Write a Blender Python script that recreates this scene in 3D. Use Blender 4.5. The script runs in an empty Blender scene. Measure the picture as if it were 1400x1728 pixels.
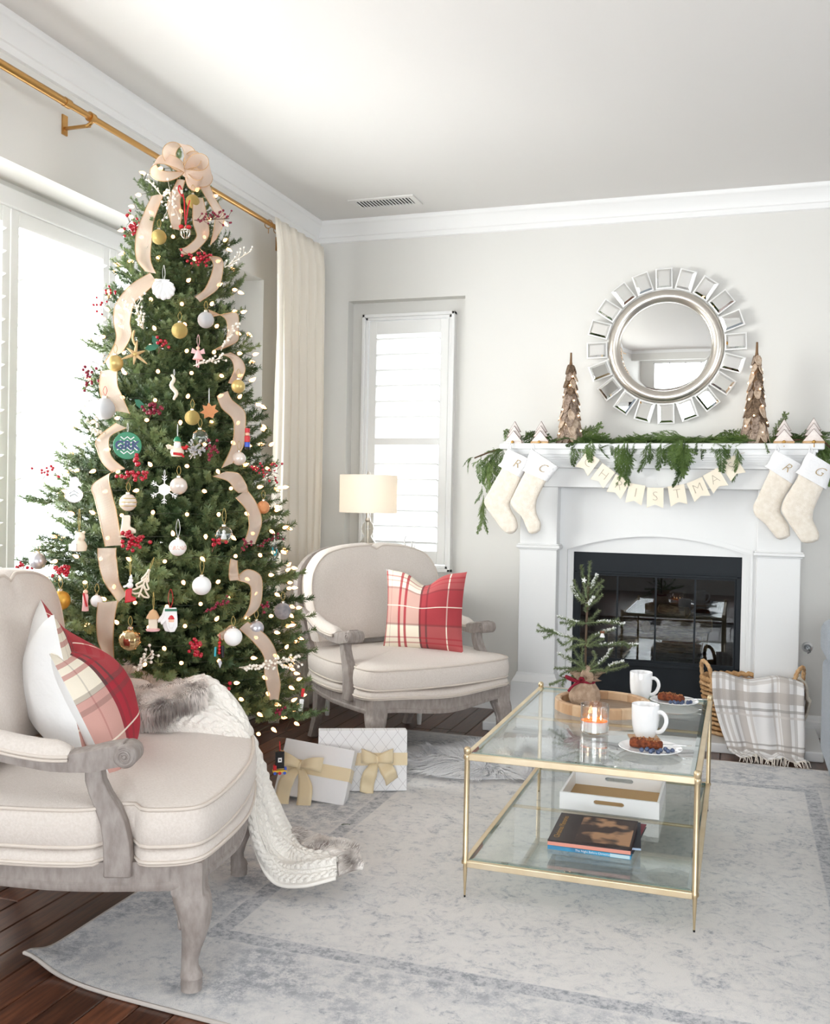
import bpy, bmesh, math, random
from mathutils import Vector, Matrix, noise
# ---------------------------------------------------------------- camera, world, lights, exposure
SC = bpy.context.scene
COL = SC.collection
random.seed(7)
cam_d = bpy.data.cameras.new('camera')
cam_d.sensor_fit = 'HORIZONTAL'; cam_d.sensor_width = 36.0
cam_d.lens = 1642.82 / 1400 * 36.0
cam_d.clip_start = 0.05
cam = bpy.data.objects.new('camera', cam_d); COL.objects.link(cam)
YAW, PITCH, ROLL = math.radians(18.516), math.radians(-0.8075), math.radians(1.0837)
F = Vector((-math.sin(YAW) * math.cos(PITCH), math.cos(YAW) * math.cos(PITCH), math.sin(PITCH)))
RT = Vector((math.cos(YAW), math.sin(YAW), 0)); UP = RT.cross(F)
CX = RT * math.cos(ROLL) + UP * math.sin(ROLL); CY = -RT * math.sin(ROLL) + UP * math.cos(ROLL)
cam.matrix_world = Matrix(((CX.x, CY.x, -F.x, 0), (CX.y, CY.y, -F.y, 0), (CX.z, CY.z, -F.z, 1.15), (0, 0, 0, 1)))
SC.camera = cam
SC.view_settings.view_transform = 'Standard'; SC.view_settings.look = 'None'
SC.view_settings.gamma = 1.0; SC.view_settings.use_curve_mapping = False
SC.view_settings.exposure = 0.24
SC.cycles.max_bounces = 16; SC.cycles.diffuse_bounces = 7; SC.cycles.transmission_bounces = 12; SC.cycles.transparent_max_bounces = 32
W = bpy.data.worlds.new('sky'); SC.world = W; W.use_nodes = True
W.node_tree.nodes['Background'].inputs[0].default_value = (0.93, 0.97, 1.0, 1)
W.node_tree.nodes['Background'].inputs[1].default_value = 3.0

def area_light(name, loc, direction, sx, sy, power, color):
    l = bpy.data.lights.new(name, 'AREA'); l.shape = 'RECTANGLE'; l.size = sx; l.size_y = sy
    l.energy = power; l.color = color
    o = bpy.data.objects.new(name, l); COL.objects.link(o); o.location = loc
    o.rotation_euler = Vector(direction).to_track_quat('-Z', 'Y').to_euler()
    return o
area_light('daylight_side_window', (-3.6, 3.1, 1.75), (1, 0, -0.08), 3.2, 2.2, 440, (1.0, 0.985, 0.95))
area_light('daylight_back_window', (-1.8, 6.3, 1.6), (0, -1, 0), 1.0, 1.8, 16, (1.0, 1.0, 1.0))
area_light('daylight_front_window', (0.2, -3.6, 1.5), (0, 1, 0.03), 3.8, 2.2, 195, (0.95, 0.975, 1.0))
area_light('daylight_patio_door', (4.2, 1.4, 1.5), (-1, 0, 0.0), 2.8, 2.2, 36, (0.92, 0.96, 1.0))

# ---------------------------------------------------------------- materials
def new_mat(name):
    m = bpy.data.materials.new(name); m.use_nodes = True
    nt = m.node_tree
    return m, nt, nt.nodes['Principled BSDF']

def node(nt, kind, **kw):
    n = nt.nodes.new(kind)
    for k, v in kw.items():
        if k.startswith('in_'):
            n.inputs[k[3:].replace('_', ' ')].default_value = v
        else:
            setattr(n, k, v)
    return n

def c4(c):
    return (c[0], c[1], c[2], 1.0)

def srgb(r, g, b):
    f = lambda x: (x / 255 / 12.92) if x <= 10 else ((x / 255 + 0.055) / 1.055) ** 2.4
    return (f(r), f(g), f(b))

def mat(name, col, rough=0.6, metal=0.0, col2=None, scale=20.0, stretch=(1, 1, 1), bump=0.0, bscale=None, spec=0.5, sheen=0.0, emit=None, estr=0.0, detail=4.0, lo=0.35, hi=0.65, coat=0.0, alpha=None, trans=0.0, bdist=0.01):
    m, nt, p = new_mat(name)
    p.inputs['Base Color'].default_value = c4(col)
    p.inputs['Roughness'].default_value = rough
    p.inputs['Metallic'].default_value = metal
    p.inputs['Specular IOR Level'].default_value = spec
    if sheen: p.inputs['Sheen Weight'].default_value = sheen
    if coat: p.inputs['Coat Weight'].default_value = coat
    if trans: p.inputs['Transmission Weight'].default_value = trans
    if emit:
        p.inputs['Emission Color'].default_value = c4(emit); p.inputs['Emission Strength'].default_value = estr
    tc = mp = None
    if col2 is not None or bump:
        tc = node(nt, 'ShaderNodeTexCoord'); mp = node(nt, 'ShaderNodeMapping')
        mp.inputs['Scale'].default_value = stretch
        nt.links.new(tc.outputs['Object'], mp.inputs['Vector'])
    if col2 is not None:
        n = node(nt, 'ShaderNodeTexNoise'); n.inputs['Scale'].default_value = scale; n.inputs['Detail'].default_value = detail
        nt.links.new(mp.outputs[0], n.inputs['Vector'])
        r = node(nt, 'ShaderNodeValToRGB')
        r.color_ramp.elements[0].position = lo; r.color_ramp.elements[0].color = c4(col)
        r.color_ramp.elements[1].position = hi; r.color_ramp.elements[1].color = c4(col2)
        nt.links.new(n.outputs['Fac'], r.inputs['Fac']); nt.links.new(r.outputs['Color'], p.inputs['Base Color'])
    if bump:
        n2 = node(nt, 'ShaderNodeTexNoise'); n2.inputs['Scale'].default_value = bscale or scale; n2.inputs['Detail'].default_value = 3
        nt.links.new(mp.outputs[0], n2.inputs['Vector'])
        b = node(nt, 'ShaderNodeBump'); b.inputs['Strength'].default_value = bump; b.inputs['Distance'].default_value = bdist
        nt.links.new(n2.outputs['Fac'], b.inputs['Height']); nt.links.new(b.outputs['Normal'], p.inputs['Normal'])
    return m

def pane_mat(name, tint=(1, 1, 1), refl=1.0, rough=0.0, ior=1.5):
    m = bpy.data.materials.new(name); m.use_nodes = True; nt = m.node_tree; nt.nodes.clear()
    out = node(nt, 'ShaderNodeOutputMaterial'); t = node(nt, 'ShaderNodeBsdfTransparent'); g = node(nt, 'ShaderNodeBsdfGlossy')
    t.inputs[0].default_value = c4(tint); g.inputs['Roughness'].default_value = rough; g.inputs[0].default_value = (1, 1, 1, 1)
    f = node(nt, 'ShaderNodeFresnel'); ge = node(nt, 'ShaderNodeNewGeometry')
    bk = node(nt, 'ShaderNodeMath', operation='MULTIPLY_ADD'); bk.inputs[1].default_value = -2.0; bk.inputs[2].default_value = 1.0; nt.links.new(ge.outputs['Backfacing'], bk.inputs[0])
    pw = node(nt, 'ShaderNodeMath', operation='POWER'); pw.inputs[0].default_value = ior; nt.links.new(bk.outputs[0], pw.inputs[1]); nt.links.new(pw.outputs[0], f.inputs['IOR'])
    mx = node(nt, 'ShaderNodeMixShader')
    if refl != 1.0:
        mm = node(nt, 'ShaderNodeMath', operation='MULTIPLY'); mm.inputs[1].default_value = refl
        nt.links.new(f.outputs[0], mm.inputs[0]); nt.links.new(mm.outputs[0], mx.inputs[0])
    else:
        nt.links.new(f.outputs[0], mx.inputs[0])
    nt.links.new(t.outputs[0], mx.inputs[1]); nt.links.new(g.outputs[0], mx.inputs[2]); nt.links.new(mx.outputs[0], out.inputs[0])
    return m

M = {}
M['wall'] = mat('greige_wall_paint', (0.70, 0.69, 0.665), 0.85, bump=0.03, bscale=300, bdist=0.002)
M['ceiling'] = mat('ceiling_paint', (0.72, 0.705, 0.69), 0.9)
M['trim'] = mat('white_trim_paint', (0.82, 0.82, 0.82), 0.4)
M['white_wood'] = mat('white_mantel_paint', (0.73, 0.735, 0.74), 0.45)
M['plank'] = mat('dark_walnut_plank', srgb(104, 62, 42), 0.32, col2=srgb(64, 36, 24), scale=9, stretch=(9, 0.8, 1), coat=0.1, bump=0.05, bscale=30)
M['plank2'] = mat('red_walnut_plank', srgb(122, 74, 50), 0.34, col2=srgb(80, 46, 30), scale=9, stretch=(9, 0.8, 1), coat=0.1, bump=0.05, bscale=30)
M['plank3'] = mat('brown_walnut_plank', srgb(88, 54, 38), 0.3, col2=srgb(56, 33, 23), scale=9, stretch=(9, 0.8, 1), coat=0.1, bump=0.05, bscale=30)
M['subfloor'] = mat('dark_subfloor', (0.01, 0.006, 0.004), 0.8)
M['brass'] = mat('antique_brass', srgb(202, 180, 144), 0.4, 0.88, col2=srgb(216, 198, 166), scale=14, stretch=(1, 1, 1))
M['brass_pale'] = mat('pale_brushed_gold', srgb(222, 202, 168), 0.42, 0.8, col2=srgb(234, 218, 190), scale=8)
M['rod'] = mat('brushed_brass_rod', srgb(190, 146, 88), 0.3, 1.0)
M['glass'] = pane_mat('window_pane', (0.98, 0.99, 0.99), 0.6)
M['glass_table'] = pane_mat('table_glass', (0.95, 0.975, 0.965), 1.0, 0.0, 1.52)
M['glass_edge'] = mat('bevelled_glass_edge', srgb(150, 176, 166), 0.05, 0.0, spec=0.9)
M['glass_fire'] = pane_mat('fire_glass', (0.55, 0.57, 0.59), 1.1, 0.0, 1.5)
M['mirror'] = mat('silvered_mirror', (0.9, 0.91, 0.9), 0.01, 1.0)
M['champagne'] = mat('champagne_silver_frame', srgb(214, 208, 200), 0.28, 1.0)
M['iron'] = mat('black_iron', srgb(22, 28, 34), 0.55, 0.0, spec=0.25)
M['iron_dark'] = mat('soot_black', srgb(13, 14, 15), 0.7)

# ---------------------------------------------------------------- mesh builder
class MB:
    def __init__(s): s.v = []; s.f = []
    def add(s, vs, fs, T=None):
        k = len(s.v)
        s.v.extend([tuple(T @ Vector(q)) for q in vs] if T is not None else [tuple(q) for q in vs])
        s.f.extend([tuple(k + i for i in f) for f in fs])
        return s
    def box(s, x0, x1, y0, y1, z0, z1, T=None):
        vs = [(x, y, z) for z in (z0, z1) for y in (y0, y1) for x in (x0, x1)]
        return s.add(vs, [(0, 2, 3, 1), (4, 5, 7, 6), (0, 1, 5, 4), (2, 6, 7, 3), (0, 4, 6, 2), (1, 3, 7, 5)], T)
    def rings(s, rs, close=True, cap0=True, cap1=True, T=None):
        n = len(rs[0]); vs = [q for r in rs for q in r]; fs = []
        for i in range(len(rs) - 1):
            for j in range(n if close else n - 1):
                k = (j + 1) % n
                fs.append((i * n + j, i * n + k, (i + 1) * n + k, (i + 1) * n + j))
        if close and cap0: fs.append(tuple(reversed(range(n))))
        if close and cap1: fs.append(tuple((len(rs) - 1) * n + j for j in range(n)))
        return s.add(vs, fs, T)
    def lathe(s, prof, n=24, T=None, cap0=True, cap1=True):
        rs = [[(r * math.cos(2 * math.pi * j / n), r * math.sin(2 * math.pi * j / n), z) for j in range(n)] for r, z in prof]
        return s.rings(rs, True, cap0, cap1, T)
    def tube(s, pts, r, n=8, closed=False, ry=None, up=None, caps=True):
        pts = [Vector(p) for p in pts]; m = len(pts)
        rad = (lambda i: r[i]) if isinstance(r, (list, tuple)) else (lambda i: r)
        rs = []; N = None
        for i in range(m):
            if closed: t = pts[(i + 1) % m] - pts[i - 1]
            else: t = pts[min(i + 1, m - 1)] - pts[max(i - 1, 0)]
            if t.length < 1e-9: t = Vector((0, 0, 1))
            t.normalize()
            if up is not None: N = Vector(up) - t * t.dot(Vector(up))
            elif N is None: N = t.orthogonal()
            else: N = N - t * t.dot(N)
            if N.length < 1e-6: N = t.orthogonal()
            N.normalize(); B = t.cross(N)
            a = rad(i); b = (ry[i] if isinstance(ry, (list, tuple)) else ry) if ry is not None else a
            rs.append([tuple(pts[i] + N * (a * math.cos(2 * math.pi * j / n)) + B * (b * math.sin(2 * math.pi * j / n))) for j in range(n)])
        if closed: rs.append(rs[0]); return s.rings(rs, True, False, False)
        return s.rings(rs, True, caps, caps)
    def sweep(s, pts, prof, up=(0, 0, 1), closed=False):      # prof: (side, up) polygon
        pts = [Vector(p) for p in pts]; m = len(pts); rs = []
        for i in range(m):
            t = (pts[(i + 1) % m] - pts[i - 1]) if closed else (pts[min(i + 1, m - 1)] - pts[max(i - 1, 0)])
            t.normalize(); U = Vector(up) - t * t.dot(Vector(up)); U.normalize(); S = t.cross(U)
            pf = prof[i] if isinstance(prof[0][0], (list, tuple)) else prof
            rs.append([tuple(pts[i] + S * a + U * b) for a, b in pf])
        if closed: rs.append(rs[0])
        return s.rings(rs, True, not closed, not closed)
    def ball(s, c, r, nu=10, nv=6, T=None, sz=1.0):
        prof = []
        vs = [(c[0], c[1], c[2] - r * sz)]
        for i in range(1, nv):
            a = math.pi * i / nv
            for j in range(nu):
                b = 2 * math.pi * j / nu
                vs.append((c[0] + r * math.sin(a) * math.cos(b), c[1] + r * math.sin(a) * math.sin(b), c[2] - r * sz * math.cos(a)))
        vs.append((c[0], c[1], c[2] + r * sz)); fs = []
        for j in range(nu): fs.append((0, 1 + (j + 1) % nu, 1 + j))
        for i in range(nv - 2):
            for j in range(nu):
                a = 1 + i * nu + j; b = 1 + i * nu + (j + 1) % nu
                fs.append((a, b, b + nu, a + nu))
        e = len(vs) - 1; k = 1 + (nv - 2) * nu
        for j in range(nu): fs.append((e, k + j, k + (j + 1) % nu))
        return s.add(vs, fs, T)
    def prism(s, poly, h0, h1, T=None):                      # polygon in XY, extruded z h0..h1
        n = len(poly)
        return s.rings([[(x, y, h0) for x, y in poly], [(x, y, h1) for x, y in poly]], True, True, True, T)
    def grid(s, fn, nu, nv, closeu=False, T=None):
        vs = [fn(i / (nu - (0 if closeu else 1)), j / (nv - 1)) for j in range(nv) for i in range(nu)]; fs = []
        for j in range(nv - 1):
            for i in range(nu if closeu else nu - 1):
                k = (i + 1) % nu
                fs.append((j * nu + i, j * nu + k, (j + 1) * nu + k, (j + 1) * nu + i))
        return s.add(vs, fs, T)

def obj(name, mb, m, parent=None, smooth=None, bevel=0.0, seg=2, solid=0.0, subsurf=0, loc=None):
    me = bpy.data.meshes.new(name)
    me.from_pydata(mb.v, [], mb.f); me.update()
    bm = bmesh.new(); bm.from_mesh(me)
    if smooth != 'flat_sheet': bmesh.ops.recalc_face_normals(bm, faces=bm.faces)
    bm.to_mesh(me); bm.free()
    if smooth:
        me.shade_smooth()
        if smooth != 'flat_sheet' and smooth < 179: me.set_sharp_from_angle(angle=math.radians(smooth))
    o = bpy.data.objects.new(name, me); COL.objects.link(o)
    if m is not None: me.materials.append(m)
    if parent is not None: o.parent = parent
    if loc: o.location = loc
    if solid:
        md = o.modifiers.new('thick', 'SOLIDIFY'); md.thickness = solid; md.offset = 0
    if bevel:
        md = o.modifiers.new('bevel', 'BEVEL'); md.width = bevel; md.segments = seg; md.limit_method = 'ANGLE'; md.angle_limit = math.radians(35)
        md.harden_normals = False
    if subsurf:
        md = o.modifiers.new('sub', 'SUBSURF'); md.levels = subsurf; md.render_levels = subsurf
    return o

def piece(name, me, m, parent, loc, rot=(0, 0, 0), scale=(1, 1, 1)):
    o = bpy.data.objects.new(name, me); COL.objects.link(o); o.parent = parent
    o.location = loc; o.rotation_euler = rot; o.scale = scale
    return o

def mesh_of(name, mb, m, smooth=None):
    me = bpy.data.meshes.new(name); me.from_pydata(mb.v, [], mb.f); me.update()
    bm = bmesh.new(); bm.from_mesh(me); bmesh.ops.recalc_face_normals(bm, faces=bm.faces); bm.to_mesh(me); bm.free()
    if m is not None: me.materials.append(m)
    if smooth:
        me.shade_smooth()
        if smooth < 179: me.set_sharp_from_angle(angle=math.radians(smooth))
    return me

def thing(name, label, cat, loc=(0, 0, 0), rot=(0, 0, 0), group=None):
    o = bpy.data.objects.new(name, None); COL.objects.link(o); o.empty_display_size = 0.05
    o.location = loc; o.rotation_euler = rot
    o['label'] = label; o['category'] = cat
    if group: o['group'] = group
    return o

def tag(o, label, cat, group=None, kind=None):
    o['label'] = label; o['category'] = cat
    if group: o['group'] = group
    if kind: o['kind'] = kind
    return o

def struct(name, mb, m, label=None, smooth=None, bevel=0.0):
    o = obj(name, mb, m, None, smooth, bevel); o['kind'] = 'structure'
    if label: o['label'] = label
    return o

def catmull(pts, n, closed=False):
    P = [Vector(p) for p in pts]; out = []; m = len(P)
    rng = m if closed else m - 1
    for i in range(rng):
        if closed: a, b, c, d = P[i - 1], P[i], P[(i + 1) % m], P[(i + 2) % m]
        else: a, b, c, d = P[max(i - 1, 0)], P[i], P[i + 1], P[min(i + 2, m - 1)]
        for k in range(n):
            t = k / n
            out.append(0.5 * ((2 * b) + (c - a) * t + (2 * a - 5 * b + 4 * c - d) * t * t + (-a + 3 * b - 3 * c + d) * t ** 3))
    if not closed: out.append(P[-1].copy())
    return out

def text_mesh(name, body, size, m, shear=0.0, extrude=0.0005, offset=0.0, parent=None, matrix=None, align='CENTER'):
    cu = bpy.data.curves.new(name, 'FONT'); cu.body = body; cu.size = size; cu.shear = shear; cu.extrude = extrude; cu.offset = offset
    cu.align_x = align; cu.align_y = 'CENTER'; cu.resolution_u = 3
    tmp = bpy.data.objects.new('text_tmp', cu); COL.objects.link(tmp)
    dg = bpy.context.evaluated_depsgraph_get(); dg.update()
    me = bpy.data.meshes.new_from_object(tmp.evaluated_get(dg)); bpy.data.objects.remove(tmp); bpy.data.curves.remove(cu)
    me.name = name; me.materials.clear(); me.materials.append(m)
    o = bpy.data.objects.new(name, me); COL.objects.link(o); o.parent = parent
    if matrix is not None: o.matrix_local = matrix
    return o

def lerp(a, b, t): return a + (b - a) * t
def TR(x, y, z): return Matrix.Translation((x, y, z))
def RZ(a): return Matrix.Rotation(a, 4, 'Z')
def RX(a): return Matrix.Rotation(a, 4, 'X')
def RY(a): return Matrix.Rotation(a, 4, 'Y')
# ---------------------------------------------------------------- room shell
XL, YB, CEIL = -2.38, 5.22, 2.74
XR, YF = 3.3, -2.6
# floor: a dark base with oak planks laid along the room
b = MB(); b.box(XL - 0.3, XR + 0.1, YF - 0.1, YB + 0.2, -0.06, -0.012)
floor = struct('floor', b, M['subfloor'], 'dark walnut plank floor around the pale rug')
PW = 0.0915
plank_meshes = {}
def plank_mesh(length, mi):
    key = (round(length, 2), mi)
    if key not in plank_meshes:
        q = MB(); g = 0.0012; c = 0.0025; w = PW / 2 - g; l = length / 2 - g
        q.rings([[(-w, -l, -0.012), (w, -l, -0.012), (w, l, -0.012), (-w, l, -0.012)],
                 [(-w, -l, -c), (w, -l, -c), (w, l, -c), (-w, l, -c)],
                 [(-w + c, -l + c, 0), (w - c, -l + c, 0), (w - c, l - c, 0), (-w + c, l - c, 0)]])
        plank_meshes[key] = mesh_of('plank', q, M[['plank', 'plank2', 'plank3'][mi]])
    return plank_meshes[key]
rp = random.Random(3)
x = -1.6215 - 8 * PW - PW / 2; col = 0
LENS = (0.6, 0.9, 1.2)
n_planks = 0
while x < 1.6:
    # only where the floor can be seen: the left strip, in front of the rug and the strip at the hearth
    segs = [(1.2, YB)] if x < -1.0 else [(3.9, YB)]
    if -1.7 < x < 1.6 and x >= -1.0: segs.append((0.9, 2.1))
    for (ya, yb) in segs:
        y = ya - rp.random() * 0.5
        while y < yb - 0.05:
            L = rp.choice(LENS)
            if y + L > yb + 0.01: L = max(0.12, round(yb - y, 1))
            piece('plank', plank_mesh(L, rp.choice((0, 0, 1, 2, 2))), None, floor, (x, y + L / 2, 0)); n_planks += 1
            y += L
    x += PW
# plain floor for the part of the room that no view reaches
b = MB(); b.box(XL, XR, YF, 0.35, -0.012, 0); obj('floor_boards_behind', b, M['plank'], floor)
b = MB(); b.box(1.55, XR, 0.35, YB, -0.012, 0); obj('floor_boards_side', b, M['plank'], floor)

b = MB(); b.box(XL - 0.3, XR + 0.15, YF - 0.15, YB + 0.2, CEIL, CEIL + 0.1)
struct('ceiling', b, M['ceiling'], 'pale flat ceiling')

# left wall with a deep window niche
NY0, NY1, NZ0, NZ1, ND = 0.9, 4.56, 0.55, 2.27, 0.17      # niche opening and depth
WY0, WY1, WZ0, WZ1 = 1.1, 4.08, 0.66, 2.235                # window opening in the niche's back
b = MB()
b.box(XL - 0.3, XL, YF, NY0, 0, CEIL); b.box(XL - 0.3, XL, NY1, YB + 0.2, 0, CEIL)
b.box(XL - 0.3, XL, NY0, NY1, 0, NZ0); b.box(XL - 0.3, XL, NY0, NY1, NZ1, CEIL)
b.box(XL - 0.3, XL - ND, NY0, WY0, NZ0, NZ1); b.box(XL - 0.3, XL - ND, WY1, NY1, NZ0, NZ1)
b.box(XL - 0.3, XL - ND, WY0, WY1, NZ0, WZ0); b.box(XL - 0.3, XL - ND, WY0, WY1, WZ1, NZ1)
struct('wall_left', b, M['wall'], 'greige wall with the wide shuttered window niche')
# back wall with niche and window opening, and a firebox opening
BX0, BX1, BZ0, BZ1, BD = -2.178, -1.478, 0.68, 2.28, 0.08
GX0, GX1, GZ0, GZ1 = -2.105, -1.548, 0.735, 2.207
FX0, FX1, FZ0, FZ1 = -0.83, 0.01, 0.15, 0.886
b = MB()
y0, y1 = YB, YB + 0.2
b.box(XL, BX0, y0, y1, 0, CEIL); b.box(BX1, FX0, y0, y1, 0, CEIL); b.box(FX1, XR, y0, y1, 0, CEIL)
b.box(BX0, BX1, y0, y1, 0, BZ0); b.box(BX0, BX1, y0, y1, BZ1, CEIL)
b.box(BX0, GX0, y0 + BD, y1, BZ0, BZ1); b.box(GX1, BX1, y0 + BD, y1, BZ0, BZ1)
b.box(GX0, GX1, y0 + BD, y1, BZ0, GZ0); b.box(GX0, GX1, y0 + BD, y1, GZ1, BZ1)
b.box(FX0, FX1, y0, y1, FZ1, CEIL); b.box(FX0, FX1, y0, y1, 0, FZ0)
struct('wall_back', b, M['wall'], 'greige wall behind the fireplace')
# right wall with a wide glazed opening, front wall (behind the camera) with a wide window
b = MB(); b.box(XR, XR + 0.15, YF, 0.1, 0, CEIL); b.box(XR, XR + 0.15, 2.7, YB + 0.2, 0, CEIL); b.box(XR, XR + 0.15, 0.1, 2.7, 2.2, CEIL); b.box(XR, XR + 0.15, 0.1, 2.7, 0, 0.1)
struct('wall_right', b, M['wall'], 'wall with a patio door')
b = MB(); b.box(XL - 0.3, -1.6, YF - 0.15, YF, 0, CEIL); b.box(2.0, XR, YF - 0.15, YF, 0, CEIL); b.box(-1.6, 2.0, YF - 0.15, YF, 2.25, CEIL); b.box(-1.6, 2.0, YF - 0.15, YF, 0, 0.4)
struct('wall_front', b, M['wall'], 'wall with a wide window facing the fireplace')
b = MB(); b.box(-1.6, 2.0, YF - 0.09, YF - 0.08, 0.4, 2.25); o = struct('window_3', b, M['glass'])
b = MB()
for xx in (-1.6, -0.72, 0.17, 1.06, 1.95): b.box(xx, xx + 0.05, YF - 0.11, YF - 0.05, 0.4, 2.25)
b.box(-1.6, 2.0, YF - 0.11, YF - 0.05, 0.4, 0.46); b.box(-1.6, 2.0, YF - 0.11, YF - 0.05, 2.19, 2.25)
obj('window_frame', b, M['trim'], o)
b = MB(); b.box(XR + 0.06, XR + 0.07, 0.1, 2.7, 0.1, 2.2); o = struct('door_1', b, M['glass'])
b = MB()
for yy in (0.1, 1.37, 2.64): b.box(XR + 0.04, XR + 0.1, yy, yy + 0.06, 0.1, 2.2)
obj('door_frame', b, M['trim'], o)
# a dropped beam across the room (seen in the mirror)
b = MB(); b.box(XL, XR, -1.25, -0.75, 2.3, CEIL); struct('trim_beam', b, M['wall'], 'dropped ceiling beam on the far side of the room')

# crown mouldings: stepped profile (out from wall, down from ceiling)
CP = [(0, 0), (0.052, 0), (0.052, -0.018), (0.046, -0.026), (0.040, -0.030), (0.030, -0.052), (0.018, -0.074), (0.017, -0.088), (0.012, -0.092), (0.010, -0.118), (0, -0.122)]
def crown(name, p0, p1, inward):
    q = MB(); p0 = Vector(p0); p1 = Vector(p1); iv = Vector(inward); t = (p1 - p0).normalized()
    ra = [tuple(p0 + iv * a + t * (a if True else 0) + Vector((0, 0, d))) for a, d in CP]
    rb = [tuple(p1 + iv * a - t * a + Vector((0, 0, d))) for a, d in CP]
    q.rings([ra, rb]); return struct(name, q, M['trim'], None, 40)
crown('trim_1', (XL, YF, CEIL), (XL, YB, CEIL), (1, 0, 0))
crown('trim_2', (XL, YB, CEIL), (XR, YB, CEIL), (0, -1, 0))
crown('trim_3', (XR, YB, CEIL), (XR, YF, CEIL), (-1, 0, 0))
crown('trim_4', (XL, -0.75, CEIL), (XR, -0.75, CEIL), (0, 1, 0))
BPF = [(0, 0), (0.018, 0), (0.018, 0.075), (0.012, 0.083), (0.012, 0.092), (0.006, 0.104), (0, 0.106)]
def base(name, p0, p1, inward):
    q = MB(); iv = Vector(inward)
    q.rings([[tuple(Vector(p) + iv * a + Vector((0, 0, d))) for a, d in BPF] for p in (p0, p1)])
    return struct(name, q, M['trim'], None, 30)
base('baseboard_back', (XL, YB, 0), (-1.125, YB, 0), (0, -1, 0))
base('baseboard_right_of_hearth', (0.302, YB, 0), (XR, YB, 0), (0, -1, 0))
base('baseboard_left', (XL, YF, 0), (XL, YB, 0), (1, 0, 0))
base('baseboard_side', (XR, 2.7, 0), (XR, YB, 0), (-1, 0, 0))

# windows with plantation shutters -----------------------------------------------------------
def louver_mesh(L, wdt, m):
    q = MB(); prof = [(wdt / 2 * math.cos(a), 0.0055 * math.sin(a)) for a in [2 * math.pi * k / 10 for k in range(10)]]
    q.rings([[(-L / 2, a, c) for a, c in prof], [(L / 2, a, c) for a, c in prof]])
    return mesh_of('louver', q, m, 50)
M['shutter'] = mat('white_shutter_paint', (0.84, 0.84, 0.83), 0.4)
def shutter_panel(parent, Mx, w, z0, z1, n_lou, pitch, zstart, mid=None, stile=0.042, top=0.06, bot=0.07, tilt=0.35):
    # Mx maps local (x along the panel, y into the room, z) to the parent
    q = MB(); t = 0.014
    q.box(0, stile, -t, t, z0, z1, Mx); q.box(w - stile, w, -t, t, z0, z1, Mx)
    q.box(stile, w - stile, -t, t, z1 - top, z1, Mx); q.box(stile, w - stile, -t, t, z0, z0 + bot, Mx)
    if mid: q.box(stile, w - stile, -t, t, mid - 0.02, mid + 0.02, Mx)
    fr = obj('shutter_frame', q, M['shutter'], parent, None, 0.003)
    lm = louver_mesh(w - 2 * stile - 0.004, 0.076, M['shutter'])
    for k in range(n_lou):
        z = zstart - k * pitch
        if z < z0 + bot + 0.03: break
        if mid and abs(z - mid) < 0.055: continue
        o = bpy.data.objects.new('louver', lm); COL.objects.link(o); o.parent = parent
        o.matrix_local = Mx @ TR(w / 2, 0, z) @ RX(tilt)
    q = MB(); q.box(w / 2 - 0.006, w / 2 + 0.006, 0.036, 0.046, z0 + bot + 0.06, z1 - top - 0.06, Mx)
    return fr
# left window: casing, glass, three shutter panels hinged in pairs
q = MB(); xs = XL - 0.26
q.box(xs, xs + 0.006, WY0, WY1, WZ0, WZ1)
w1 = struct('window_1', q, M['glass'], 'wide window with white shutters behind the christmas tree')
q = MB(); fx0, fx1 = XL - 0.21, XL - 0.15
q.box(fx0, fx1, WY0 - 0.02, WY1 + 0.03, WZ1 - 0.055, WZ1 + 0.012); q.box(fx0, fx1, WY0 - 0.02, WY1 + 0.03, WZ0 - 0.03, WZ0 + 0.03)
q.box(fx0, fx1, WY1 - 0.03, WY1 + 0.03, WZ0, WZ1); q.box(fx0, fx1, WY0 - 0.03, WY0 + 0.03, WZ0, WZ1)
obj('window_frame', q, M['trim'], w1, None, 0.004)
q = MB(); q.box(XL - 0.17, XL + 0.02, NY0, NY1, NZ0 - 0.03, NZ0 + 0.006); obj('window_sill', q, M['trim'], w1, None, 0.004)
PWD = 0.70
yy = WY1 - 0.03
edges = [2.905, 2.905 + PWD + 0.004]
starts = [2.905 - PWD * 2 - 0.008, 2.905 - PWD - 0.004, 2.905]
starts = [2.905 - 2 * 0.585, 2.905 - 0.585, 2.905, 2.905 + 0.585]
for s in starts:
    w = 0.581
    Mx = TR(XL - 0.178, s + w, 0) @ RZ(-math.pi / 2)
    shutter_panel(w1, Mx, w, WZ0 + 0.03, WZ1 - 0.055, 18, 0.0815, WZ1 - 0.055 - 0.095, None, tilt=0.25)
# back window
q = MB(); q.box(GX0, GX1, YB + 0.17, YB + 0.176, GZ0, GZ1)
w2 = struct('window_2', q, M['glass'], 'narrow shuttered window beside the fireplace')
q = MB(); yf0, yf1 = YB + 0.035, YB + 0.10
for a, t in ((0, 0.018), (0.018, 0.017)):
    y_a = yf0 + (0 if a == 0 else 0.012)
    q.box(GX0 + a, GX0 + a + t, y_a, yf1, GZ0 + a, GZ1 - a); q.box(GX1 - a - t, GX1 - a, y_a, yf1, GZ0 + a, GZ1 - a)
    q.box(GX0 + a, GX1 - a, y_a, yf1, GZ1 - a - t, GZ1 - a); q.box(GX0 + a, GX1 - a, y_a, yf1, GZ0 + a, GZ0 + a + t)
obj('window_frame', q, M['trim'], w2, None, 0.003)
q = MB(); q.box(BX0, BX1, YB - 0.012, YB + 0.1, BZ0 - 0.02, BZ0 + 0.015); obj('window_sill', q, M['trim'], w2, None, 0.004)
w = GX1 - GX0 - 0.078
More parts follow.
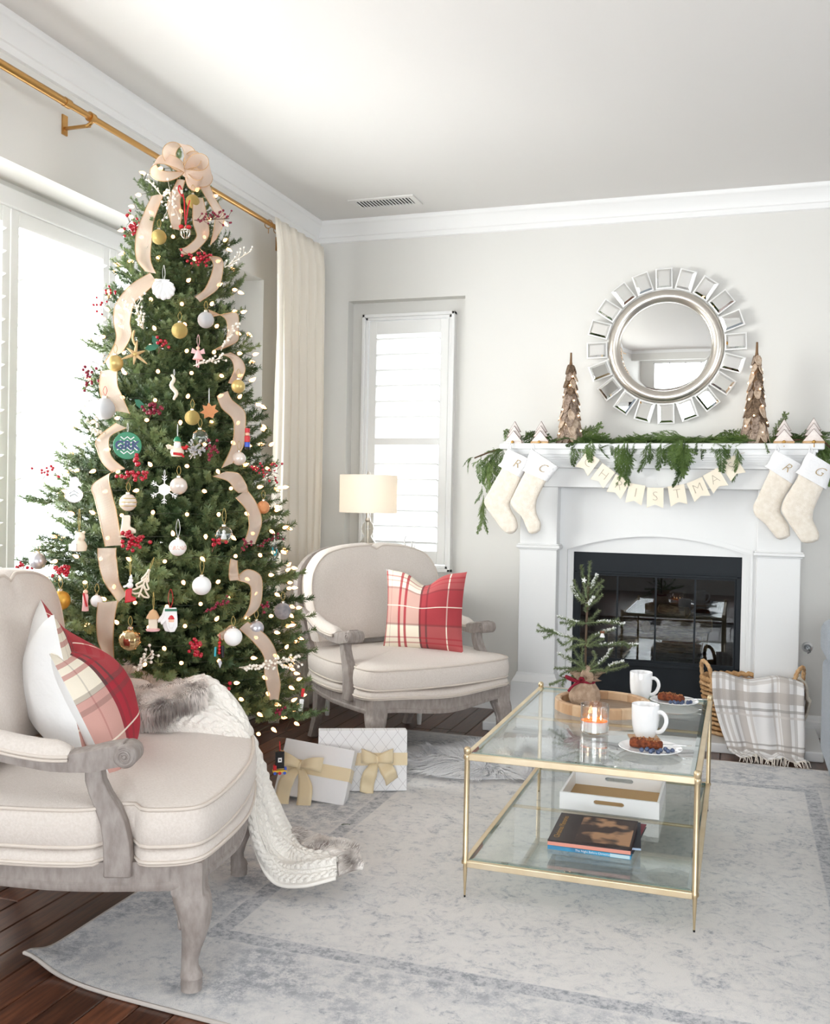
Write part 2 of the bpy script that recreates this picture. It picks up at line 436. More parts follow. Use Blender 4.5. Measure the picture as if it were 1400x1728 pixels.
Mx = TR(GX0 + 0.039 + w, YB + 0.07, 0) @ RZ(math.pi)
shutter_panel(w2, Mx, w, GZ0 + 0.04, GZ1 - 0.038, 15, 0.0895, 2.055, 1.475, stile=0.047, top=0.078, bot=0.075, tilt=0.30)

# ceiling vent
v = thing('ceiling_vent', 'white slatted air vent in the ceiling near the corner', 'vent', (-1.85, 4.92, CEIL))
q = MB()
q.box(-0.185, 0.185, -0.085, -0.055, -0.008, 0); q.box(-0.185, 0.185, 0.055, 0.085, -0.008, 0); q.box(-0.185, -0.155, -0.055, 0.055, -0.008, 0); q.box(0.155, 0.185, -0.055, 0.055, -0.008, 0)
obj('frame', q, M['ceiling'], v, None, 0.002)
M['vent_dark'] = mat('vent_shadow_grey', (0.10, 0.10, 0.10), 0.8)
q = MB(); q.box(-0.155, 0.155, -0.055, 0.055, -0.0015, 0); obj('backing', q, M['vent_dark'], v)
q = MB(); q.box(-0.0045, 0.0045, -0.055, 0.055, -0.007, -0.004, RY(0.4)); sm = mesh_of('slat', q, M['trim'])
for k in range(17): piece('slat', sm, None, v, (-0.147 + k * 0.0184, 0, -0.002))
# ---------------------------------------------------------------- fireplace
fp = thing('fireplace', 'white painted wooden fireplace mantel with black firebox', 'fireplace', (-0.41, YB, 0))
def fpart(name, q, m, **k):
    o = obj(name, q, m, None, **k); o.parent = fp; o.matrix_parent_inverse = fp.matrix_basis.inverted(); return o
FPI = TR(0.41, -YB, 0)
def fb(*a): q = MB(); q.box(*a); return q
FC = -0.4125
q = MB(); q.box(-1.20, 0.375, 4.70, YB, 0, 0.045); q.box(-0.865, 0.045, YB - 0.1, YB, 0.045, FZ0)
fpart('hearth', q, M['white_wood'], bevel=0.006)
# mantel shelf with ogee below
prof = [(0, 1.415), (-0.27, 1.415), (-0.275, 1.42), (-0.275, 1.44), (-0.27, 1.445), (0, 1.445)]
q = MB(); q.box(-1.20, 0.365, YB - 0.275, YB, 1.415, 1.445); fpart('mantel_shelf', q, M['white_wood'], bevel=0.005)
def ret(q, z0, z1, d, over):
    q.box(-1.10 - over, 0.275 + over, YB - d, YB, z0, z1)
q = MB(); ret(q, 1.322, 1.334, 0.232, 0.030); ret(q, 1.402, 1.416, 0.262, 0.062)
n = 8
for k in range(n):
    a0, a1 = k / n * math.pi / 2, (k + 1) / n * math.pi / 2
    z0 = 1.334 + 0.068 * (1 - math.cos(a0)); z1 = 1.334 + 0.068 * (1 - math.cos(a1))
    e = 0.012 + 0.044 * math.sin((a0 + a1) / 2) ** 2
    e = 0.010 + 0.046 * (1 - math.cos((a0 + a1) / 2))
    ret(q, z0, z1, 0.21 + e, e)
fpart('crown_moulding', q, M['white_wood'])
q = MB(); ret(q, 1.222, 1.322, 0.212, 0.006); fpart('frieze', q, M['white_wood'], bevel=0.004)
for x0, x1 in ((-1.098, -0.902), (0.076, 0.277)):
    q = MB(); q.box(x0, x1, YB - 0.2, YB, 0.045, 1.224); pl = fpart('pilaster', q, M['white_wood'], bevel=0.004)
    q = MB()
    q.box(x0 - 0.010, x1 + 0.010, YB - 0.21, YB, 0.918, 0.926); q.box(x0 - 0.016, x1 + 0.016, YB - 0.216, YB, 0.902, 0.918); q.box(x0 - 0.007, x1 + 0.007, YB - 0.207, YB, 0.894, 0.902)
    o = fpart('cap_moulding', q, M['white_wood'], bevel=0.003); o.parent = pl; o.matrix_parent_inverse = Matrix()
    q = MB(); q.box(x0 - 0.004, x1 + 0.004, YB - 0.204, YB, 0.945, 0.96); 
    q = MB(); q.box(x0 - 0.028, x1 + 0.028, YB - 0.228, YB, 0.045, 0.2)
    q.rings([[(x0 - 0.028, YB - 0.228, 0.2), (x1 + 0.028, YB - 0.228, 0.2), (x1 + 0.028, YB, 0.2), (x0 - 0.028, YB, 0.2)],
             [(x0 - 0.02, YB - 0.22, 0.215), (x1 + 0.02, YB - 0.22, 0.215), (x1 + 0.02, YB, 0.215), (x0 - 0.02, YB, 0.215)],
             [(x0 - 0.008, YB - 0.208, 0.235), (x1 + 0.008, YB - 0.208, 0.235), (x1 + 0.008, YB, 0.235), (x0 - 0.008, YB, 0.235)],
             [(x0 - 0.004, YB - 0.204, 0.25), (x1 + 0.004, YB - 0.204, 0.25), (x1 + 0.004, YB, 0.25), (x0 - 0.004, YB, 0.25)]])
    o = fpart('plinth', q, M['white_wood'], bevel=0.003); o.parent = pl; o.matrix_parent_inverse = Matrix()
# panel with an arched opening, and the flat slip inside it
AX0, AX1 = -0.868, 0.044
arch = [(AX0, 0.045), (AX0, 0.905)] + [(AX0 + (AX1 - AX0) * t, 0.905 + 0.08 * (1 - (2 * t - 1) ** 2)) for t in [k / 16 for k in range(1, 16)]] + [(AX1, 0.905), (AX1, 0.045)]
q = MB()
def strip(q, inner, outer, ya, yb):
    n = len(inner)
    for i in range(n - 1):
        q.rings([[(inner[i][0], ya, inner[i][1]), (outer[i][0], ya, outer[i][1]), (outer[i + 1][0], ya, outer[i + 1][1]), (inner[i + 1][0], ya, inner[i + 1][1])],
                 [(inner[i][0], yb, inner[i][1]), (outer[i][0], yb, outer[i][1]), (outer[i + 1][0], yb, outer[i + 1][1]), (inner[i + 1][0], yb, inner[i + 1][1])]])
outer = [(-0.905, 0.045), (-0.905, 0.905)] + [(x, 1.223) for x, z in arch[2:-2]] + [(0.08, 0.905), (0.08, 0.045)]
outer[1] = (-0.905, 1.223); outer[-2] = (0.08, 1.223)
strip(q, arch, outer, YB - 0.118, YB); fpart('overmantel_panel', q, M['white_wood'])
q = MB()
ib = [(x + (0.008 if x < FC else -0.008 if x > FC else 0), z - (0.0 if z < 0.05 else 0.008)) for x, z in arch]
strip(q, ib, [(x, z) for x, z in arch], YB - 0.126, YB - 0.1)
ob = [(x - (0.016 if i < 2 else 0) + (0.016 if i > len(arch) - 3 else 0), z + (0.016 if 0 < i < len(arch) - 1 else 0)) for i, (x, z) in enumerate(arch)]
strip(q, arch, ob, YB - 0.124, YB - 0.1)
fpart('arch_moulding', q, M['white_wood'], smooth=40)
slip_in = [(FX0, 0.045), (FX0, FZ1)] + [(FX0 + (FX1 - FX0) * k / 16, FZ1) for k in range(1, 16)] + [(FX1, FZ1), (FX1, 0.045)]
q = MB(); strip(q, slip_in, arch, YB - 0.1, YB); fpart('slip', q, M['white_wood'])
# black metal firebox front
yf = YB - 0.088
q = MB()
q.box(FX0, FX1, yf, yf + 0.03, 0.782, FZ1); q.box(FX0, FX1, yf, yf + 0.03, FZ0, 0.318)
q.box(FX0, FX0 + 0.035, yf, yf + 0.03, 0.318, 0.782); q.box(FX1 - 0.028, FX1, yf, yf + 0.03, 0.318, 0.782)
fpart('firebox_face', q, M['iron'], bevel=0.003)
q = MB(); q.box(FX0 + 0.02, FX1 - 0.02, yf - 0.012, yf + 0.01, 0.775, 0.787); q.box(FX0 + 0.02, FX1 - 0.02, yf - 0.012, yf + 0.01, 0.306, 0.324)
fpart('door_track', q, M['iron'], bevel=0.002)
dx0, dx1 = FX0 + 0.035, FX1 - 0.028; dw = (dx1 - dx0) / 4
for k in range(4):
    a = dx0 + k * dw; c = a + dw
    q = MB(); t = 0.0045
    q.box(a, a + t, yf - 0.004, yf + 0.012, 0.324, 0.775); q.box(c - t, c, yf - 0.004, yf + 0.012, 0.324, 0.775)
    q.box(a + t, c - t, yf - 0.004, yf + 0.012, 0.324, 0.338); q.box(a + t, c - t, yf - 0.004, yf + 0.012, 0.765, 0.775)
    d = fpart('fire_door', q, M['iron'])
    q = MB(); q.box(a + t, c - t, yf + 0.001, yf + 0.006, 0.338, 0.765)
    o = fpart('fire_glass', q, M['glass_fire']); o.parent = d; o.matrix_parent_inverse = Matrix()
# firebox lining
q = MB(); yb = 5.66
q.box(FX0 - 0.03, FX1 + 0.03, yb, yb + 0.03, 0.2, 0.95); q.box(FX0 - 0.03, FX1 + 0.03, YB, yb, 0.9, 0.93); q.box(FX0 - 0.03, FX1 + 0.03, YB - 0.02, yb, FZ0 + 0.1, 0.30)
q.box(FX0 - 0.03, FX0, YB, yb, 0.2, 0.93); q.box(FX1, FX1 + 0.03, YB, yb, 0.2, 0.93)
q.box(FX0 + 0.0, FX0 + 0.035, yf + 0.03, YB + 0.02, 0.318, 0.782); q.box(FX1 - 0.028, FX1, yf + 0.03, YB + 0.02, 0.318, 0.782); q.box(FX0, FX1, yf + 0.03, YB + 0.02, 0.782, 0.9)
fpart('firebox_lining', q, mat('grey_firebrick', srgb(62, 60, 58), 0.9, col2=srgb(40, 39, 38), scale=8))
M['bark_log'] = mat('ceramic_log_bark', srgb(120, 92, 66), 0.85, col2=srgb(186, 160, 122), scale=26, stretch=(1, 1, 5), bump=0.5, bscale=40, lo=0.42, hi=0.6)
M['log_end'] = mat('ceramic_log_end', srgb(206, 176, 128), 0.8, col2=srgb(170, 132, 88), scale=30)
q = MB()
for k in range(6): q.tube([(-0.62 + k * 0.085, 5.27, 0.345), (-0.62 + k * 0.085, 5.50, 0.345)], 0.008, 6)
for yy in (5.29, 5.48): q.tube([(-0.66, yy, 0.337), (-0.15, yy, 0.337)], 0.008, 6)
for xx in (-0.6, -0.22):
    for yy in (5.29, 5.48): q.tube([(xx, yy, 0.300), (xx, yy, 0.34)], 0.007, 6)
fpart('log_grate', q, M['iron_dark'])
LOGS = [((-0.66, 5.30, 0.40), (-0.18, 5.33, 0.405), 0.046, 'thick fire log lying across the front of the grate'),
        ((-0.62, 5.44, 0.41), (-0.16, 5.42, 0.41), 0.05, 'thick fire log lying across the back of the grate'),
        ((-0.42, 5.35, 0.505), (-0.14, 5.40, 0.50), 0.036, 'short pale fire log resting on top towards the right'),
        ((-0.60, 5.43, 0.497), (-0.47, 5.33, 0.487), 0.033, 'knobbly fire log laid on top towards the left'),
        ((-0.40, 5.42, 0.575), (-0.26, 5.34, 0.57), 0.028, 'small fire log perched topmost of the log pile')]
for a, c, r, lab in LOGS:
    a = Vector(a); c = Vector(c); q = MB(); pts = []
    for k in range(9):
        p = a.lerp(c, k / 8); s = 0.008
        pts.append(p + Vector((0, noise.noise(p * 9) * s, noise.noise(p * 9 + Vector((5, 5, 5))) * s)))
    q.tube(pts, [r * (1 + 0.12 * noise.noise(p * 14)) for p in pts], 12, caps=False)
    o = obj('fire_log', q, M['bark_log'], None, 60); tag(o, lab, 'log', 'fire logs in the firebox')
    q = MB()
    for p, d in ((pts[0], -1), (pts[-1], 1)):
        t = (c - a).normalized() * d
        q.tube([p - t * 0.002, p + t * 0.004], r * 0.97, 12)
    obj('cut_end', q, M['log_end'], o)

# ---------------------------------------------------------------- sunburst mirror
mc = Vector((-0.393, YB, 1.96))
mi = thing('sunburst_mirror', 'round silver mirror ringed by twenty small rectangular mirror tiles', 'mirror', tuple(mc))
MT = RX(math.pi / 2)                                            # local z of a lathe -> towards the room
q = MB(); q.lathe([(0.0001, 0.022), (0.215, 0.022), (0.236, 0.017)], 64, MT, cap0=False, cap1=False); obj('mirror_glass', q, M['mirror'], mi, 30)
prof = [(0.229, 0.0)] + [(0.262 + 0.033 * math.cos(a), 0.012 + 0.033 * math.sin(a)) for a in [math.pi - math.pi * k / 14 for k in range(15)]] + [(0.295, 0.0)]
q = MB(); q.lathe(prof, 72, MT, cap0=False, cap1=False); obj('ring_frame', q, M['champagne'], mi, 60)
q = MB(); q.lathe([(0.292, 0.002), (0.300, 0.002), (0.300, 0.018), (0.292, 0.020)], 72, MT, cap0=False, cap1=False); obj('rim_band', q, M['shutter'], mi, 30)
M['silver_white'] = mat('silver_white_leaf', (0.86, 0.86, 0.85), 0.3, 0.25)
q = MB(); w, h0, h1 = 0.0425, 0.296, 0.402
q.rings([[(-w, h0, 0.0), (w, h0, 0.0), (w, h1, 0.0), (-w, h1, 0.0)], [(-w, h0, 0.014), (w, h0, 0.014), (w, h1, 0.014), (-w, h1, 0.014)],
         [(-w + 0.006, h0 + 0.006, 0.016), (w - 0.006, h0 + 0.006, 0.016), (w - 0.006, h1 - 0.006, 0.016), (-w + 0.006, h1 - 0.006, 0.016)]])
tile = mesh_of('ray_frame', q, M['silver_white'])
q = MB(); a = 0.0065; c = 0.016
q.rings([[(-w + a, h0 + a, 0.0162), (w - a, h0 + a, 0.0162), (w - a, h1 - a, 0.0162), (-w + a, h1 - a, 0.0162)],
         [(-w + c, h0 + c, 0.0205), (w - c, h0 + c, 0.0205), (w - c, h1 - c, 0.0205), (-w + c, h1 - c, 0.0205)]], cap0=False)
tmir = mesh_of('ray_mirror', q, M['mirror'])
rr = random.Random(5)
for k in range(20):
    o = bpy.data.objects.new('ray_frame', tile); COL.objects.link(o); o.parent = mi
    o.matrix_local = MT @ RZ(-math.radians(-2 + k * 18)) @ TR(0, 0.35, 0.02) @ RX(rr.uniform(-0.06, 0.06)) @ RY(rr.uniform(-0.06, 0.06)) @ TR(0, -0.35, 0.004)
    g = bpy.data.objects.new('ray_mirror', tmir); COL.objects.link(g); g.parent = o

# gas key plate on the wall right of the fireplace
kp = thing('gas_key_plate', 'round chrome gas valve plate on the wall beside the basket', 'valve plate', (0.328, 5.220, 0.445))
M['steel_dark'] = mat('grey_steel', srgb(110, 114, 118), 0.35, 0.8)
M['chrome'] = mat('chrome', (0.75, 0.76, 0.78), 0.3, 0.9)
q = MB(); q.lathe([(0.0, 0.006), (0.012, 0.006), (0.016, 0.009), (0.024, 0.005), (0.027, 0.0)], 24, MT, cap0=False, cap1=True); obj('plate', q, M['chrome'], kp, 40)
q = MB(); q.box(-0.004, 0.004, -0.02, -0.005, -0.004, 0.004); q.tube([(0.004, -0.012, -0.006), (0.014, -0.012, -0.022), (0.0, -0.012, -0.03)], 0.003, 6); obj('valve_stem', q, M['steel_dark'], kp)

# ---------------------------------------------------------------- stockings
M['sherpa'] = mat('cream_sherpa_wool', srgb(222, 212, 198), 0.95, col2=srgb(232, 224, 213), scale=45, bump=0.7, bscale=260, sheen=0.3, bdist=0.004)
M['cuff'] = mat('white_linen_cuff', (0.77, 0.77, 0.785), 0.9, bump=0.3, bscale=70)
M['gold_thread'] = mat('gold_thread', srgb(164, 140, 96), 0.5)
def stocking(label, left, right, thick, letter, lrot, cuffn=2):
    y0 = left[0][1]
    t = thing('christmas_stocking', label, 'stocking', tuple((Vector(left[0]) + Vector(right[0])) / 2), group='stockings hanging from the mantel')
    O = Vector(t.location)
    def rings(L, R, th, inset=0.0):
        rs = []
        for a, c, k in zip(L, R, range(len(L))):
            a = Vector(a) - O; c = Vector(c) - O; m_ = (a + c) / 2; h = (c - a) / 2
            rs.append([tuple(m_ + h * (math.copysign(abs(math.cos(2 * math.pi * j / 20)) ** 0.7, math.cos(2 * math.pi * j / 20)) * (1 + inset)) + Vector((0, th[k] * math.copysign(abs(math.sin(2 * math.pi * j / 20)) ** 0.8, math.sin(2 * math.pi * j / 20)), 0))) for j in range(20)])
        return rs
    L = catmull(left[1:], 4); R = catmull(right[1:], 4); n = len(L)
    L.append(L[-1].lerp(R[-1], 0.3) + Vector((0, 0, -0.008))); R.append(R[-1].lerp(L[-2], 0.3) + Vector((0, 0, -0.008)))
    th = [thick * min(1.0, 0.75 + 0.05 * k) for k in range(n)] + [thick * 0.35]
    th[n - 1] = thick * 0.75
    q = MB(); q.rings(rings(L, R, th)); obj('stocking_body', q, M['sherpa'], t, 180)
    ca = [Vector(left[0]).lerp(Vector(left[1]), k / 5) for k in range(6)]; cc = [Vector(right[0]).lerp(Vector(right[1]), k / 5) for k in range(6)]
    ca = [p + (p - r_).normalized() * (0.004 + 0.006 * math.sin(k * 1.4) * k / 5) for k, (p, r_) in enumerate(zip(ca, cc))]
    q = MB(); q.rings(rings(ca, cc, [thick * 1.15 + 0.003 * k / 5 for k in range(6)], 0.03)); cf = obj('cuff', q, M['cuff'], t, 60)
    # loop of ribbon
    top = Vector(left[0]) - O + Vector((0.004, 0, 0))
    q = MB(); q.tube([top + Vector((-0.004, 0, -0.008)), top + Vector((-0.006, 0.004, 0.012)), top + Vector((0.0, 0.008, 0.032)), top + Vector((0.008, 0.004, 0.012)), top + Vector((0.006, 0, -0.006))], 0.003, 6); obj('hanging_loop', q, M['cuff'], t, 60)
    ctr = (Vector(left[0]) * 0.22 + Vector(left[1]) * 0.2 + Vector(right[0]) * 0.29 + Vector(right[1]) * 0.29) - O
    mo = text_mesh('monogram', letter, 0.062, M['gold_thread'], 0.35, 0.0006, -0.0012, t, TR(ctr.x, ctr.y - thick * 1.15 - 0.0045, ctr.z) @ RX(math.pi / 2) @ RZ(lrot))
    mo['label'] = 'gold embroidered letter ' + letter
    return t
stocking('cream stocking with white cuff lettered R, nearest the left end of the mantel',
  [(-1.145, 4.925, 1.414), (-1.192, 4.925, 1.324), (-1.181, 4.925, 1.312), (-1.218, 4.925, 1.245), (-1.264, 4.925, 1.160), (-1.270, 4.925, 1.131), (-1.245, 4.925, 1.089), (-1.210, 4.925, 1.044), (-1.175, 4.925, 0.999), (-1.149, 4.925, 0.981)],
  [(-1.026, 4.925, 1.358), (-1.079, 4.925, 1.267), (-1.078, 4.925, 1.259), (-1.095, 4.925, 1.217), (-1.123, 4.925, 1.154), (-1.135, 4.925, 1.129), (-1.122, 4.925, 1.092), (-1.100, 4.925, 1.059), (-1.089, 4.925, 1.014), (-1.102, 4.925, 0.987)], 0.016, 'R', -0.3)
stocking('cream stocking with white cuff lettered C, hanging second from the left end of the mantel',
  [(-1.016, 4.890, 1.410), (-1.055, 4.890, 1.299), (-1.051, 4.890, 1.293), (-1.075, 4.890, 1.246), (-1.107, 4.890, 1.179), (-1.123, 4.890, 1.138), (-1.101, 4.890, 1.101), (-1.063, 4.890, 1.065), (-1.041, 4.890, 1.020), (-1.023, 4.890, 0.984)],
  [(-0.878, 4.890, 1.321), (-0.934, 4.890, 1.247), (-0.942, 4.890, 1.247), (-0.962, 4.890, 1.206), (-0.982, 4.890, 1.165), (-0.989, 4.890, 1.132), (-0.989, 4.890, 1.103), (-0.980, 4.890, 1.071), (-0.962, 4.890, 1.035), (-0.966, 4.890, 0.998)], 0.016, 'C', -0.35)
stocking('cream stocking with white cuff lettered R, hanging at the right beside the lit bark tree',
  [(0.151, 4.925, 1.407), (0.107, 4.925, 1.329), (0.123, 4.925, 1.313), (0.099, 4.925, 1.254), (0.073, 4.925, 1.188), (0.054, 4.925, 1.145), (0.063, 4.925, 1.099), (0.107, 4.925, 1.061), (0.135, 4.925, 1.026), (0.164, 4.925, 0.991)],
  [(0.262, 4.925, 1.343), (0.228, 4.925, 1.250), (0.225, 4.925, 1.246), (0.204, 4.925, 1.210), (0.184, 4.925, 1.167), (0.177, 4.925, 1.121), (0.185, 4.925, 1.102), (0.201, 4.925, 1.077), (0.217, 4.925, 1.048), (0.221, 4.925, 1.006)], 0.017, 'R', -0.5)
stocking('cream stocking with white cuff lettered G, at the right end of the mantel',
  [(0.296, 4.890, 1.398), (0.244, 4.890, 1.300), (0.249, 4.890, 1.290), (0.223, 4.890, 1.238), (0.191, 4.890, 1.180), (0.180, 4.890, 1.141), (0.184, 4.890, 1.112), (0.218, 4.890, 1.058), (0.243, 4.890, 1.020), (0.271, 4.890, 0.979)],
  [(0.396, 4.890, 1.333), (0.371, 4.890, 1.226), (0.360, 4.890, 1.231), (0.343, 4.890, 1.192), (0.327, 4.890, 1.151), (0.318, 4.890, 1.118), (0.318, 4.890, 1.086), (0.332, 4.890, 1.052), (0.346, 4.890, 1.020), (0.344, 4.890, 0.991)], 0.017, 'G', -0.45)

# ---------------------------------------------------------------- letter banner
M['banner'] = mat('ivory_card', srgb(232, 222, 204), 0.9)
M['banner_ink'] = mat('faded_gold_ink', srgb(176, 166, 150), 0.8)
ban = thing('letter_banner', 'ivory pennant banner spelling CHRISTMAS strung below the mantel garland', 'banner', (-0.40, 4.955, 1.22))
FLAGS = [('C', (-0.743, 4.955, 1.343), 36), ('H', (-0.665, 4.955, 1.281), 36), ('R', (-0.587, 4.955, 1.228), 27), ('I', (-0.502, 4.955, 1.191), 10), ('S', (-0.406, 4.955, 1.175), 0), ('T', (-0.299, 4.955, 1.189), -10), ('M', (-0.201, 4.955, 1.219), -24), ('A', (-0.122, 4.955, 1.264), -31), ('S', (-0.044, 4.955, 1.325), -33)]
BO = Vector(ban.location)
q = MB(); w, h = 0.040, 0.050; t = 0.001
poly = [(-w, h), (w, h), (w, -h), (0, -h + 0.017), (-w, -h)]
q.rings([[(x, -t, z) for x, z in poly], [(x, t, z) for x, z in poly]]); fm = mesh_of('pennant', q, M['banner'])
strg = []
for k, (ch, p, ang) in enumerate(FLAGS):
    o = bpy.data.objects.new('pennant', fm); COL.objects.link(o); o.parent = ban
    T = TR(*(Vector(p) - BO)) @ RY(math.radians(ang)) @ RX(0.04)
    T = TR(0, -0.003 * (k % 2), 0) @ T
    o.matrix_local = T
    strg += [T @ Vector((-w, 0, h - 0.002)), T @ Vector((w, 0, h - 0.002))]
    text_mesh('letter', ch, 0.066, M['banner_ink'], 0, 0.0004, -0.0016, o, TR(0, -t - 0.0008, 0.006) @ RX(math.pi / 2))
q = MB(); q.tube([Vector((-0.800, 4.943, 1.396)) - BO] + strg + [Vector((0.009, 4.943, 1.399)) - BO], 0.0012, 4); obj('string', q, M['banner_ink'], ban)
# ---------------------------------------------------------------- node helpers for printed cloth
def uvgrid(name, fn, nu, nv, m, parent=None, solid=0.0, sub=0, smooth=True, closeu=False):
    vs = []; uv = []
    for j in range(nv):
        for i in range(nu):
            a, c = i / (nu - 1), j / (nv - 1)
            vs.append(tuple(fn(a, c))); uv.append((a, c))
    fs = [(j * nu + i, j * nu + i + 1, (j + 1) * nu + i + 1, (j + 1) * nu + i) for j in range(nv - 1) for i in range(nu - 1)]
    me = bpy.data.meshes.new(name); me.from_pydata(vs, [], fs); me.update()
    ul = me.uv_layers.new(name='UVMap')
    for lp in me.loops: ul.data[lp.index].uv = uv[lp.vertex_index]
    if smooth: me.shade_smooth()
    me.materials.append(m)
    o = bpy.data.objects.new(name, me); COL.objects.link(o); o.parent = parent
    if solid:
        md = o.modifiers.new('thick', 'SOLIDIFY'); md.thickness = solid; md.offset = 0
    if sub:
        md = o.modifiers.new('sub', 'SUBSURF'); md.levels = sub; md.render_levels = sub
    return o

def plaid_mat(name, base, us, vs, coord='UV', rough=0.9, bump=0.15, bscale=400):
    m, nt, p = new_mat(name); p.inputs['Roughness'].default_value = rough; p.inputs['Sheen Weight'].default_value = 0.0
    tc = node(nt, 'ShaderNodeTexCoord'); sp = node(nt, 'ShaderNodeSeparateXYZ')
    nt.links.new(tc.outputs[coord], sp.inputs[0])
    cur = None
    for axis, lst in ((0, us), (1, vs)):
        for c, hw, col, st in lst:
            s = node(nt, 'ShaderNodeMath', operation='SUBTRACT'); s.inputs[1].default_value = c; nt.links.new(sp.outputs[axis], s.inputs[0])
            a = node(nt, 'ShaderNodeMath', operation='ABSOLUTE'); nt.links.new(s.outputs[0], a.inputs[0])
            l = node(nt, 'ShaderNodeMath', operation='LESS_THAN'); l.inputs[1].default_value = hw; nt.links.new(a.outputs[0], l.inputs[0])
            f = node(nt, 'ShaderNodeMath', operation='MULTIPLY'); f.inputs[1].default_value = st; nt.links.new(l.outputs[0], f.inputs[0])
            mx = node(nt, 'ShaderNodeMix', data_type='RGBA'); nt.links.new(f.outputs[0], mx.inputs[0])
            if cur is None: mx.inputs[6].default_value = c4(base)
            else: nt.links.new(cur, mx.inputs[6])
            mx.inputs[7].default_value = c4(col); cur = mx.outputs[2]
    nt.links.new(cur, p.inputs['Base Color'])
    if bump:
        n2 = node(nt, 'ShaderNodeTexNoise'); n2.inputs['Scale'].default_value = bscale
        nt.links.new(tc.outputs['Object'], n2.inputs['Vector'])
        bp = node(nt, 'ShaderNodeBump'); bp.inputs['Strength'].default_value = bump; bp.inputs['Distance'].default_value = 0.004
        nt.links.new(n2.outputs['Fac'], bp.inputs['Height']); nt.links.new(bp.outputs['Normal'], p.inputs['Normal'])
    return m

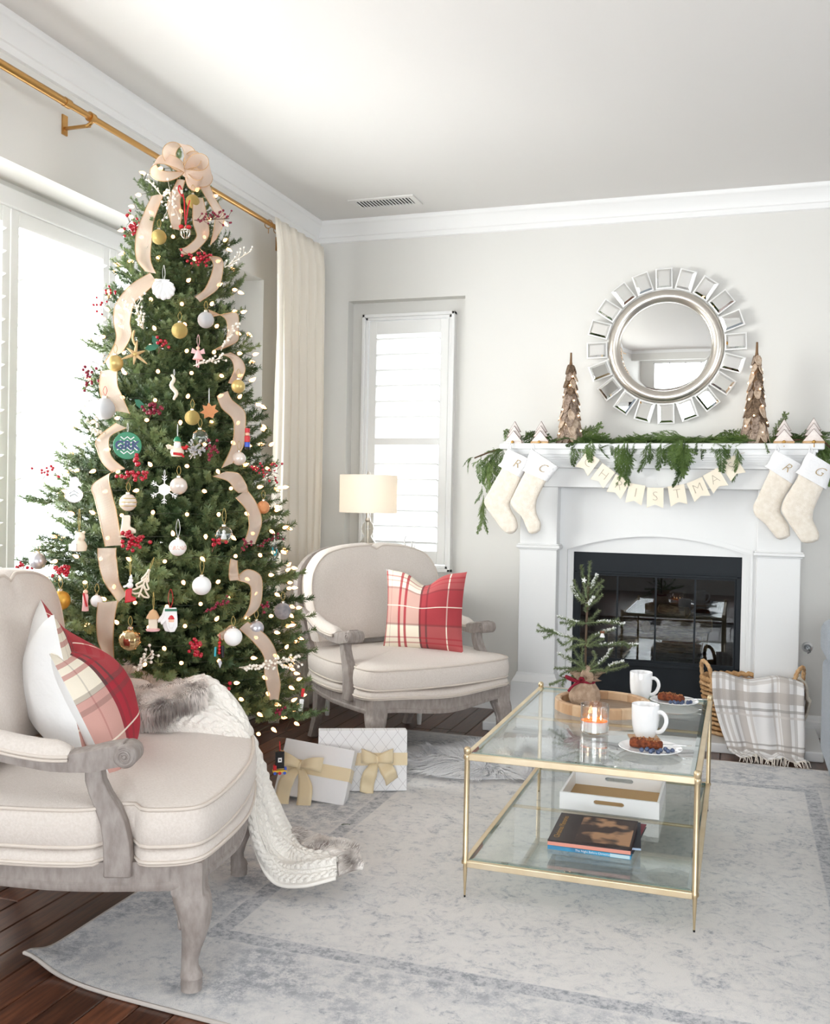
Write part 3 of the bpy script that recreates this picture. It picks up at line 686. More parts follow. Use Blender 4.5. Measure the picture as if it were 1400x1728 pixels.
# ---------------------------------------------------------------- rug
RX0, RX1, RY0, RY1 = -1.615, 0.635, 1.885, 4.53
def rug_mat():
    m, nt, p = new_mat('distressed_grey_rug'); p.inputs['Roughness'].default_value = 0.95; p.inputs['Sheen Weight'].default_value = 0.2
    L = nt.links
    tc = node(nt, 'ShaderNodeTexCoord'); sp = node(nt, 'ShaderNodeSeparateXYZ'); L.new(tc.outputs['Object'], sp.inputs[0])
    def M2(op, a, c=None, d=None):
        n = node(nt, 'ShaderNodeMath', operation=op)
        for i, q in enumerate((a, c, d)):
            if q is None: continue
            if isinstance(q, (int, float)): n.inputs[i].default_value = q
            else: L.new(q, n.inputs[i])
        return n.outputs[0]
    def noise_(sc, det=4, rough=0.6, dist=0.0):
        n = node(nt, 'ShaderNodeTexNoise'); n.inputs['Scale'].default_value = sc; n.inputs['Detail'].default_value = det; n.inputs['Roughness'].default_value = rough; n.inputs['Distortion'].default_value = dist
        L.new(tc.outputs['Object'], n.inputs['Vector']); return n.outputs['Fac']
    def step(x, lo, hi):
        r = node(nt, 'ShaderNodeMapRange'); r.inputs[1].default_value = lo; r.inputs[2].default_value = hi; L.new(x, r.inputs[0]); return r.outputs[0]
    # distance from the edge
    dx = M2('SUBTRACT', (RX1 - RX0) / 2, M2('ABSOLUTE', M2('SUBTRACT', sp.outputs[0], (RX0 + RX1) / 2)))
    dy = M2('SUBTRACT', (RY1 - RY0) / 2, M2('ABSOLUTE', M2('SUBTRACT', sp.outputs[1], (RY0 + RY1) / 2)))
    d = M2('MINIMUM', dx, dy)
    band = step(M2('ABSOLUTE', M2('SUBTRACT', d, 0.345)), 0.030, 0.024)
    band2 = step(M2('ABSOLUTE', M2('SUBTRACT', d, 0.055)), 0.016, 0.011)
    # flower rosettes and scrolls: warped voronoi cells
    wv = node(nt, 'ShaderNodeTexNoise'); wv.inputs['Scale'].default_value = 7; wv.inputs['Detail'].default_value = 2; L.new(tc.outputs['Object'], wv.inputs['Vector'])
    vm = node(nt, 'ShaderNodeVectorMath', operation='SCALE'); vm.inputs['Scale'].default_value = 0.16; L.new(wv.outputs['Color'], vm.inputs[0])
    va = node(nt, 'ShaderNodeVectorMath', operation='ADD'); L.new(tc.outputs['Object'], va.inputs[0]); L.new(vm.outputs[0], va.inputs[1])
    vo = node(nt, 'ShaderNodeTexVoronoi'); vo.inputs['Scale'].default_value = 5.2; vo.feature = 'F1'; L.new(va.outputs[0], vo.inputs['Vector'])
    ring = M2('SINE', M2('MULTIPLY', vo.outputs['Distance'], 46.0))
    vo2 = node(nt, 'ShaderNodeTexVoronoi'); vo2.inputs['Scale'].default_value = 17; vo2.feature = 'DISTANCE_TO_EDGE'; L.new(va.outputs[0], vo2.inputs['Vector'])
    leaf = step(vo2.outputs['Distance'], 0.20, 0.02)
    pat = M2('MAXIMUM', M2('MULTIPLY', step(ring, 0.1, 0.9), M2('MULTIPLY', step(vo.outputs['Distance'], 0.45, 0.3), 0.6)), M2('MULTIPLY', leaf, 0.34))
    wear = step(noise_(3.2, 6, 0.7), 0.42, 0.62)
    fine = step(noise_(55, 5, 0.75), 0.46, 0.62)
    mid = step(noise_(13, 8, 0.78, 0.9), 0.47, 0.63)
    a = M2('MULTIPLY', M2('MULTIPLY', pat, wear), M2('ADD', M2('MULTIPLY', fine, 0.7), 0.3))
    a = M2('MAXIMUM', a, M2('MULTIPLY', mid, M2('ADD', 0.16, M2('MULTIPLY', fine, 0.7))))
    bw = M2('MULTIPLY', M2('MAXIMUM', band, M2('MULTIPLY', band2, 0.3)), M2('ADD', 0.3, M2('MULTIPLY', fine, 0.65)))
    # the outer border field carries a stronger grey-blue than the centre
    fld = M2('MULTIPLY', step(d, 0.33, 0.30), M2('ADD', 0.06, M2('MULTIPLY', M2('MULTIPLY', step(noise_(30, 6, 0.8), 0.42, 0.6), 0.8), step(noise_(4, 3), 0.35, 0.6))))
    tot = M2('MINIMUM', M2('MAXIMUM', M2('MAXIMUM', a, bw), fld), 1.0)
    cr = node(nt, 'ShaderNodeValToRGB'); e = cr.color_ramp.elements
    e[0].position = 0.0; e[0].color = c4(srgb(229, 226, 224)); e[1].position = 1.0; e[1].color = c4(srgb(138, 141, 149))
    q = e.new(0.5); q.color = c4(srgb(186, 187, 192))
    L.new(tot, cr.inputs['Fac']); L.new(cr.outputs['Color'], p.inputs['Base Color'])
    bp = node(nt, 'ShaderNodeBump'); bp.inputs['Strength'].default_value = 0.5; bp.inputs['Distance'].default_value = 0.006
    L.new(noise_(420, 2), bp.inputs['Height']); L.new(bp.outputs['Normal'], p.inputs['Normal'])
    return m
M['rug'] = rug_mat()
def rug_pt(x, y):
    # the near left corner curls up, the front edge ripples
    dl = math.hypot(x - RX0, y - RY0)
    z = 0.009 + 0.030 * math.exp(-(dl / 0.07) ** 2)
    e = max(0, 1 - (y - RY0) / 0.35)
    yy = y + e * (0.035 * math.exp(-((x - RX0) / 0.16) ** 2) - 0.045 * max(0, min(1, (x - RX0 - 0.1) / 0.7)))
    return x, yy, z
def axis_pts(a, c, fine0, n):
    return [a + fine0 * k / 14 for k in range(14)] + [a + fine0 + (c - a - fine0) * k / n for k in range(n + 1)]
xs = axis_pts(RX0, RX1, 0.3, 24); ys = axis_pts(RY0, RY1, 0.3, 26)
q = MB(); nx, ny = len(xs), len(ys)
vs = [rug_pt(x, y) for y in ys for x in xs]; vb = [(x, y, z - 0.008) for x, y, z in vs]
fs = [(j * nx + i, j * nx + i + 1, (j + 1) * nx + i + 1, (j + 1) * nx + i) for j in range(ny - 1) for i in range(nx - 1)]
q.add(vs + vb, fs + [tuple(nx * ny + k for k in reversed(f)) for f in fs])
per = [j for j in range(nx)] + [j * nx + nx - 1 for j in range(1, ny)] + [(ny - 1) * nx + i for i in range(nx - 2, -1, -1)] + [j * nx for j in range(ny - 2, 0, -1)]
q.f += [(per[k], per[(k + 1) % len(per)], nx * ny + per[(k + 1) % len(per)], nx * ny + per[k]) for k in range(len(per))]
rug = obj('area_rug', q, M['rug'], None, 40); tag(rug, 'large pale rug with faded grey floral pattern and a curled corner', 'rug')
q = MB(); q.tube([Vector(vs[k]) + Vector((0, 0, -0.003)) for k in per], 0.005, 6, closed=True)
M['rug_bind'] = mat('rug_binding', srgb(186, 178, 172), 0.9); obj('bound_edge', q, M['rug_bind'], rug, 60)

# ---------------------------------------------------------------- fur helper: tapered hair blades as one stuff part
def hairs(name, roots, m, parent, wid=0.0012, nrm=(0, 0, 1)):
    # roots: (point, direction, length, bend vector)
    v = []; f = []; nb = Vector(nrm)
    for p, d, l, bnd in roots:
        d = d.normalized(); s = d.cross(nb)
        if s.length < 1e-3: s = d.orthogonal()
        s = Matrix.Rotation(random.uniform(-0.7, 0.7), 3, d) @ s.normalized() * wid
        m_ = p + d * l * 0.5 + bnd * l * 0.12; t = p + d * l * 0.92 + bnd * l * 0.5
        k = len(v); v += [tuple(p - s), tuple(p + s), tuple(m_ + s * 0.8), tuple(m_ - s * 0.8), tuple(t)]
        f += [(k, k + 1, k + 2, k + 3), (k + 3, k + 2, k + 4)]
    me = bpy.data.meshes.new(name); me.from_pydata(v, [], f); me.update(); me.materials.append(m)
    o = bpy.data.objects.new(name, me); COL.objects.link(o); o.parent = parent; o['kind'] = 'stuff'
    return o
def hair_mat(name, c0, c1, scale, lo=0.4, hi=0.6):
    m = mat(name, c0, 0.8, col2=c1, scale=scale, lo=lo, hi=hi, detail=2); nt = m.node_tree; p = nt.nodes['Principled BSDF']; ramp = [n for n in nt.nodes if n.type == 'VALTORGB'][0]
    tl = node(nt, 'ShaderNodeBsdfTranslucent'); nt.links.new(ramp.outputs['Color'], tl.inputs[0]); mx = node(nt, 'ShaderNodeMixShader'); mx.inputs[0].default_value = 0.15
    nt.links.new(p.outputs[0], mx.inputs[1]); nt.links.new(tl.outputs[0], mx.inputs[2]); nt.links.new(mx.outputs[0], nt.nodes['Material Output'].inputs[0]); return m
M['white_fur'] = hair_mat('white_fur', (0.95, 0.95, 0.96), (0.88, 0.88, 0.9), 6)
# sheepskin
sk = thing('sheepskin_rug', 'fluffy white sheepskin lying on the grey rug behind the glass table', 'sheepskin', (-0.95, 4.14, 0.012), (0, 0, 0.55))
rs = random.Random(11)
def sk_r(a): return 1 + 0.10 * math.sin(2 * a + 0.6) + 0.09 * math.sin(3 * a) + 0.06 * math.sin(5 * a + 1)
SA, SB = 0.42, 0.27
def sk_h(rr, a): return 0.030 * (1 - rr ** 4) + 0.004
q = MB(); n = 48
rings = []
for rr in (0.05, 0.3, 0.55, 0.78, 0.92, 1.0): rings.append([(SA * rr * sk_r(a) * math.cos(a), SB * rr * sk_r(a) * math.sin(a), sk_h(rr, a)) for a in [2 * math.pi * k / n for k in range(n)]])
q.rings(rings + [[(x, y, 0.0) for x, y, z in rings[-1]]]); obj('hide', q, M['white_fur'], sk, 180)
roots = []
for k in range(15000):
    rr = math.sqrt(rs.random()); a = rs.random() * 6.283
    p = Vector((SA * rr * sk_r(a) * math.cos(a), SB * rr * sk_r(a) * math.sin(a), sk_h(rr, a)))
    o2 = Vector((math.cos(a), math.sin(a), 0)) * (0.3 + rr)
    cl = Vector((noise.noise(p * 9), noise.noise(p * 9 + Vector((7, 0, 0))), 0)) * 1.6
    roots.append((p, Vector((0, 0, 0.55)) + o2 * 0.8 + cl, rs.uniform(0.045, 0.085), o2 * 0.6 + cl * 0.8 + Vector((0, 0, -0.55))))
hairs('fleece', roots, M['white_fur'], sk, 0.0018)

# ---------------------------------------------------------------- glass coffee table
TX0, TX1, TY0, TY1 = -0.727, -0.094, 2.684, 3.762
tb = thing('coffee_table', 'two tier glass coffee table with slim brass frame', 'coffee table', ((TX0 + TX1) / 2, (TY0 + TY1) / 2, 0.010))
TO = Vector(tb.location)
def loc(q): return q
hx, hy = (TX1 - TX0) / 2, (TY1 - TY0) / 2
leg = MB(); leg.lathe([(0.0026, 0.004), (0.0032, 0.02), (0.0062, 0.088), (0.0062, 0.096), (0.0105, 0.097), (0.0108, 0.104), (0.0078, 0.108), (0.0078, 0.392), (0.0078, 0.396), (0.0100, 0.397), (0.0106, 0.403), (0.0106, 0.408), (0.0085, 0.411), (0.0098, 0.416), (0.0104, 0.421), (0.0098, 0.426), (0.0072, 0.4305), (0.003, 0.4325)], 20)
legm = mesh_of('leg', leg, M['brass'], 40)
cap = MB(); cap.lathe([(0.0028, 0.0), (0.003, 0.003), (0.0028, 0.006)], 10); capm = mesh_of('rubber_foot', cap, M['iron_dark'])
for sx in (-1, 1):
    for sy in (-1, 1):
        l = piece('leg', legm, None, tb, (sx * hx, sy * hy, 0)); piece('rubber_foot', capm, None, l, (0, 0, 0))
for zt, nm in ((0.395, 'top'), (0.088, 'shelf')):
    for sy in (-1, 1):
        q = MB(); q.box(-hx + 0.006, hx - 0.006, sy * hy - 0.008, sy * hy + 0.008, zt, zt + 0.018); obj('frame_rail', q, M['brass_pale'], tb, None, 0.002)
    for sx in (-1, 1):
        q = MB(); q.box(sx * hx - 0.008, sx * hx + 0.008, -hy + 0.006, hy - 0.006, zt, zt + 0.018); obj('frame_rail', q, M['brass_pale'], tb, None, 0.002)
    q = MB(); q.box(-hx + 0.006, hx - 0.006, 0.04, 0.055, zt, zt + 0.008); obj('crossbar', q, M['brass'], tb, None, 0.002)
    gx, gy = hx - 0.009, hy - 0.009
    q = MB(); q.box(-gx, gx, -gy, gy, zt + 0.0105, zt + 0.0185); g = obj('glass_top' if nm == 'top' else 'glass_shelf', q, M['glass_table'], tb)
    q = MB(); w = 0.012
    for (a0, a1, b0, b1) in ((-gx, gx, -gy, -gy + 0.002), (-gx, gx, gy - 0.002, gy), (-gx, -gx + 0.002, -gy, gy), (gx - 0.002, gx, -gy, gy)): q.box(a0, a1, b0, b1, zt + 0.0104, zt + 0.0187)
    obj('polished_edge', q, M['glass_edge'], g)
    # ground bevel: a sloped strip all round the upper face
    q = MB(); z1 = zt + 0.0190; z0 = zt + 0.0187
    q.rings([[(-gx, -gy, z0), (gx, -gy, z0), (gx, gy, z0), (-gx, gy, z0)], [(-gx + w, -gy + w, z1 + 0.0012), (gx - w, -gy + w, z1 + 0.0012), (gx - w, gy - w, z1 + 0.0012), (-gx + w, gy - w, z1 + 0.0012)]], cap0=False, cap1=False)
    M.setdefault('bevel_glass', pane_mat('ground_glass_bevel', (0.60, 0.66, 0.64), 1.3, 0.02)); obj('ground_bevel', q, M['bevel_glass'], g)
ZT = 0.010 + 0.395 + 0.0186; ZS = 0.010 + 0.088 + 0.0186

# --- round wooden tray
M['tray_wood'] = mat('pale_acacia_wood', srgb(205, 170, 134), 0.5, col2=srgb(176, 136, 100), scale=7, stretch=(1, 6, 1))
M['tray_wood2'] = mat('light_acacia_wood', srgb(222, 196, 164), 0.5, col2=srgb(196, 158, 122), scale=7, stretch=(1, 6, 1))
M['tray_floor'] = mat('grey_brown_wood', srgb(150, 128, 108), 0.5, col2=srgb(120, 98, 80), scale=6, stretch=(1, 8, 1))
tr = thing('round_tray', 'round pale wooden tray with a raised rim under the little tree', 'tray', (-0.445, 3.435, ZT))
R = 0.166; NS = 12
for k in range(NS):                                            # rim staves
    a0 = 2 * math.pi * k / NS + 0.003; a1 = 2 * math.pi * (k + 1) / NS - 0.003; rs_ = []
    for a in [lerp(a0, a1, i / 5) for i in range(6)]:
        rs_.append([((R - 0.022) * math.cos(a), (R - 0.022) * math.sin(a), 0.0), (R * math.cos(a), R * math.sin(a), 0.0), (R * math.cos(a), R * math.sin(a), 0.032), ((R - 0.004) * math.cos(a), (R - 0.004) * math.sin(a), 0.036), ((R - 0.018) * math.cos(a), (R - 0.018) * math.sin(a), 0.036), ((R - 0.022) * math.cos(a), (R - 0.022) * math.sin(a), 0.032)])
    q = MB(); q.rings(rs_); obj('stave', q, M['tray_wood' if k % 2 else 'tray_wood2'], tr, 30)
q = MB(); q.lathe([(0.0001, 0.0), (R - 0.021, 0.0), (R - 0.021, 0.008), (0.0001, 0.008)], 40, cap0=False, cap1=False); obj('tray_bottom', q, M['tray_floor'], tr, 30)

# --- burlap wrapped little tree
M['burlap'] = mat('burlap', srgb(188, 164, 142), 0.95, col2=srgb(164, 138, 116), scale=60, bump=0.5, bscale=220)
M['red_yarn'] = mat('dark_red_yarn', srgb(134, 18, 44), 0.8, bump=0.5, bscale=300)
M['spruce'] = mat('spruce_needle', srgb(142, 154, 108), 0.6, col2=srgb(108, 124, 88), scale=12)
M['snow'] = mat('flocked_snow', (0.85, 0.86, 0.84), 0.9, bump=0.5, bscale=200)
M['twig'] = mat('grey_brown_twig', srgb(92, 74, 58), 0.8)
BT = Vector((-0.506, 3.425, ZT + 0.009))
bt = thing('burlap_tree', 'small snow tipped spruce in a burlap sack tied with dark red yarn', 'small tree', tuple(BT))
def sack(a, z):
    prof = [(0, 0.034), (0.006, 0.046), (0.03, 0.054), (0.055, 0.052), (0.078, 0.036), (0.09, 0.028), (0.10, 0.034), (0.112, 0.05)]
    for (z0, r0), (z1, r1) in zip(prof, prof[1:]):
        if z0 <= z <= z1: r = lerp(r0, r1, (z - z0) / (z1 - z0)); break
    fold = 0.0035 * math.sin(9 * a + 2) + 0.002 * math.sin(17 * a)
    k = 1 if z < 0.09 else 1 + 7 * (z - 0.09) / 0.02
    return r + fold * (0.3 + z * 8) * k * 0.7
q = MB(); rs_ = []
for z in (0.0, 0.004, 0.012, 0.03, 0.045, 0.06, 0.072, 0.082, 0.09, 0.098, 0.106, 0.112):
    rs_.append([((sack(a, z)) * math.cos(a), (sack(a, z)) * math.sin(a), z + (0.012 * math.sin(3 * a + 1) if z > 0.105 else 0)) for a in [2 * math.pi * k / 48 for k in range(48)]])
q.rings(rs_, True, True, False); obj('sack', q, M['burlap'], bt, 180)
q = MB(); q.grid(lambda a, c: (0.012 + 0.030 * (a - 0.5) * (1 + 0.6 * math.sin(c * 3)), -0.03 - 0.012 * math.sin(c * 2.6), 0.088 + 0.062 * c - 0.02 * (a - 0.5) ** 2 * 4 * c), 5, 7); obj('sack_flap', q, M['burlap'], bt, 'flat_sheet', solid=0.002)
q = MB(); q.tube([(0.032 * math.cos(a), 0.032 * math.sin(a), 0.088 + 0.002 * math.sin(3 * a)) for a in [2 * math.pi * k / 24 for k in range(24)]], 0.005, 8, closed=True)
q.tube(catmull([(-0.012, -0.032, 0.088), (-0.04, -0.04, 0.10), (-0.062, -0.035, 0.106), (-0.05, -0.036, 0.096), (-0.012, -0.034, 0.088)], 5), 0.0045, 8)
q.tube(catmull([(-0.012, -0.032, 0.088), (0.004, -0.046, 0.1), (-0.008, -0.05, 0.106), (-0.014, -0.036, 0.09)], 5), 0.0045, 8)
q.tube(catmull([(-0.014, -0.034, 0.088), (-0.03, -0.048, 0.08), (-0.042, -0.05, 0.068), (-0.05, -0.052, 0.056)], 5), 0.0045, 8)
obj('yarn_tie', q, M['red_yarn'], bt, 60)
def needle_branch(name, pts, parent, m, nl=0.018, dens=520, stem=0.0022, wid=0.0009, rnd=random, fwd=0.75, stem_m=None):
    # a twig with needles brushed towards its tip; one mesh, needles and stem
    pts = catmull([Vector(p) for p in pts], 6); q = MB(); q.tube(pts, [lerp(stem, stem * 0.4, k / (len(pts) - 1)) for k in range(len(pts))], 5)
    L = sum((pts[k + 1] - pts[k]).length for k in range(len(pts) - 1)); n = int(L * dens)
    for k in range(n):
        t = rnd.random() * (len(pts) - 1); i = min(int(t), len(pts) - 2); p = pts[i].lerp(pts[i + 1], t - i)
        d = (pts[i + 1] - pts[i]).normalized(); s = Matrix.Rotation(rnd.random() * 6.283, 3, d) @ d.orthogonal().normalized()
        nd = (d * fwd + s).normalized(); l = nl * rnd.uniform(0.75, 1.1) * (1 - 0.35 * t / (len(pts) - 1)); w = nd.cross(d).normalized() * wid
        q.add([p - w, p + w, p + nd * l * 0.6 + w * 0.8, p + nd * l, p + nd * l * 0.6 - w * 0.8], [(0, 1, 2, 3, 4)])
    me = bpy.data.meshes.new(name); me.from_pydata(q.v, [], q.f); me.update(); me.materials.append(m)
    o = bpy.data.objects.new(name, me); COL.objects.link(o); o.parent = parent
    return o
BR = [[(-0.507, 3.425, 0.760), (-0.503, 3.425, 0.837), (-0.498, 3.425, 0.940)], [(-0.511, 3.420, 0.802), (-0.539, 3.420, 0.839), (-0.552, 3.420, 0.872)], [(-0.517, 3.450, 0.792), (-0.547, 3.450, 0.815), (-0.565, 3.450, 0.850)],
      [(-0.503, 3.400, 0.815), (-0.518, 3.400, 0.890), (-0.523, 3.400, 0.927)], [(-0.504, 3.430, 0.812), (-0.475, 3.430, 0.852), (-0.453, 3.430, 0.877)], [(-0.505, 3.440, 0.818), (-0.487, 3.440, 0.861), (-0.474, 3.440, 0.891)], [(-0.500, 3.410, 0.797), (-0.472, 3.410, 0.829), (-0.452, 3.410, 0.856)],
      [(-0.500, 3.400, 0.791), (-0.473, 3.400, 0.806), (-0.450, 3.400, 0.830)], [(-0.504, 3.390, 0.785), (-0.492, 3.390, 0.796), (-0.479, 3.390, 0.817)], [(-0.509, 3.420, 0.722), (-0.551, 3.420, 0.727), (-0.602, 3.420, 0.741)], [(-0.547, 3.420, 0.725), (-0.572, 3.420, 0.720), (-0.596, 3.420, 0.720)], [(-0.540, 3.400, 0.724), (-0.554, 3.400, 0.715), (-0.566, 3.400, 0.702)],
      [(-0.510, 3.440, 0.720), (-0.488, 3.440, 0.742), (-0.464, 3.440, 0.770)], [(-0.506, 3.410, 0.725), (-0.439, 3.410, 0.734), (-0.378, 3.410, 0.729)], [(-0.425, 3.410, 0.734), (-0.408, 3.410, 0.739), (-0.395, 3.410, 0.747)], [(-0.509, 3.420, 0.659), (-0.585, 3.420, 0.675), (-0.620, 3.420, 0.687)], [(-0.617, 3.420, 0.687), (-0.649, 3.420, 0.694), (-0.676, 3.420, 0.708)], [(-0.615, 3.420, 0.686), (-0.649, 3.420, 0.687), (-0.679, 3.420, 0.687)], [(-0.610, 3.410, 0.687), (-0.632, 3.410, 0.675), (-0.653, 3.410, 0.664)],
      [(-0.545, 3.390, 0.671), (-0.579, 3.390, 0.648), (-0.600, 3.390, 0.664)], [(-0.501, 3.380, 0.658), (-0.542, 3.380, 0.645), (-0.566, 3.380, 0.630)], [(-0.502, 3.410, 0.647), (-0.423, 3.410, 0.656), (-0.331, 3.410, 0.660)], [(-0.409, 3.400, 0.660), (-0.375, 3.400, 0.669), (-0.355, 3.400, 0.653)], [(-0.505, 3.460, 0.661), (-0.455, 3.460, 0.689), (-0.414, 3.460, 0.704)], [(-0.496, 3.370, 0.650), (-0.487, 3.370, 0.671), (-0.473, 3.370, 0.689)], [(-0.494, 3.380, 0.648), (-0.461, 3.380, 0.671), (-0.440, 3.380, 0.679)],
      [(-0.509, 3.420, 0.572), (-0.551, 3.420, 0.586), (-0.598, 3.420, 0.609)], [(-0.510, 3.430, 0.560), (-0.563, 3.430, 0.559), (-0.615, 3.430, 0.556)], [(-0.503, 3.390, 0.574), (-0.530, 3.390, 0.613), (-0.548, 3.390, 0.643)], [(-0.498, 3.370, 0.570), (-0.529, 3.370, 0.592), (-0.561, 3.370, 0.611)], [(-0.501, 3.380, 0.565), (-0.514, 3.380, 0.606), (-0.508, 3.380, 0.640)],
      [(-0.492, 3.410, 0.564), (-0.443, 3.410, 0.599), (-0.415, 3.410, 0.639)], [(-0.491, 3.420, 0.556), (-0.416, 3.420, 0.568), (-0.360, 3.420, 0.588)], [(-0.438, 3.430, 0.565), (-0.411, 3.430, 0.584), (-0.377, 3.430, 0.596)], [(-0.509, 3.400, 0.549), (-0.571, 3.400, 0.527), (-0.625, 3.400, 0.502)], [(-0.568, 3.400, 0.527), (-0.578, 3.400, 0.518), (-0.581, 3.400, 0.500)], [(-0.484, 3.370, 0.564), (-0.450, 3.370, 0.574), (-0.427, 3.370, 0.569)], [(-0.504, 3.410, 0.556), (-0.546, 3.410, 0.560), (-0.591, 3.410, 0.536)], [(-0.504, 3.460, 0.555), (-0.477, 3.460, 0.596), (-0.485, 3.460, 0.620)]]
rb = random.Random(21)
q = MB(); q.tube(catmull([(0, 0, 0.06), (0.0, 0, 0.25), (0.002, 0, 0.34), (0.004, 0, 0.42)], 4), 0.004, 7); obj('stem', q, M['twig'], bt, 60)
for k, pts in enumerate(BR):
    pts = [Vector(p) - BT for p in pts]
    needle_branch('branch', pts, bt, M['spruce'], 0.0175, 2700, 0.0026, 0.0012, rb, 0.5)
    if k in (2, 5, 8, 9, 13, 15, 21, 23, 26, 31, 33):
        ps = catmull(pts, 6)[4:14]; q = MB()
        for p in ps:
            for _ in range(6): q.ball(p + Vector((rb.uniform(-.006, .006), rb.uniform(-.006, .006), rb.uniform(0.001, .007))), rb.uniform(0.0014, 0.0034), 5, 3)
        o = obj('snow', q, M['snow'], bt, 180); o['kind'] = 'stuff'
# tiny ornaments on the little tree
q = MB(); q.prism([((0.011 if k % 2 == 0 else 0.0048) * math.sin(k * math.pi / 5), (0.011 if k % 2 == 0 else 0.0048) * math.cos(k * math.pi / 5)) for k in range(10)], -0.0015, 0.0015)
o = obj('star_ornament', q, M['snow'], None, None, loc=(-0.511, 3.385, 0.877)); o.rotation_euler = (math.pi / 2, 0.2, 0); tag(o, 'tiny white star on the little burlap tree', 'ornament')
bb = thing('bell_ornament', 'tiny white bell with brown bow on the little burlap tree', 'ornament', (-0.441, 3.360, 0.695))
q = MB(); q.lathe([(0.0, 0.006), (0.004, 0.005), (0.006, 0.0), (0.009, -0.008), (0.0085, -0.0085), (0.0, -0.004)], 14); obj('bell', q, M['cuff'], bb, 50)
q = MB(); q.ball((0.004, 0, 0.009), 0.0042, 8, 5); q.ball((-0.004, 0, 0.009), 0.0042, 8, 5); q.ball((0, 0, 0.008), 0.003, 8, 5); obj('bow', q, mat('brown_ribbon', srgb(120, 72, 44), 0.7), bb, 60)

# --- candle
M['jar_glass'] = pane_mat('candle_glass', (0.95, 0.95, 0.95), 2.2, 0.0, 1.5)
M['wax'] = mat('white_wax', (0.88, 0.86, 0.83), 0.35); M['wax'].node_tree.nodes['Principled BSDF'].inputs['Subsurface Weight'].default_value = 0.3
M['melt'] = mat('flame_glow_wax', srgb(246, 140, 52), 0.08, emit=srgb(255, 120, 30), estr=0.5)  # orange glow of the flames put into the melted white wax
M['flame'] = mat('candle_flame', (1, 0.8, 0.5), 0.5, emit=(1.0, 0.66, 0.3), estr=9)
cd = thing('candle', 'glass jar candle with three burning wicks in front of the round tray', 'candle', (-0.422, 3.08, ZT + 0.002))
R = 0.0445
q = MB(); q.lathe([(R - 0.006, 0.0), (R, 0.004), (R, 0.086), (R - 0.001, 0.088), (R - 0.0025, 0.087), (R - 0.0025, 0.005), (0.0001, 0.004)], 40, cap1=False); obj('glass_jar', q, M['jar_glass'], cd, 40)
q = MB(); q.lathe([(0.0001, 0.0045), (R - 0.003, 0.0055), (R - 0.003, 0.036), (R - 0.008, 0.035), (0.0001, 0.035)], 40, cap0=False, cap1=False); obj('wax', q, M['wax'], cd, 40)
for k, (x, y) in enumerate(((-0.019, -0.012), (0.019, -0.012), (0.0, 0.02))):
    q = MB(); q.lathe([(0.0001, 0.0362), (0.014, 0.0362), (0.0215, 0.0375), (0.0225, 0.0395), (0.0185, 0.0385), (0.0001, 0.0372)], 20, TR(x, y, 0), cap0=False, cap1=False); obj('melted_pool', q, M['melt'], cd, 40)
    q = MB(); q.tube([(x, y, 0.036), (x + 0.001, y, 0.044)], 0.0007, 5); w_ = obj('wick', q, M['iron_dark'], cd)
    q = MB(); q.lathe([(0.0002, 0.042), (0.0024, 0.0445), (0.003, 0.047), (0.002, 0.051), (0.0003, 0.057)], 10, TR(x + 0.001, y, 0)); obj('flame', q, M['flame'], w_, 60)

# --- mugs, plates, cake, berries, forks
M['china'] = mat('white_glazed_china', (0.87, 0.87, 0.88), 0.12, coat=0.3)
def make_mug(name, label, loc, s=1.0, rz=0.0):
    t = thing(name, label, 'mug', loc, (0, 0, rz), 'mugs on the coffee table'); t.scale = (s, s, s)
    q = MB(); q.lathe([(0.0001, 0.001), (0.024, 0.001), (0.0255, 0.0), (0.028, 0.003), (0.034, 0.016), (0.0385, 0.036), (0.0405, 0.06), (0.041, 0.1), (0.0402, 0.1015), (0.039, 0.1), (0.0385, 0.06), (0.036, 0.036), (0.031, 0.018), (0.02, 0.008), (0.0001, 0.007)], 40, cap0=False, cap1=False); obj('cup', q, M['china'], t, 60)
    pts = catmull([(0.0395, 0, 0.082), (0.052, 0, 0.083), (0.064, 0, 0.073), (0.067, 0, 0.055), (0.058, 0, 0.034), (0.046, 0, 0.024), (0.036, 0, 0.022)], 5)
    q = MB(); q.tube(pts, 0.0042, 10, ry=0.0065, up=(0, 1, 0)); obj('handle', q, M['china'], t, 60)
    return t
make_mug('mug', 'white china mug standing behind, next to the plate at the far end of the table', (-0.337, 3.672, ZT), 1.0, -0.25)
make_mug('mug', 'white china mug on the coaster behind the nearer cake plate', (-0.265, 3.055, ZT + 0.005), 1.02, -0.35)
q = MB(); q.box(-0.045, 0.045, -0.045, 0.045, 0, 0.004); o = obj('coaster', q, M['tray_wood'], None, None, 0.0015, loc=(-0.265, 3.055, ZT + 0.0005)); o.rotation_euler = (0, 0, 0.3); tag(o, 'thin square wooden coaster under the nearer mug', 'coaster')
M['cake'] = mat('cinnamon_cake', srgb(142, 70, 34), 0.85, col2=srgb(96, 44, 22), scale=90, bump=0.8, bscale=160)
M['crumb'] = mat('crumb_topping', srgb(196, 140, 92), 0.9, col2=srgb(150, 92, 52), scale=80, bump=0.8, bscale=200)
M['blueberry'] = mat('blueberry_skin', srgb(50, 62, 94), 0.45, col2=srgb(84, 98, 128), scale=60)
M['steel'] = mat('polished_steel', (0.72, 0.72, 0.73), 0.15, 1.0)
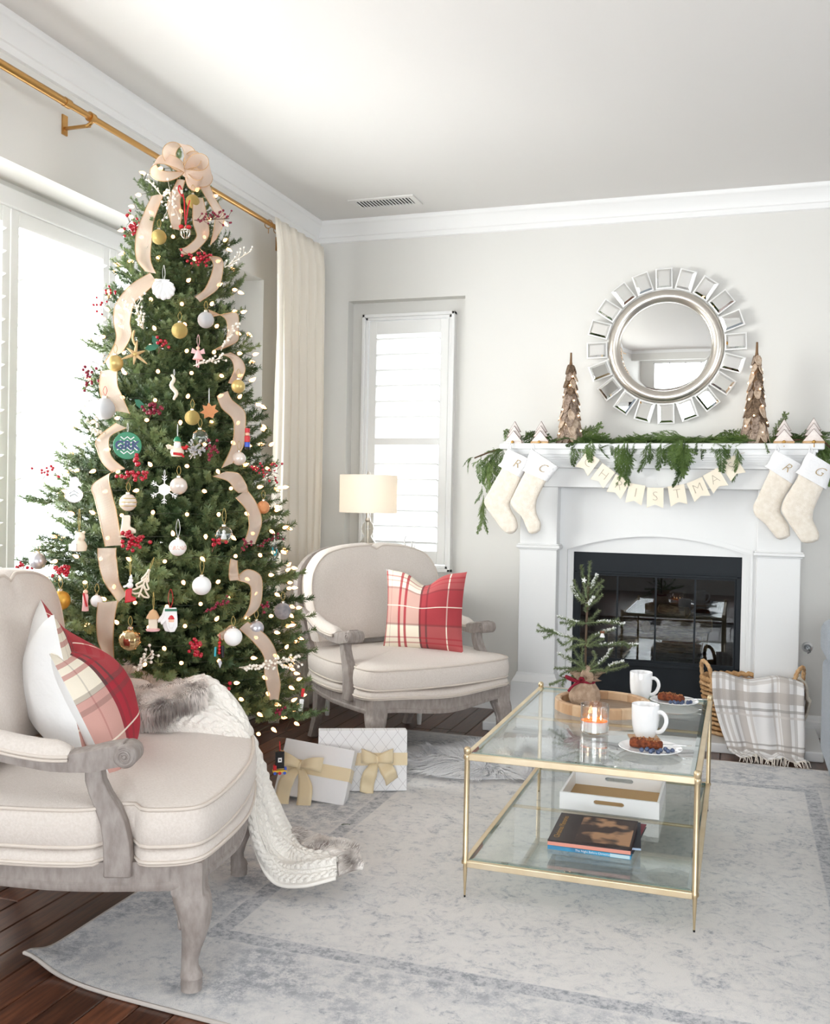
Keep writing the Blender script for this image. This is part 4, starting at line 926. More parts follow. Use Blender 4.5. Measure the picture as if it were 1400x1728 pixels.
bq = MB(); bq.lathe([(0.0001, -0.0068), (0.004, -0.0055), (0.0068, -0.001), (0.0066, 0.0022), (0.0042, 0.0056), (0.0026, 0.0062), (0.0028, 0.0068), (0.0018, 0.0066), (0.0014, 0.0054), (0.0001, 0.0052)], 12, cap0=False, cap1=False); bmesh_ = mesh_of('blueberry', bq, M['blueberry'], 50)
def cake_plate(c, R, rz, where, seed):
    rr = random.Random(seed)
    t = obj('plate', MB().lathe([(0.0001, 0.0), (R * 0.55, 0.0), (R * 0.58, 0.002), (R * 0.75, 0.007), (R * 0.98, 0.0125), (R, 0.014), (R * 0.985, 0.0152), (R * 0.76, 0.010), (R * 0.6, 0.0055), (0.0001, 0.005)], 48, cap0=False, cap1=False), M['china'], None, 50, loc=c)
    tag(t, 'white china dessert plate with cake and blueberries, ' + where, 'plate', 'dessert plates')
    ck = thing('cake_slice', 'slice of brown crumb cake lying on the plate ' + where, 'cake', (c[0] - R * 0.14, c[1] + R * 0.1, c[2] + 0.0064), (0, 0, rz))
    q = MB(); rs_ = []
    prof = [(-0.5, 0.0), (0.5, 0.0), (0.5, 0.55), (0.42, 0.85), (0.2, 1.0), (-0.2, 1.02), (-0.42, 0.9), (-0.5, 0.6)]
    for k in range(13):
        x = lerp(-0.048, 0.048, k / 12); s = 0.55 + 0.45 * (k / 12 if k < 10 else 1 - (k - 10) * 0.12)
        s = 1 - 0.35 * abs(k / 12 - 0.45)
        rs_.append([(x, a * 0.044 * s + noise.noise(Vector((x * 60, a * 5, z * 4))) * 0.003, z * 0.030 * s * (1 + 0.15 * noise.noise(Vector((x * 45, a * 3, 7))))) for a, z in prof])
    q.rings(rs_); obj('sponge', q, M['cake'], ck, 50, subsurf=1)
    q = MB()
    for k in range(46):
        x = rr.uniform(-0.042, 0.042); y = rr.uniform(-0.014, 0.014); s = 1 - 0.35 * abs((x + 0.048) / 0.096 - 0.45)
        q.ball((x, y, 0.029 * s + rr.uniform(-0.001, 0.002)), rr.uniform(0.0015, 0.0035), 5, 4)
    o = obj('crumb_topping', q, M['crumb'], ck, 60); o['kind'] = 'stuff'
    put = []; tries = 0
    while len(put) < 9 and tries < 900:
        tries += 1
        a = rr.uniform(-2.2, -0.1); d_ = rr.uniform(0.3, 0.62) * R
        p = Vector((c[0] + d_ * math.cos(a) + R * 0.12, c[1] + d_ * math.sin(a) + 0.002, c[2] + 0.0128))
        if all((p - o2).length > 0.0142 for o2 in put): put.append(p)
    for k, p in enumerate(put):
        o = bpy.data.objects.new('blueberry', bmesh_); COL.objects.link(o); o.location = p; o.rotation_euler = (rr.uniform(-.9, .9), rr.uniform(-.9, .9), 0)
        tag(o, 'dark blueberry beside the cake slice on the plate ' + where, 'blueberry', 'blueberries on the plate ' + where)
    fk = thing('fork', 'steel dessert fork resting on the plate ' + where, 'fork', (c[0] + R * 0.42, c[1] + R * 0.34, c[2] + 0.0165), (0, -0.03, 0.16))
    q = MB(); q.sweep([(x, 0, z) for x, z in ((-0.05, -0.003), (-0.035, -0.0045), (-0.02, -0.001), (0.0, 0.001), (0.03, 0.0), (0.06, -0.0005), (0.078, 0.0))], [[(-w_, -0.0008), (w_, -0.0008), (w_, 0.0008), (-w_, 0.0008)] for w_ in (0.008, 0.009, 0.0035, 0.0025, 0.003, 0.005, 0.004)]); obj('handle', q, M['steel'], fk, None, 0.0004)
    for k in range(4):
        y = -0.0066 + 0.0044 * k; q = MB(); q.box(-0.078, -0.05, y - 0.0011, y + 0.0011, -0.0036, -0.002); obj('tine', q, M['steel'], fk)
cake_plate((-0.236, 2.905, ZT + 0.001), 0.091, -0.05, 'at the near corner of the table', 3)
cake_plate((-0.214, 3.630, ZT + 0.001), 0.086, -0.3, 'at the far end of the table', 8)

# --- white box tray and books on the shelf
wt = thing('serving_tray', 'white wooden tray with cut out handles on the lower glass shelf', 'tray', (-0.394, 3.397, ZS + 0.001))
M['tray_white'] = mat('white_lacquer', (0.86, 0.86, 0.86), 0.35); M['tan_felt'] = mat('tan_tray_floor', srgb(184, 150, 104), 0.7)
def handled(q, L, hgt, y0, y1):                                # board along x with an oval slot
    sl, sh, cz = 0.05, 0.0075, hgt * 0.60
    q.box(-L, L, y0, y1, 0, cz - sh); q.box(-L, L, y0, y1, cz + sh, hgt); q.box(-L, -sl, y0, y1, cz - sh, cz + sh); q.box(sl, L, y0, y1, cz - sh, cz + sh)
    for sx in (-1, 1):
        for sz in (-1, 1):
            tri = [(sx * sl, cz + sz * sh), (sx * (sl - 0.0022), cz + sz * sh * 0.55), (sx * (sl - 0.0055), cz + sz * sh * 0.85), (sx * (sl - 0.009), cz + sz * sh)]
            tri = [(sx * sl, cz + sz * sh), (sx * sl, cz + sz * sh * 0.2), (sx * (sl - 0.0025), cz + sz * sh * 0.7), (sx * (sl - 0.0075), cz + sz * sh)]
            q.rings([[(x, y0 + 0.0001, z) for x, z in tri], [(x, y1 - 0.0001, z) for x, z in tri]])
for sy in (-1, 1):
    q = MB(); handled(q, 0.163, 0.056, sy * 0.143 - 0.004, sy * 0.143 + 0.004); obj('end_board', q, M['tray_white'], wt)
for sx in (-1, 1):
    q = MB(); q.box(sx * 0.159 - 0.004, sx * 0.159 + 0.004, -0.139, 0.139, 0, 0.056); obj('side_board', q, M['tray_white'], wt, None, 0.001)
q = MB(); q.box(-0.155, 0.155, -0.139, 0.139, 0.001, 0.006); obj('tray_floor', q, M['tan_felt'], wt)
M['pages'] = mat('book_pages', srgb(232, 226, 212), 0.9)
def book(label, c, w, d, h, rz, cover, spine=None, zoff=0.0, pages=None, soft=True):
    t = thing('book', label, 'book', c, (0, 0, rz), 'books stacked on the lower glass shelf')
    q = MB(); q.box(-w / 2 + 0.001, w / 2 - 0.004, -d / 2 + 0.002, d / 2 - 0.004, 0.0012, h - 0.0012); obj('page_block', q, pages or M['pages'], t)
    q = MB(); q.box(-w / 2, w / 2, -d / 2, d / 2, 0, 0.0012); obj('back_cover', q, spine or cover, t)
    q = MB(); q.box(-w / 2, w / 2, -d / 2, d / 2, h - 0.0012, h); fc = obj('front_cover', q, cover, t)
    q = MB(); q.box(-w / 2, w / 2, -d / 2 - 0.001, -d / 2 + 0.0015, 0, h); sp = obj('spine', q, spine or cover, t)
    return t, fc, sp
blue = mat('blue_gradient_cover', srgb(20, 70, 124), 0.3, col2=srgb(70, 170, 216), scale=5, lo=0.4, hi=0.6)
navy = mat('dark_navy_cover', srgb(24, 30, 48), 0.35); claret = mat('claret_cover', srgb(128, 16, 42), 0.4); rose = mat('rose_spine', srgb(222, 150, 134), 0.6)
white_ink = mat('white_ink', (0.85, 0.85, 0.85), 0.6); gold_ink = mat('gold_ink', srgb(190, 148, 84), 0.5); red_ink = mat('rust_ink', srgb(140, 74, 54), 0.6); green_ink = mat('grey_green_ink', srgb(112, 130, 118), 0.6)
z = ZS + 0.0005
t, fc, sp = book('thin blue picture book lettered on its spine at the bottom of the stack', (-0.401, 2.990, z), 0.243, 0.262, 0.012, 0.0, blue, blue)
text_mesh('spine_title', 'The Night Before Christmas', 0.0090, white_ink, 0, 0.0001, 0, sp, TR(0.012, -0.1324, 0.0062) @ RX(math.pi / 2))
q = MB(); q.box(0.062, 0.118, -0.1326, -0.1319, 0.001, 0.011); obj('pale_cloud_print', q, mat('pale_cloud_print', srgb(206, 230, 238), 0.5), sp)
t2, _, _ = book('claret covered book second from the bottom, its edge showing at the right', (-0.385, 3.006, z + 0.0125), 0.236, 0.250, 0.010, -0.06, claret, navy)
t3, _, _ = book('thin dark magazine lying under the top book, corner poking out at the right', (-0.388, 2.985, z + 0.023), 0.246, 0.235, 0.006, 0.10, navy, mat('pale_blue_spine', srgb(176, 196, 222), 0.5))
art = mat('brown_figures_print', srgb(70, 54, 52), 0.35, col2=srgb(190, 146, 112), scale=13, lo=0.5, hi=0.62, detail=2)
dark = mat('dark_umber_cover', srgb(54, 42, 44), 0.35)
t4, fc, sp = book('dark brown Christmas stories book with a painted picture on its cover, topmost of the stack', (-0.398, 2.945, z + 0.0295), 0.238, 0.262, 0.014, 0.02, dark, dark, pages=rose)
q = MB(); q.box(-0.045, 0.113, -0.108, 0.118, 0.0140, 0.0143); obj('cover_picture', q, art, fc)
text_mesh('cover_title', 'Christmas Memories', 0.024, gold_ink, 0, 0.0001, 0, fc, TR(-0.098, 0.0, 0.0143) @ RZ(math.pi / 2))
q = MB(); q.box(-0.119, 0.119, -0.1325, -0.130, 0.0, 0.0105); obj('page_edge', q, rose, t4)

# ---------------------------------------------------------------- basket with plaid blanket
M['wicker'] = mat('water_hyacinth_weave', srgb(206, 166, 118), 0.8, col2=srgb(170, 126, 82), scale=50, bump=0.4, bscale=120)
M['wicker2'] = mat('pale_weave', srgb(218, 182, 138), 0.8, col2=srgb(184, 142, 98), scale=50, bump=0.4, bscale=120)
bk = thing('wicker_basket', 'woven oval basket with two loop handles on the hearth', 'basket', (0.065, 4.935, 0.0465))
def brim(z): return 0.195 + 0.03 * z / 0.24, 0.135 + 0.025 * z / 0.24
rows = 11
for k in range(rows):
    z = 0.012 + k * 0.0225; A, B = brim(z); q = MB(); n = 110
    pts = [((A + 0.005 * math.sin(26 * a + math.pi * (k % 2))) * math.cos(a), (B + 0.005 * math.sin(26 * a + math.pi * (k % 2))) * math.sin(a), z) for a in [2 * math.pi * j / n for j in range(n)]]
    q.tube(pts, 0.0085, 6, closed=True, ry=0.0125, up=(0, 0, 1)); 
    obj('weave_row', q, M['wicker' if k % 2 else 'wicker2'], bk, 180)
q = MB(); A, B = brim(0.262)
q.tube([(A * math.cos(a), B * math.sin(a), 0.262 + 0.004 * math.sin(40 * a)) for a in [2 * math.pi * j / 120 for j in range(120)]], 0.0125, 8, closed=True); obj('rim', q, M['wicker'], bk, 180)
q = MB(); A, B = brim(0); q.rings([[(A * math.cos(a), B * math.sin(a), zz) for a in [2 * math.pi * j / 40 for j in range(40)]] for zz in (0.0, 0.008)]); obj('basket_bottom', q, M['wicker'], bk)
A, B = brim(0.262)
for a0, a1 in ((3.16, 3.80), (-0.62, -0.06)):
    def rp_(a, z, e=0.0): return (A * (1 + e) * math.cos(a), B * (1 + e) * math.sin(a), z)
    am = (a0 + a1) / 2; pts = catmull([rp_(a0, 0.225), rp_(a0, 0.27), rp_(lerp(a0, am, 0.25), 0.325, 0.02), rp_(am, 0.348, 0.03), rp_(lerp(a1, am, 0.25), 0.325, 0.02), rp_(a1, 0.27), rp_(a1, 0.225)], 8)
    q = MB(); q.tube(pts, [0.0095 + 0.0012 * math.sin(k * 1.9) for k in range(len(pts))], 8); obj('handle', q, M['wicker2'], bk, 180)
gr, lg, dg_ = srgb(178, 170, 164), srgb(206, 200, 196), srgb(150, 144, 140)
M['blanket'] = plaid_mat('grey_beige_plaid', srgb(232, 230, 230),
    [(0.06, 0.02, gr, 0.7), (0.13, 0.02, gr, 0.6), (0.20, 0.015, dg_, 0.5), (0.30, 0.05, gr, 0.75), (0.40, 0.015, lg, 0.8), (0.66, 0.012, lg, 0.9), (0.72, 0.012, lg, 0.9), (0.79, 0.05, gr, 0.75), (0.90, 0.02, dg_, 0.5)],
    [(0.20, 0.02, gr, 0.5), (0.27, 0.012, gr, 0.5), (0.33, 0.02, gr, 0.5), (0.435, 0.028, gr, 0.8), (0.50, 0.007, dg_, 0.65), (0.53, 0.006, lg, 0.8), (0.71, 0.008, dg_, 0.7), (0.775, 0.028, gr, 0.85), (0.86, 0.01, lg, 0.8), (0.92, 0.01, gr, 0.6)], bump=0.3)
BK = Vector(bk.location)
rowsP = [  # (y, z, x-left, x-right) down the length of the blanket
    (5.02, 0.245, -0.10, 0.20), (4.95, 0.305, -0.105, 0.235), (4.86, 0.335, -0.11, 0.26), (4.79, 0.342, -0.112, 0.285), (4.752, 0.318, -0.112, 0.290), (4.735, 0.25, -0.105, 0.290), (4.722, 0.17, -0.085, 0.292), (4.700, 0.10, -0.060, 0.294), (4.672, 0.055, -0.040, 0.292), (4.640, 0.022, -0.030, 0.288), (4.600, 0.020, -0.005, 0.290), (4.560, 0.022, 0.02, 0.300)]
rowsC = catmull([Vector((r[0], r[1], 0)) for r in rowsP], 5); rowsW = catmull([Vector((r[2], r[3], 0)) for r in rowsP], 5)
def blanket(a, c):
    t = c * (len(rowsC) - 1); i = min(int(t), len(rowsC) - 2); f = t - i
    p = rowsC[i].lerp(rowsC[i + 1], f); w_ = rowsW[i].lerp(rowsW[i + 1], f)
    x = lerp(w_.x, w_.y, a)
    fold = 0.010 * math.sin(a * 15 + 0.8) * min(1, max(0, (c - 0.25) * 3)) + 0.006 * math.sin(a * 31 + c * 4)
    bunch = 0.018 * math.exp(-((a - 0.66) / 0.07) ** 2) * max(0, c - 0.35)
    top = 0.012 * math.sin(a * 9 + 1) * (1 if c < 0.4 else 0.3)
    zz = p.y + (top if c < 0.42 else 0)
    if c > 0.78: zz = max(0.016, zz + 0.012 * abs(math.sin(a * 8 + c * 6)))
    return Vector((x, p.x - fold - bunch, zz + (abs(fold) * 0.5 if c > 0.8 else 0)))
bl = uvgrid('plaid_blanket', blanket, 56, 70, M['blanket'], None, solid=0.006); tag(bl, 'grey and beige plaid blanket spilling from the basket onto the floor', 'blanket')
M['fringe'] = mat('cream_fringe', srgb(226, 218, 208), 0.95)
q = MB(); rf = random.Random(4)
for k in range(46):
    a = (k + 0.5) / 46; p = blanket(a, 1.0); d = Vector((rf.uniform(-0.4, 0.6), -1, 0)); d.normalize(); L = rf.uniform(0.03, 0.055)
    q.tube([p, p + d * L * 0.5 + Vector((0, 0, rf.uniform(-0.002, 0.004))), Vector((p.x + d.x * L, p.y + d.y * L, 0.0135 + rf.random() * 0.004))], [0.0026, 0.002, 0.0012], 5)
o = obj('fringe', q, M['fringe'], bl, 60); o['kind'] = 'stuff'
# cream cushion edge behind the blanket at the right side of the basket
def fleece(a, c):
    t_ = c * math.pi * 0.92; w_ = lerp(-0.07, 0.09, a)
    return Vector((0.262 + 0.050 * math.sin(t_) ** 0.7 + 0.004 * math.sin(a * 9) + (0.012 if c > 0.6 else 0), 4.97 + w_ * (1 - 0.2 * c) + 0.006 * math.sin(c * 7), 0.325 + 0.012 * math.cos(t_) - 0.19 * c ** 1.4 + 0.006 * math.sin(a * 12)))
M['cream_fleece'] = mat('cream_fleece', srgb(228, 222, 210), 0.95, bump=0.6, bscale=120)
fl = uvgrid('fleece_blanket', fleece, 20, 24, M['cream_fleece'], None, solid=0.012); tag(fl, 'cream fleece blanket folded over the right end of the basket', 'blanket')

# ---------------------------------------------------------------- sofa at the right edge
M['sofa'] = mat('grey_blue_tweed', srgb(160, 168, 178), 0.95, col2=srgb(136, 145, 157), scale=160, bump=0.5, bscale=260, sheen=0.3)
sf = thing('sofa', 'grey blue tweed sofa cut off by the right edge', 'sofa', (0.9, 3.4, 0.0))
def rbox(q, x0, x1, y0, y1, z0, z1): q.box(x0, x1, y0, y1, z0, z1)
q = MB(); q.box(-0.555, 0.55, 0.62, 1.14, 0.09, 0.50); obj('arm_base', q, M['sofa'], sf, 60, 0.03, 4)
q = MB(); q.box(-0.565, 0.56, 0.66, 1.155, 0.505, 0.67); obj('arm_pad', q, M['sofa'], sf, 60, 0.05, 5)
q = MB(); q.box(-0.545, 0.5, -1.2, 0.62, 0.09, 0.30); obj('seat_base', q, M['sofa'], sf, 60, 0.02, 3)
for k in range(2):
    q = MB(); q.box(-0.54, 0.30, -1.18 + k * 0.9, -0.30 + k * 0.9, 0.302, 0.46); obj('seat_cushion', q, M['sofa'], sf, 60, 0.045, 4)
q = MB(); q.box(0.28, 0.56, -1.2, 1.1, 0.30, 0.84); obj('sofa_back', q, M['sofa'], sf, 60, 0.06, 4)
for sx, sy in ((-0.48, 1.05), (0.48, 1.05), (-0.48, -1.1), (0.48, -1.1)):
    q = MB(); q.lathe([(0.02, 0), (0.026, 0.09)], 12, TR(sx, sy, 0)); obj('leg', q, M['twig'], sf)

# ---------------------------------------------------------------- side table, lamp, antler figure, glass balls
M['white_paint'] = mat('soft_white_paint', (0.8, 0.79, 0.77), 0.5)
st = thing('side_table', 'low white side table hidden behind the far armchair', 'side table', (-1.75, 4.90, 0))
q = MB(); q.box(-0.33, 0.30, -0.23, 0.23, 0.615, 0.64); obj('table_top', q, M['white_paint'], st, None, 0.004)
for sx in (-0.29, 0.22):
    for sy in (-0.20, 0.2):
        q = MB(); q.lathe([(0.010, 0), (0.013, 0.03), (0.016, 0.2), (0.018, 0.615)], 12, TR(sx, sy, 0)); obj('leg', q, M['white_paint'], st, 40)
q = MB(); q.box(-0.30, 0.27, -0.21, 0.21, 0.555, 0.615); obj('apron', q, M['white_paint'], st)
lm = thing('table_lamp', 'glass gourd table lamp with cream drum shade by the narrow window', 'lamp', (-1.927, 4.95, 0.6405))
m, nt, p = new_mat('cream_lampshade'); p.inputs['Base Color'].default_value = c4(srgb(246, 240, 230)); p.inputs['Roughness'].default_value = 0.9
tl = node(nt, 'ShaderNodeBsdfTranslucent'); tl.inputs[0].default_value = c4(srgb(250, 240, 226)); mx = node(nt, 'ShaderNodeMixShader'); mx.inputs[0].default_value = 0.62
nt.links.new(p.outputs[0], mx.inputs[1]); nt.links.new(tl.outputs[0], mx.inputs[2]); nt.links.new(mx.outputs[0], nt.nodes['Material Output'].inputs[0]); M['shade'] = m
q = MB(); q.lathe([(0.153, 0.4265), (0.157, 0.4265), (0.157, 0.6305), (0.153, 0.6305)], 48, cap0=False, cap1=False); q.v, q.f = q.v, q.f; obj('lamp_shade', q, M['shade'], lm, 40)
M['lamp_glass'] = pane_mat('smoky_glass', (0.86, 0.84, 0.80), 1.5, 0.02)
q = MB(); q.lathe([(0.05, 0.012), (0.056, 0.02), (0.052, 0.035), (0.022, 0.055), (0.020, 0.062), (0.045, 0.085), (0.058, 0.115), (0.05, 0.145), (0.022, 0.170), (0.02, 0.178), (0.038, 0.2), (0.047, 0.235), (0.043, 0.265), (0.021, 0.294), (0.019, 0.300), (0.031, 0.318), (0.036, 0.340), (0.03, 0.362), (0.014, 0.380)], 28, cap0=False, cap1=False); obj('glass_body', q, M['lamp_glass'], lm, 60)
q = MB(); q.lathe([(0.062, 0), (0.062, 0.012), (0.02, 0.014)], 28); q.tube([(0, 0, 0.01), (0, 0, 0.60)], 0.005, 8); q.lathe([(0.012, 0.376), (0.016, 0.384), (0.010, 0.405), (0.013, 0.42), (0.009, 0.45)], 16); q.lathe([(0.006, 0.60), (0.010, 0.635), (0.006, 0.648), (0.001, 0.652)], 12)
for k in range(3): q.tube([(0, 0, 0.60), (0.155 * math.cos(k * 2.1), 0.155 * math.sin(k * 2.1), 0.612)], 0.0018, 5)
obj('metal_fittings', q, M['champagne'], lm, 40)
q = MB(); q.lathe([(0.008, 0.46), (0.012, 0.475), (0.026, 0.51), (0.027, 0.53), (0.018, 0.55), (0.0005, 0.556)], 16); obj('fill_bulb', q, mat('warm_fill_bulb', (1, 0.95, 0.88), 0.5, emit=(1.0, 0.86, 0.72), estr=9), lm, 60)  # unseen glowing bulb, added to brighten the shade from inside
df = thing('antler_figure', 'pale branching antler ornament behind the far armchair', 'ornament', (-1.68, 4.9, 0.6405))
q = MB()
def tw(*p): q.tube(catmull([Vector(x) for x in p], 4), [0.008 - 0.005 * k / (4 * (len(p) - 1)) for k in range(4 * (len(p) - 1) + 1)], 6)
tw((0, 0, 0), (0.0, 0, 0.1), (-0.004, 0, 0.19), (0.002, 0, 0.235), (-0.018, 0, 0.275), (-0.008, 0.0, 0.31)); tw((0.0, 0, 0.22), (0.024, 0, 0.25), (0.026, 0, 0.285)); tw((-0.004, 0, 0.19), (-0.02, 0, 0.215), (-0.026, 0, 0.25)); tw((0.0, 0, 0.205), (0.03, 0.0, 0.225), (0.042, 0, 0.262)); q.lathe([(0.03, 0), (0.03, 0.01), (0.01, 0.02)], 16)
obj('antler', q, M['white_paint'], df, 60)
wd = thing('wood_bowl', 'brown wooden bowl filled with clear glass balls behind the plaid pillow', 'bowl', (-1.545, 4.82, 0.6405))
M['dark_bowl'] = mat('brown_mango_wood', srgb(124, 84, 52), 0.5, col2=srgb(92, 58, 34), scale=12, stretch=(1, 1, 5))
q = MB(); q.lathe([(0.04, 0), (0.07, 0.02), (0.10, 0.055), (0.112, 0.075), (0.106, 0.075), (0.09, 0.052), (0.06, 0.024), (0.0001, 0.016)], 32, cap1=False); obj('bowl', q, M['dark_bowl'], wd, 50)
M['clear_ball'] = pane_mat('clear_glass_ball', (0.95, 0.96, 0.96), 1.4, 0.0, 1.5)
for k, (x, y, zz) in enumerate(((-0.045, -0.03, 0.068), (0.02, -0.045, 0.066), (0.05, 0.02, 0.07), (-0.02, 0.045, 0.069), (0.0, 0.0, 0.112))):
    o = obj('glass_ball', MB().ball((0, 0, 0), 0.032, 18, 12), M['clear_ball'], None, 180, loc=(-1.545 + x, 4.82 + y, 0.6405 + zz)); tag(o, 'clear glass ball piled in the brown bowl behind the plaid pillow', 'glass ball', 'glass balls in the bowl')

# ---------------------------------------------------------------- curtain and rod
rd = thing('curtain_rod', 'long brass curtain rod with rings across the left wall', 'curtain rod', (-2.262, 3.0, 2.506))
q = MB(); q.tube([(0, -2.6, 0), (0, -0.15, 0)], 0.0145, 14); q.tube([(0, -0.17, 0), (0, -0.14, 0)], 0.0165, 14); obj('outer_tube', q, M['rod'], rd, 40)
q = MB(); q.tube([(0, -0.15, 0), (0, 1.90, 0)], 0.0118, 14); obj('inner_tube', q, M['rod'], rd, 40)
q = MB(); q.lathe([(0.0118, 0), (0.018, 0.004), (0.018, 0.014), (0.024, 0.02), (0.027, 0.036), (0.02, 0.054), (0.004, 0.062)], 18, TR(0, 1.89, 0) @ RX(-math.pi / 2)); obj('finial', q, M['rod'], rd, 50)
for yy in (-0.02, 1.7):
    q = MB(); q.box(-0.118, -0.112, yy - 0.014, yy + 0.014, -0.052, 0.02); q.box(-0.114, -0.004, yy - 0.005, yy + 0.005, -0.034, -0.024); q.tube([(-0.02, yy, -0.03), (0.0, yy, -0.02), (0.0, yy, -0.012)], 0.007, 8); q.tube([(0, yy - 0.012, 0), (0, yy + 0.012, 0)], 0.0178, 14); obj('bracket', q, M['rod'], rd, 40)
M['curtain'] = mat('cream_curtain_linen', srgb(246, 241, 232), 0.95, bump=0.15, bscale=300)
m = M['curtain']; nt = m.node_tree; p = nt.nodes['Principled BSDF']; tl = node(nt, 'ShaderNodeBsdfTranslucent'); tl.inputs[0].default_value = c4(srgb(246, 240, 230)); mx = node(nt, 'ShaderNodeMixShader'); mx.inputs[0].default_value = 0.3
nt.links.new(p.outputs[0], mx.inputs[1]); nt.links.new(tl.outputs[0], mx.inputs[2]); nt.links.new(mx.outputs[0], nt.nodes['Material Output'].inputs[0])
ct = thing('curtain', 'cream pleated linen curtain hanging in the corner', 'curtain', (-2.262, 4.665, 0))
def curt(a, c):
    z = 2.532 * (1 - c) + 0.012 * c
    pl = 6.0; ph = a * pl * 2 * math.pi
    amp = (0.022 + 0.016 * min(1, c * 3)); w_ = 0.295 - 0.012 * math.sin(c * 2.2)
    y = (a - 0.5) * 2 * w_ + 0.010 * math.sin(ph * 2) * min(1, c * 4) + 0.012 * math.sin(c * 5 + a * 9) * c
    x = 0.05 + amp * math.sin(ph) + 0.008 * math.sin(a * 7 + c * 6) * c + 0.006 * math.sin(ph * 3 + c * 3)
    if c < 0.06: x = 0.03 + (x - 0.03) * (0.35 + c / 0.092)
    return Vector((x, y, z))
uvgrid('panel', curt, 150, 40, M['curtain'], ct, solid=0.003)
for k in range(7):
    yy = (k / 6 - 0.5) * 0.58; q = MB(); q.tube([(0.021 * math.cos(a), yy, 2.501 + 0.021 * math.sin(a)) for a in [2 * math.pi * j / 18 for j in range(18)]], 0.0022, 6, closed=True); q.tube([(0, yy, 2.481), (0, yy, 2.455)], 0.0018, 5); obj('ring', q, M['rod'], ct, 60)
# ---------------------------------------------------------------- armchairs
M['linen'] = mat('oatmeal_linen', srgb(220, 211, 204), 0.92, col2=srgb(212, 202, 194), scale=180, bump=0.2, bscale=500, sheen=0.2)
M['piping'] = mat('oatmeal_piping', srgb(214, 203, 193), 0.9)
M['greywood'] = mat('weathered_grey_wood', srgb(160, 151, 146), 0.6, col2=srgb(140, 130, 125), scale=26, stretch=(2.5, 2.5, 1.0), bump=0.12, bscale=60)
HALF = [(0.058, 0.0), (0.052, 0.12), (0.036, 0.24), (0.016, 0.325), (-0.008, 0.358), (-0.06, 0.370), (-0.16, 0.376), (-0.32, 0.380), (-0.50, 0.352), (-0.62, 0.305), (-0.665, 0.24), (-0.672, 0.12)]
PLAN = [(x, -y) for x, y in reversed(HALF[1:])] + HALF + [(-0.673, 0.0)]
PLANC = [(p.x, p.y) for p in catmull([Vector((x, y, 0)) for x, y in PLAN], 5, True)]
def offset_plan(d, notch=0.0):
    n = len(PLANC); out = []
    for i in range(n):
        a = Vector(PLANC[i - 1]); c = Vector(PLANC[(i + 1) % n]); t = (c - a).normalized(); nn = Vector((t.y, -t.x))
        x, y = PLANC[i]
        if nn.dot(Vector((x + 0.3, y))) < 0: nn = -nn
        x += nn.x * d; y += nn.y * d
        if notch and abs(y) > 0.25:
            k = max(0.0, min(1.0, (0.055 - abs(x + 0.165)) / 0.014)); y -= math.copysign(notch * k, y)
        out.append((x, y))
    return out
def slab(q, rings_spec, notch, crown=0.0, bow=None):
    rs = []
    for d, z in rings_spec:
        rs.append([(x, y, z + (bow(x, y) if bow else 0)) for x, y in offset_plan(d, notch)])
    cx_, cy_ = -0.30, 0.0; last = rs[-1]
    for s in (0.86, 0.66, 0.42, 0.2, 0.04):
        rs.append([(cx_ + (x - cx_) * s, cy_ + (y - cy_) * s, z + crown * (1 - s * s)) for x, y, z in last])
    q.rings(rs)
def wave(x, y):                                             # serpentine front edge of rail and deck
    f = max(0.0, min(1.0, (x + 0.05) / 0.07)); return -0.020 * f * math.cos(y / 0.30 * math.pi) ** 1 * 0.6 - 0.004 * f
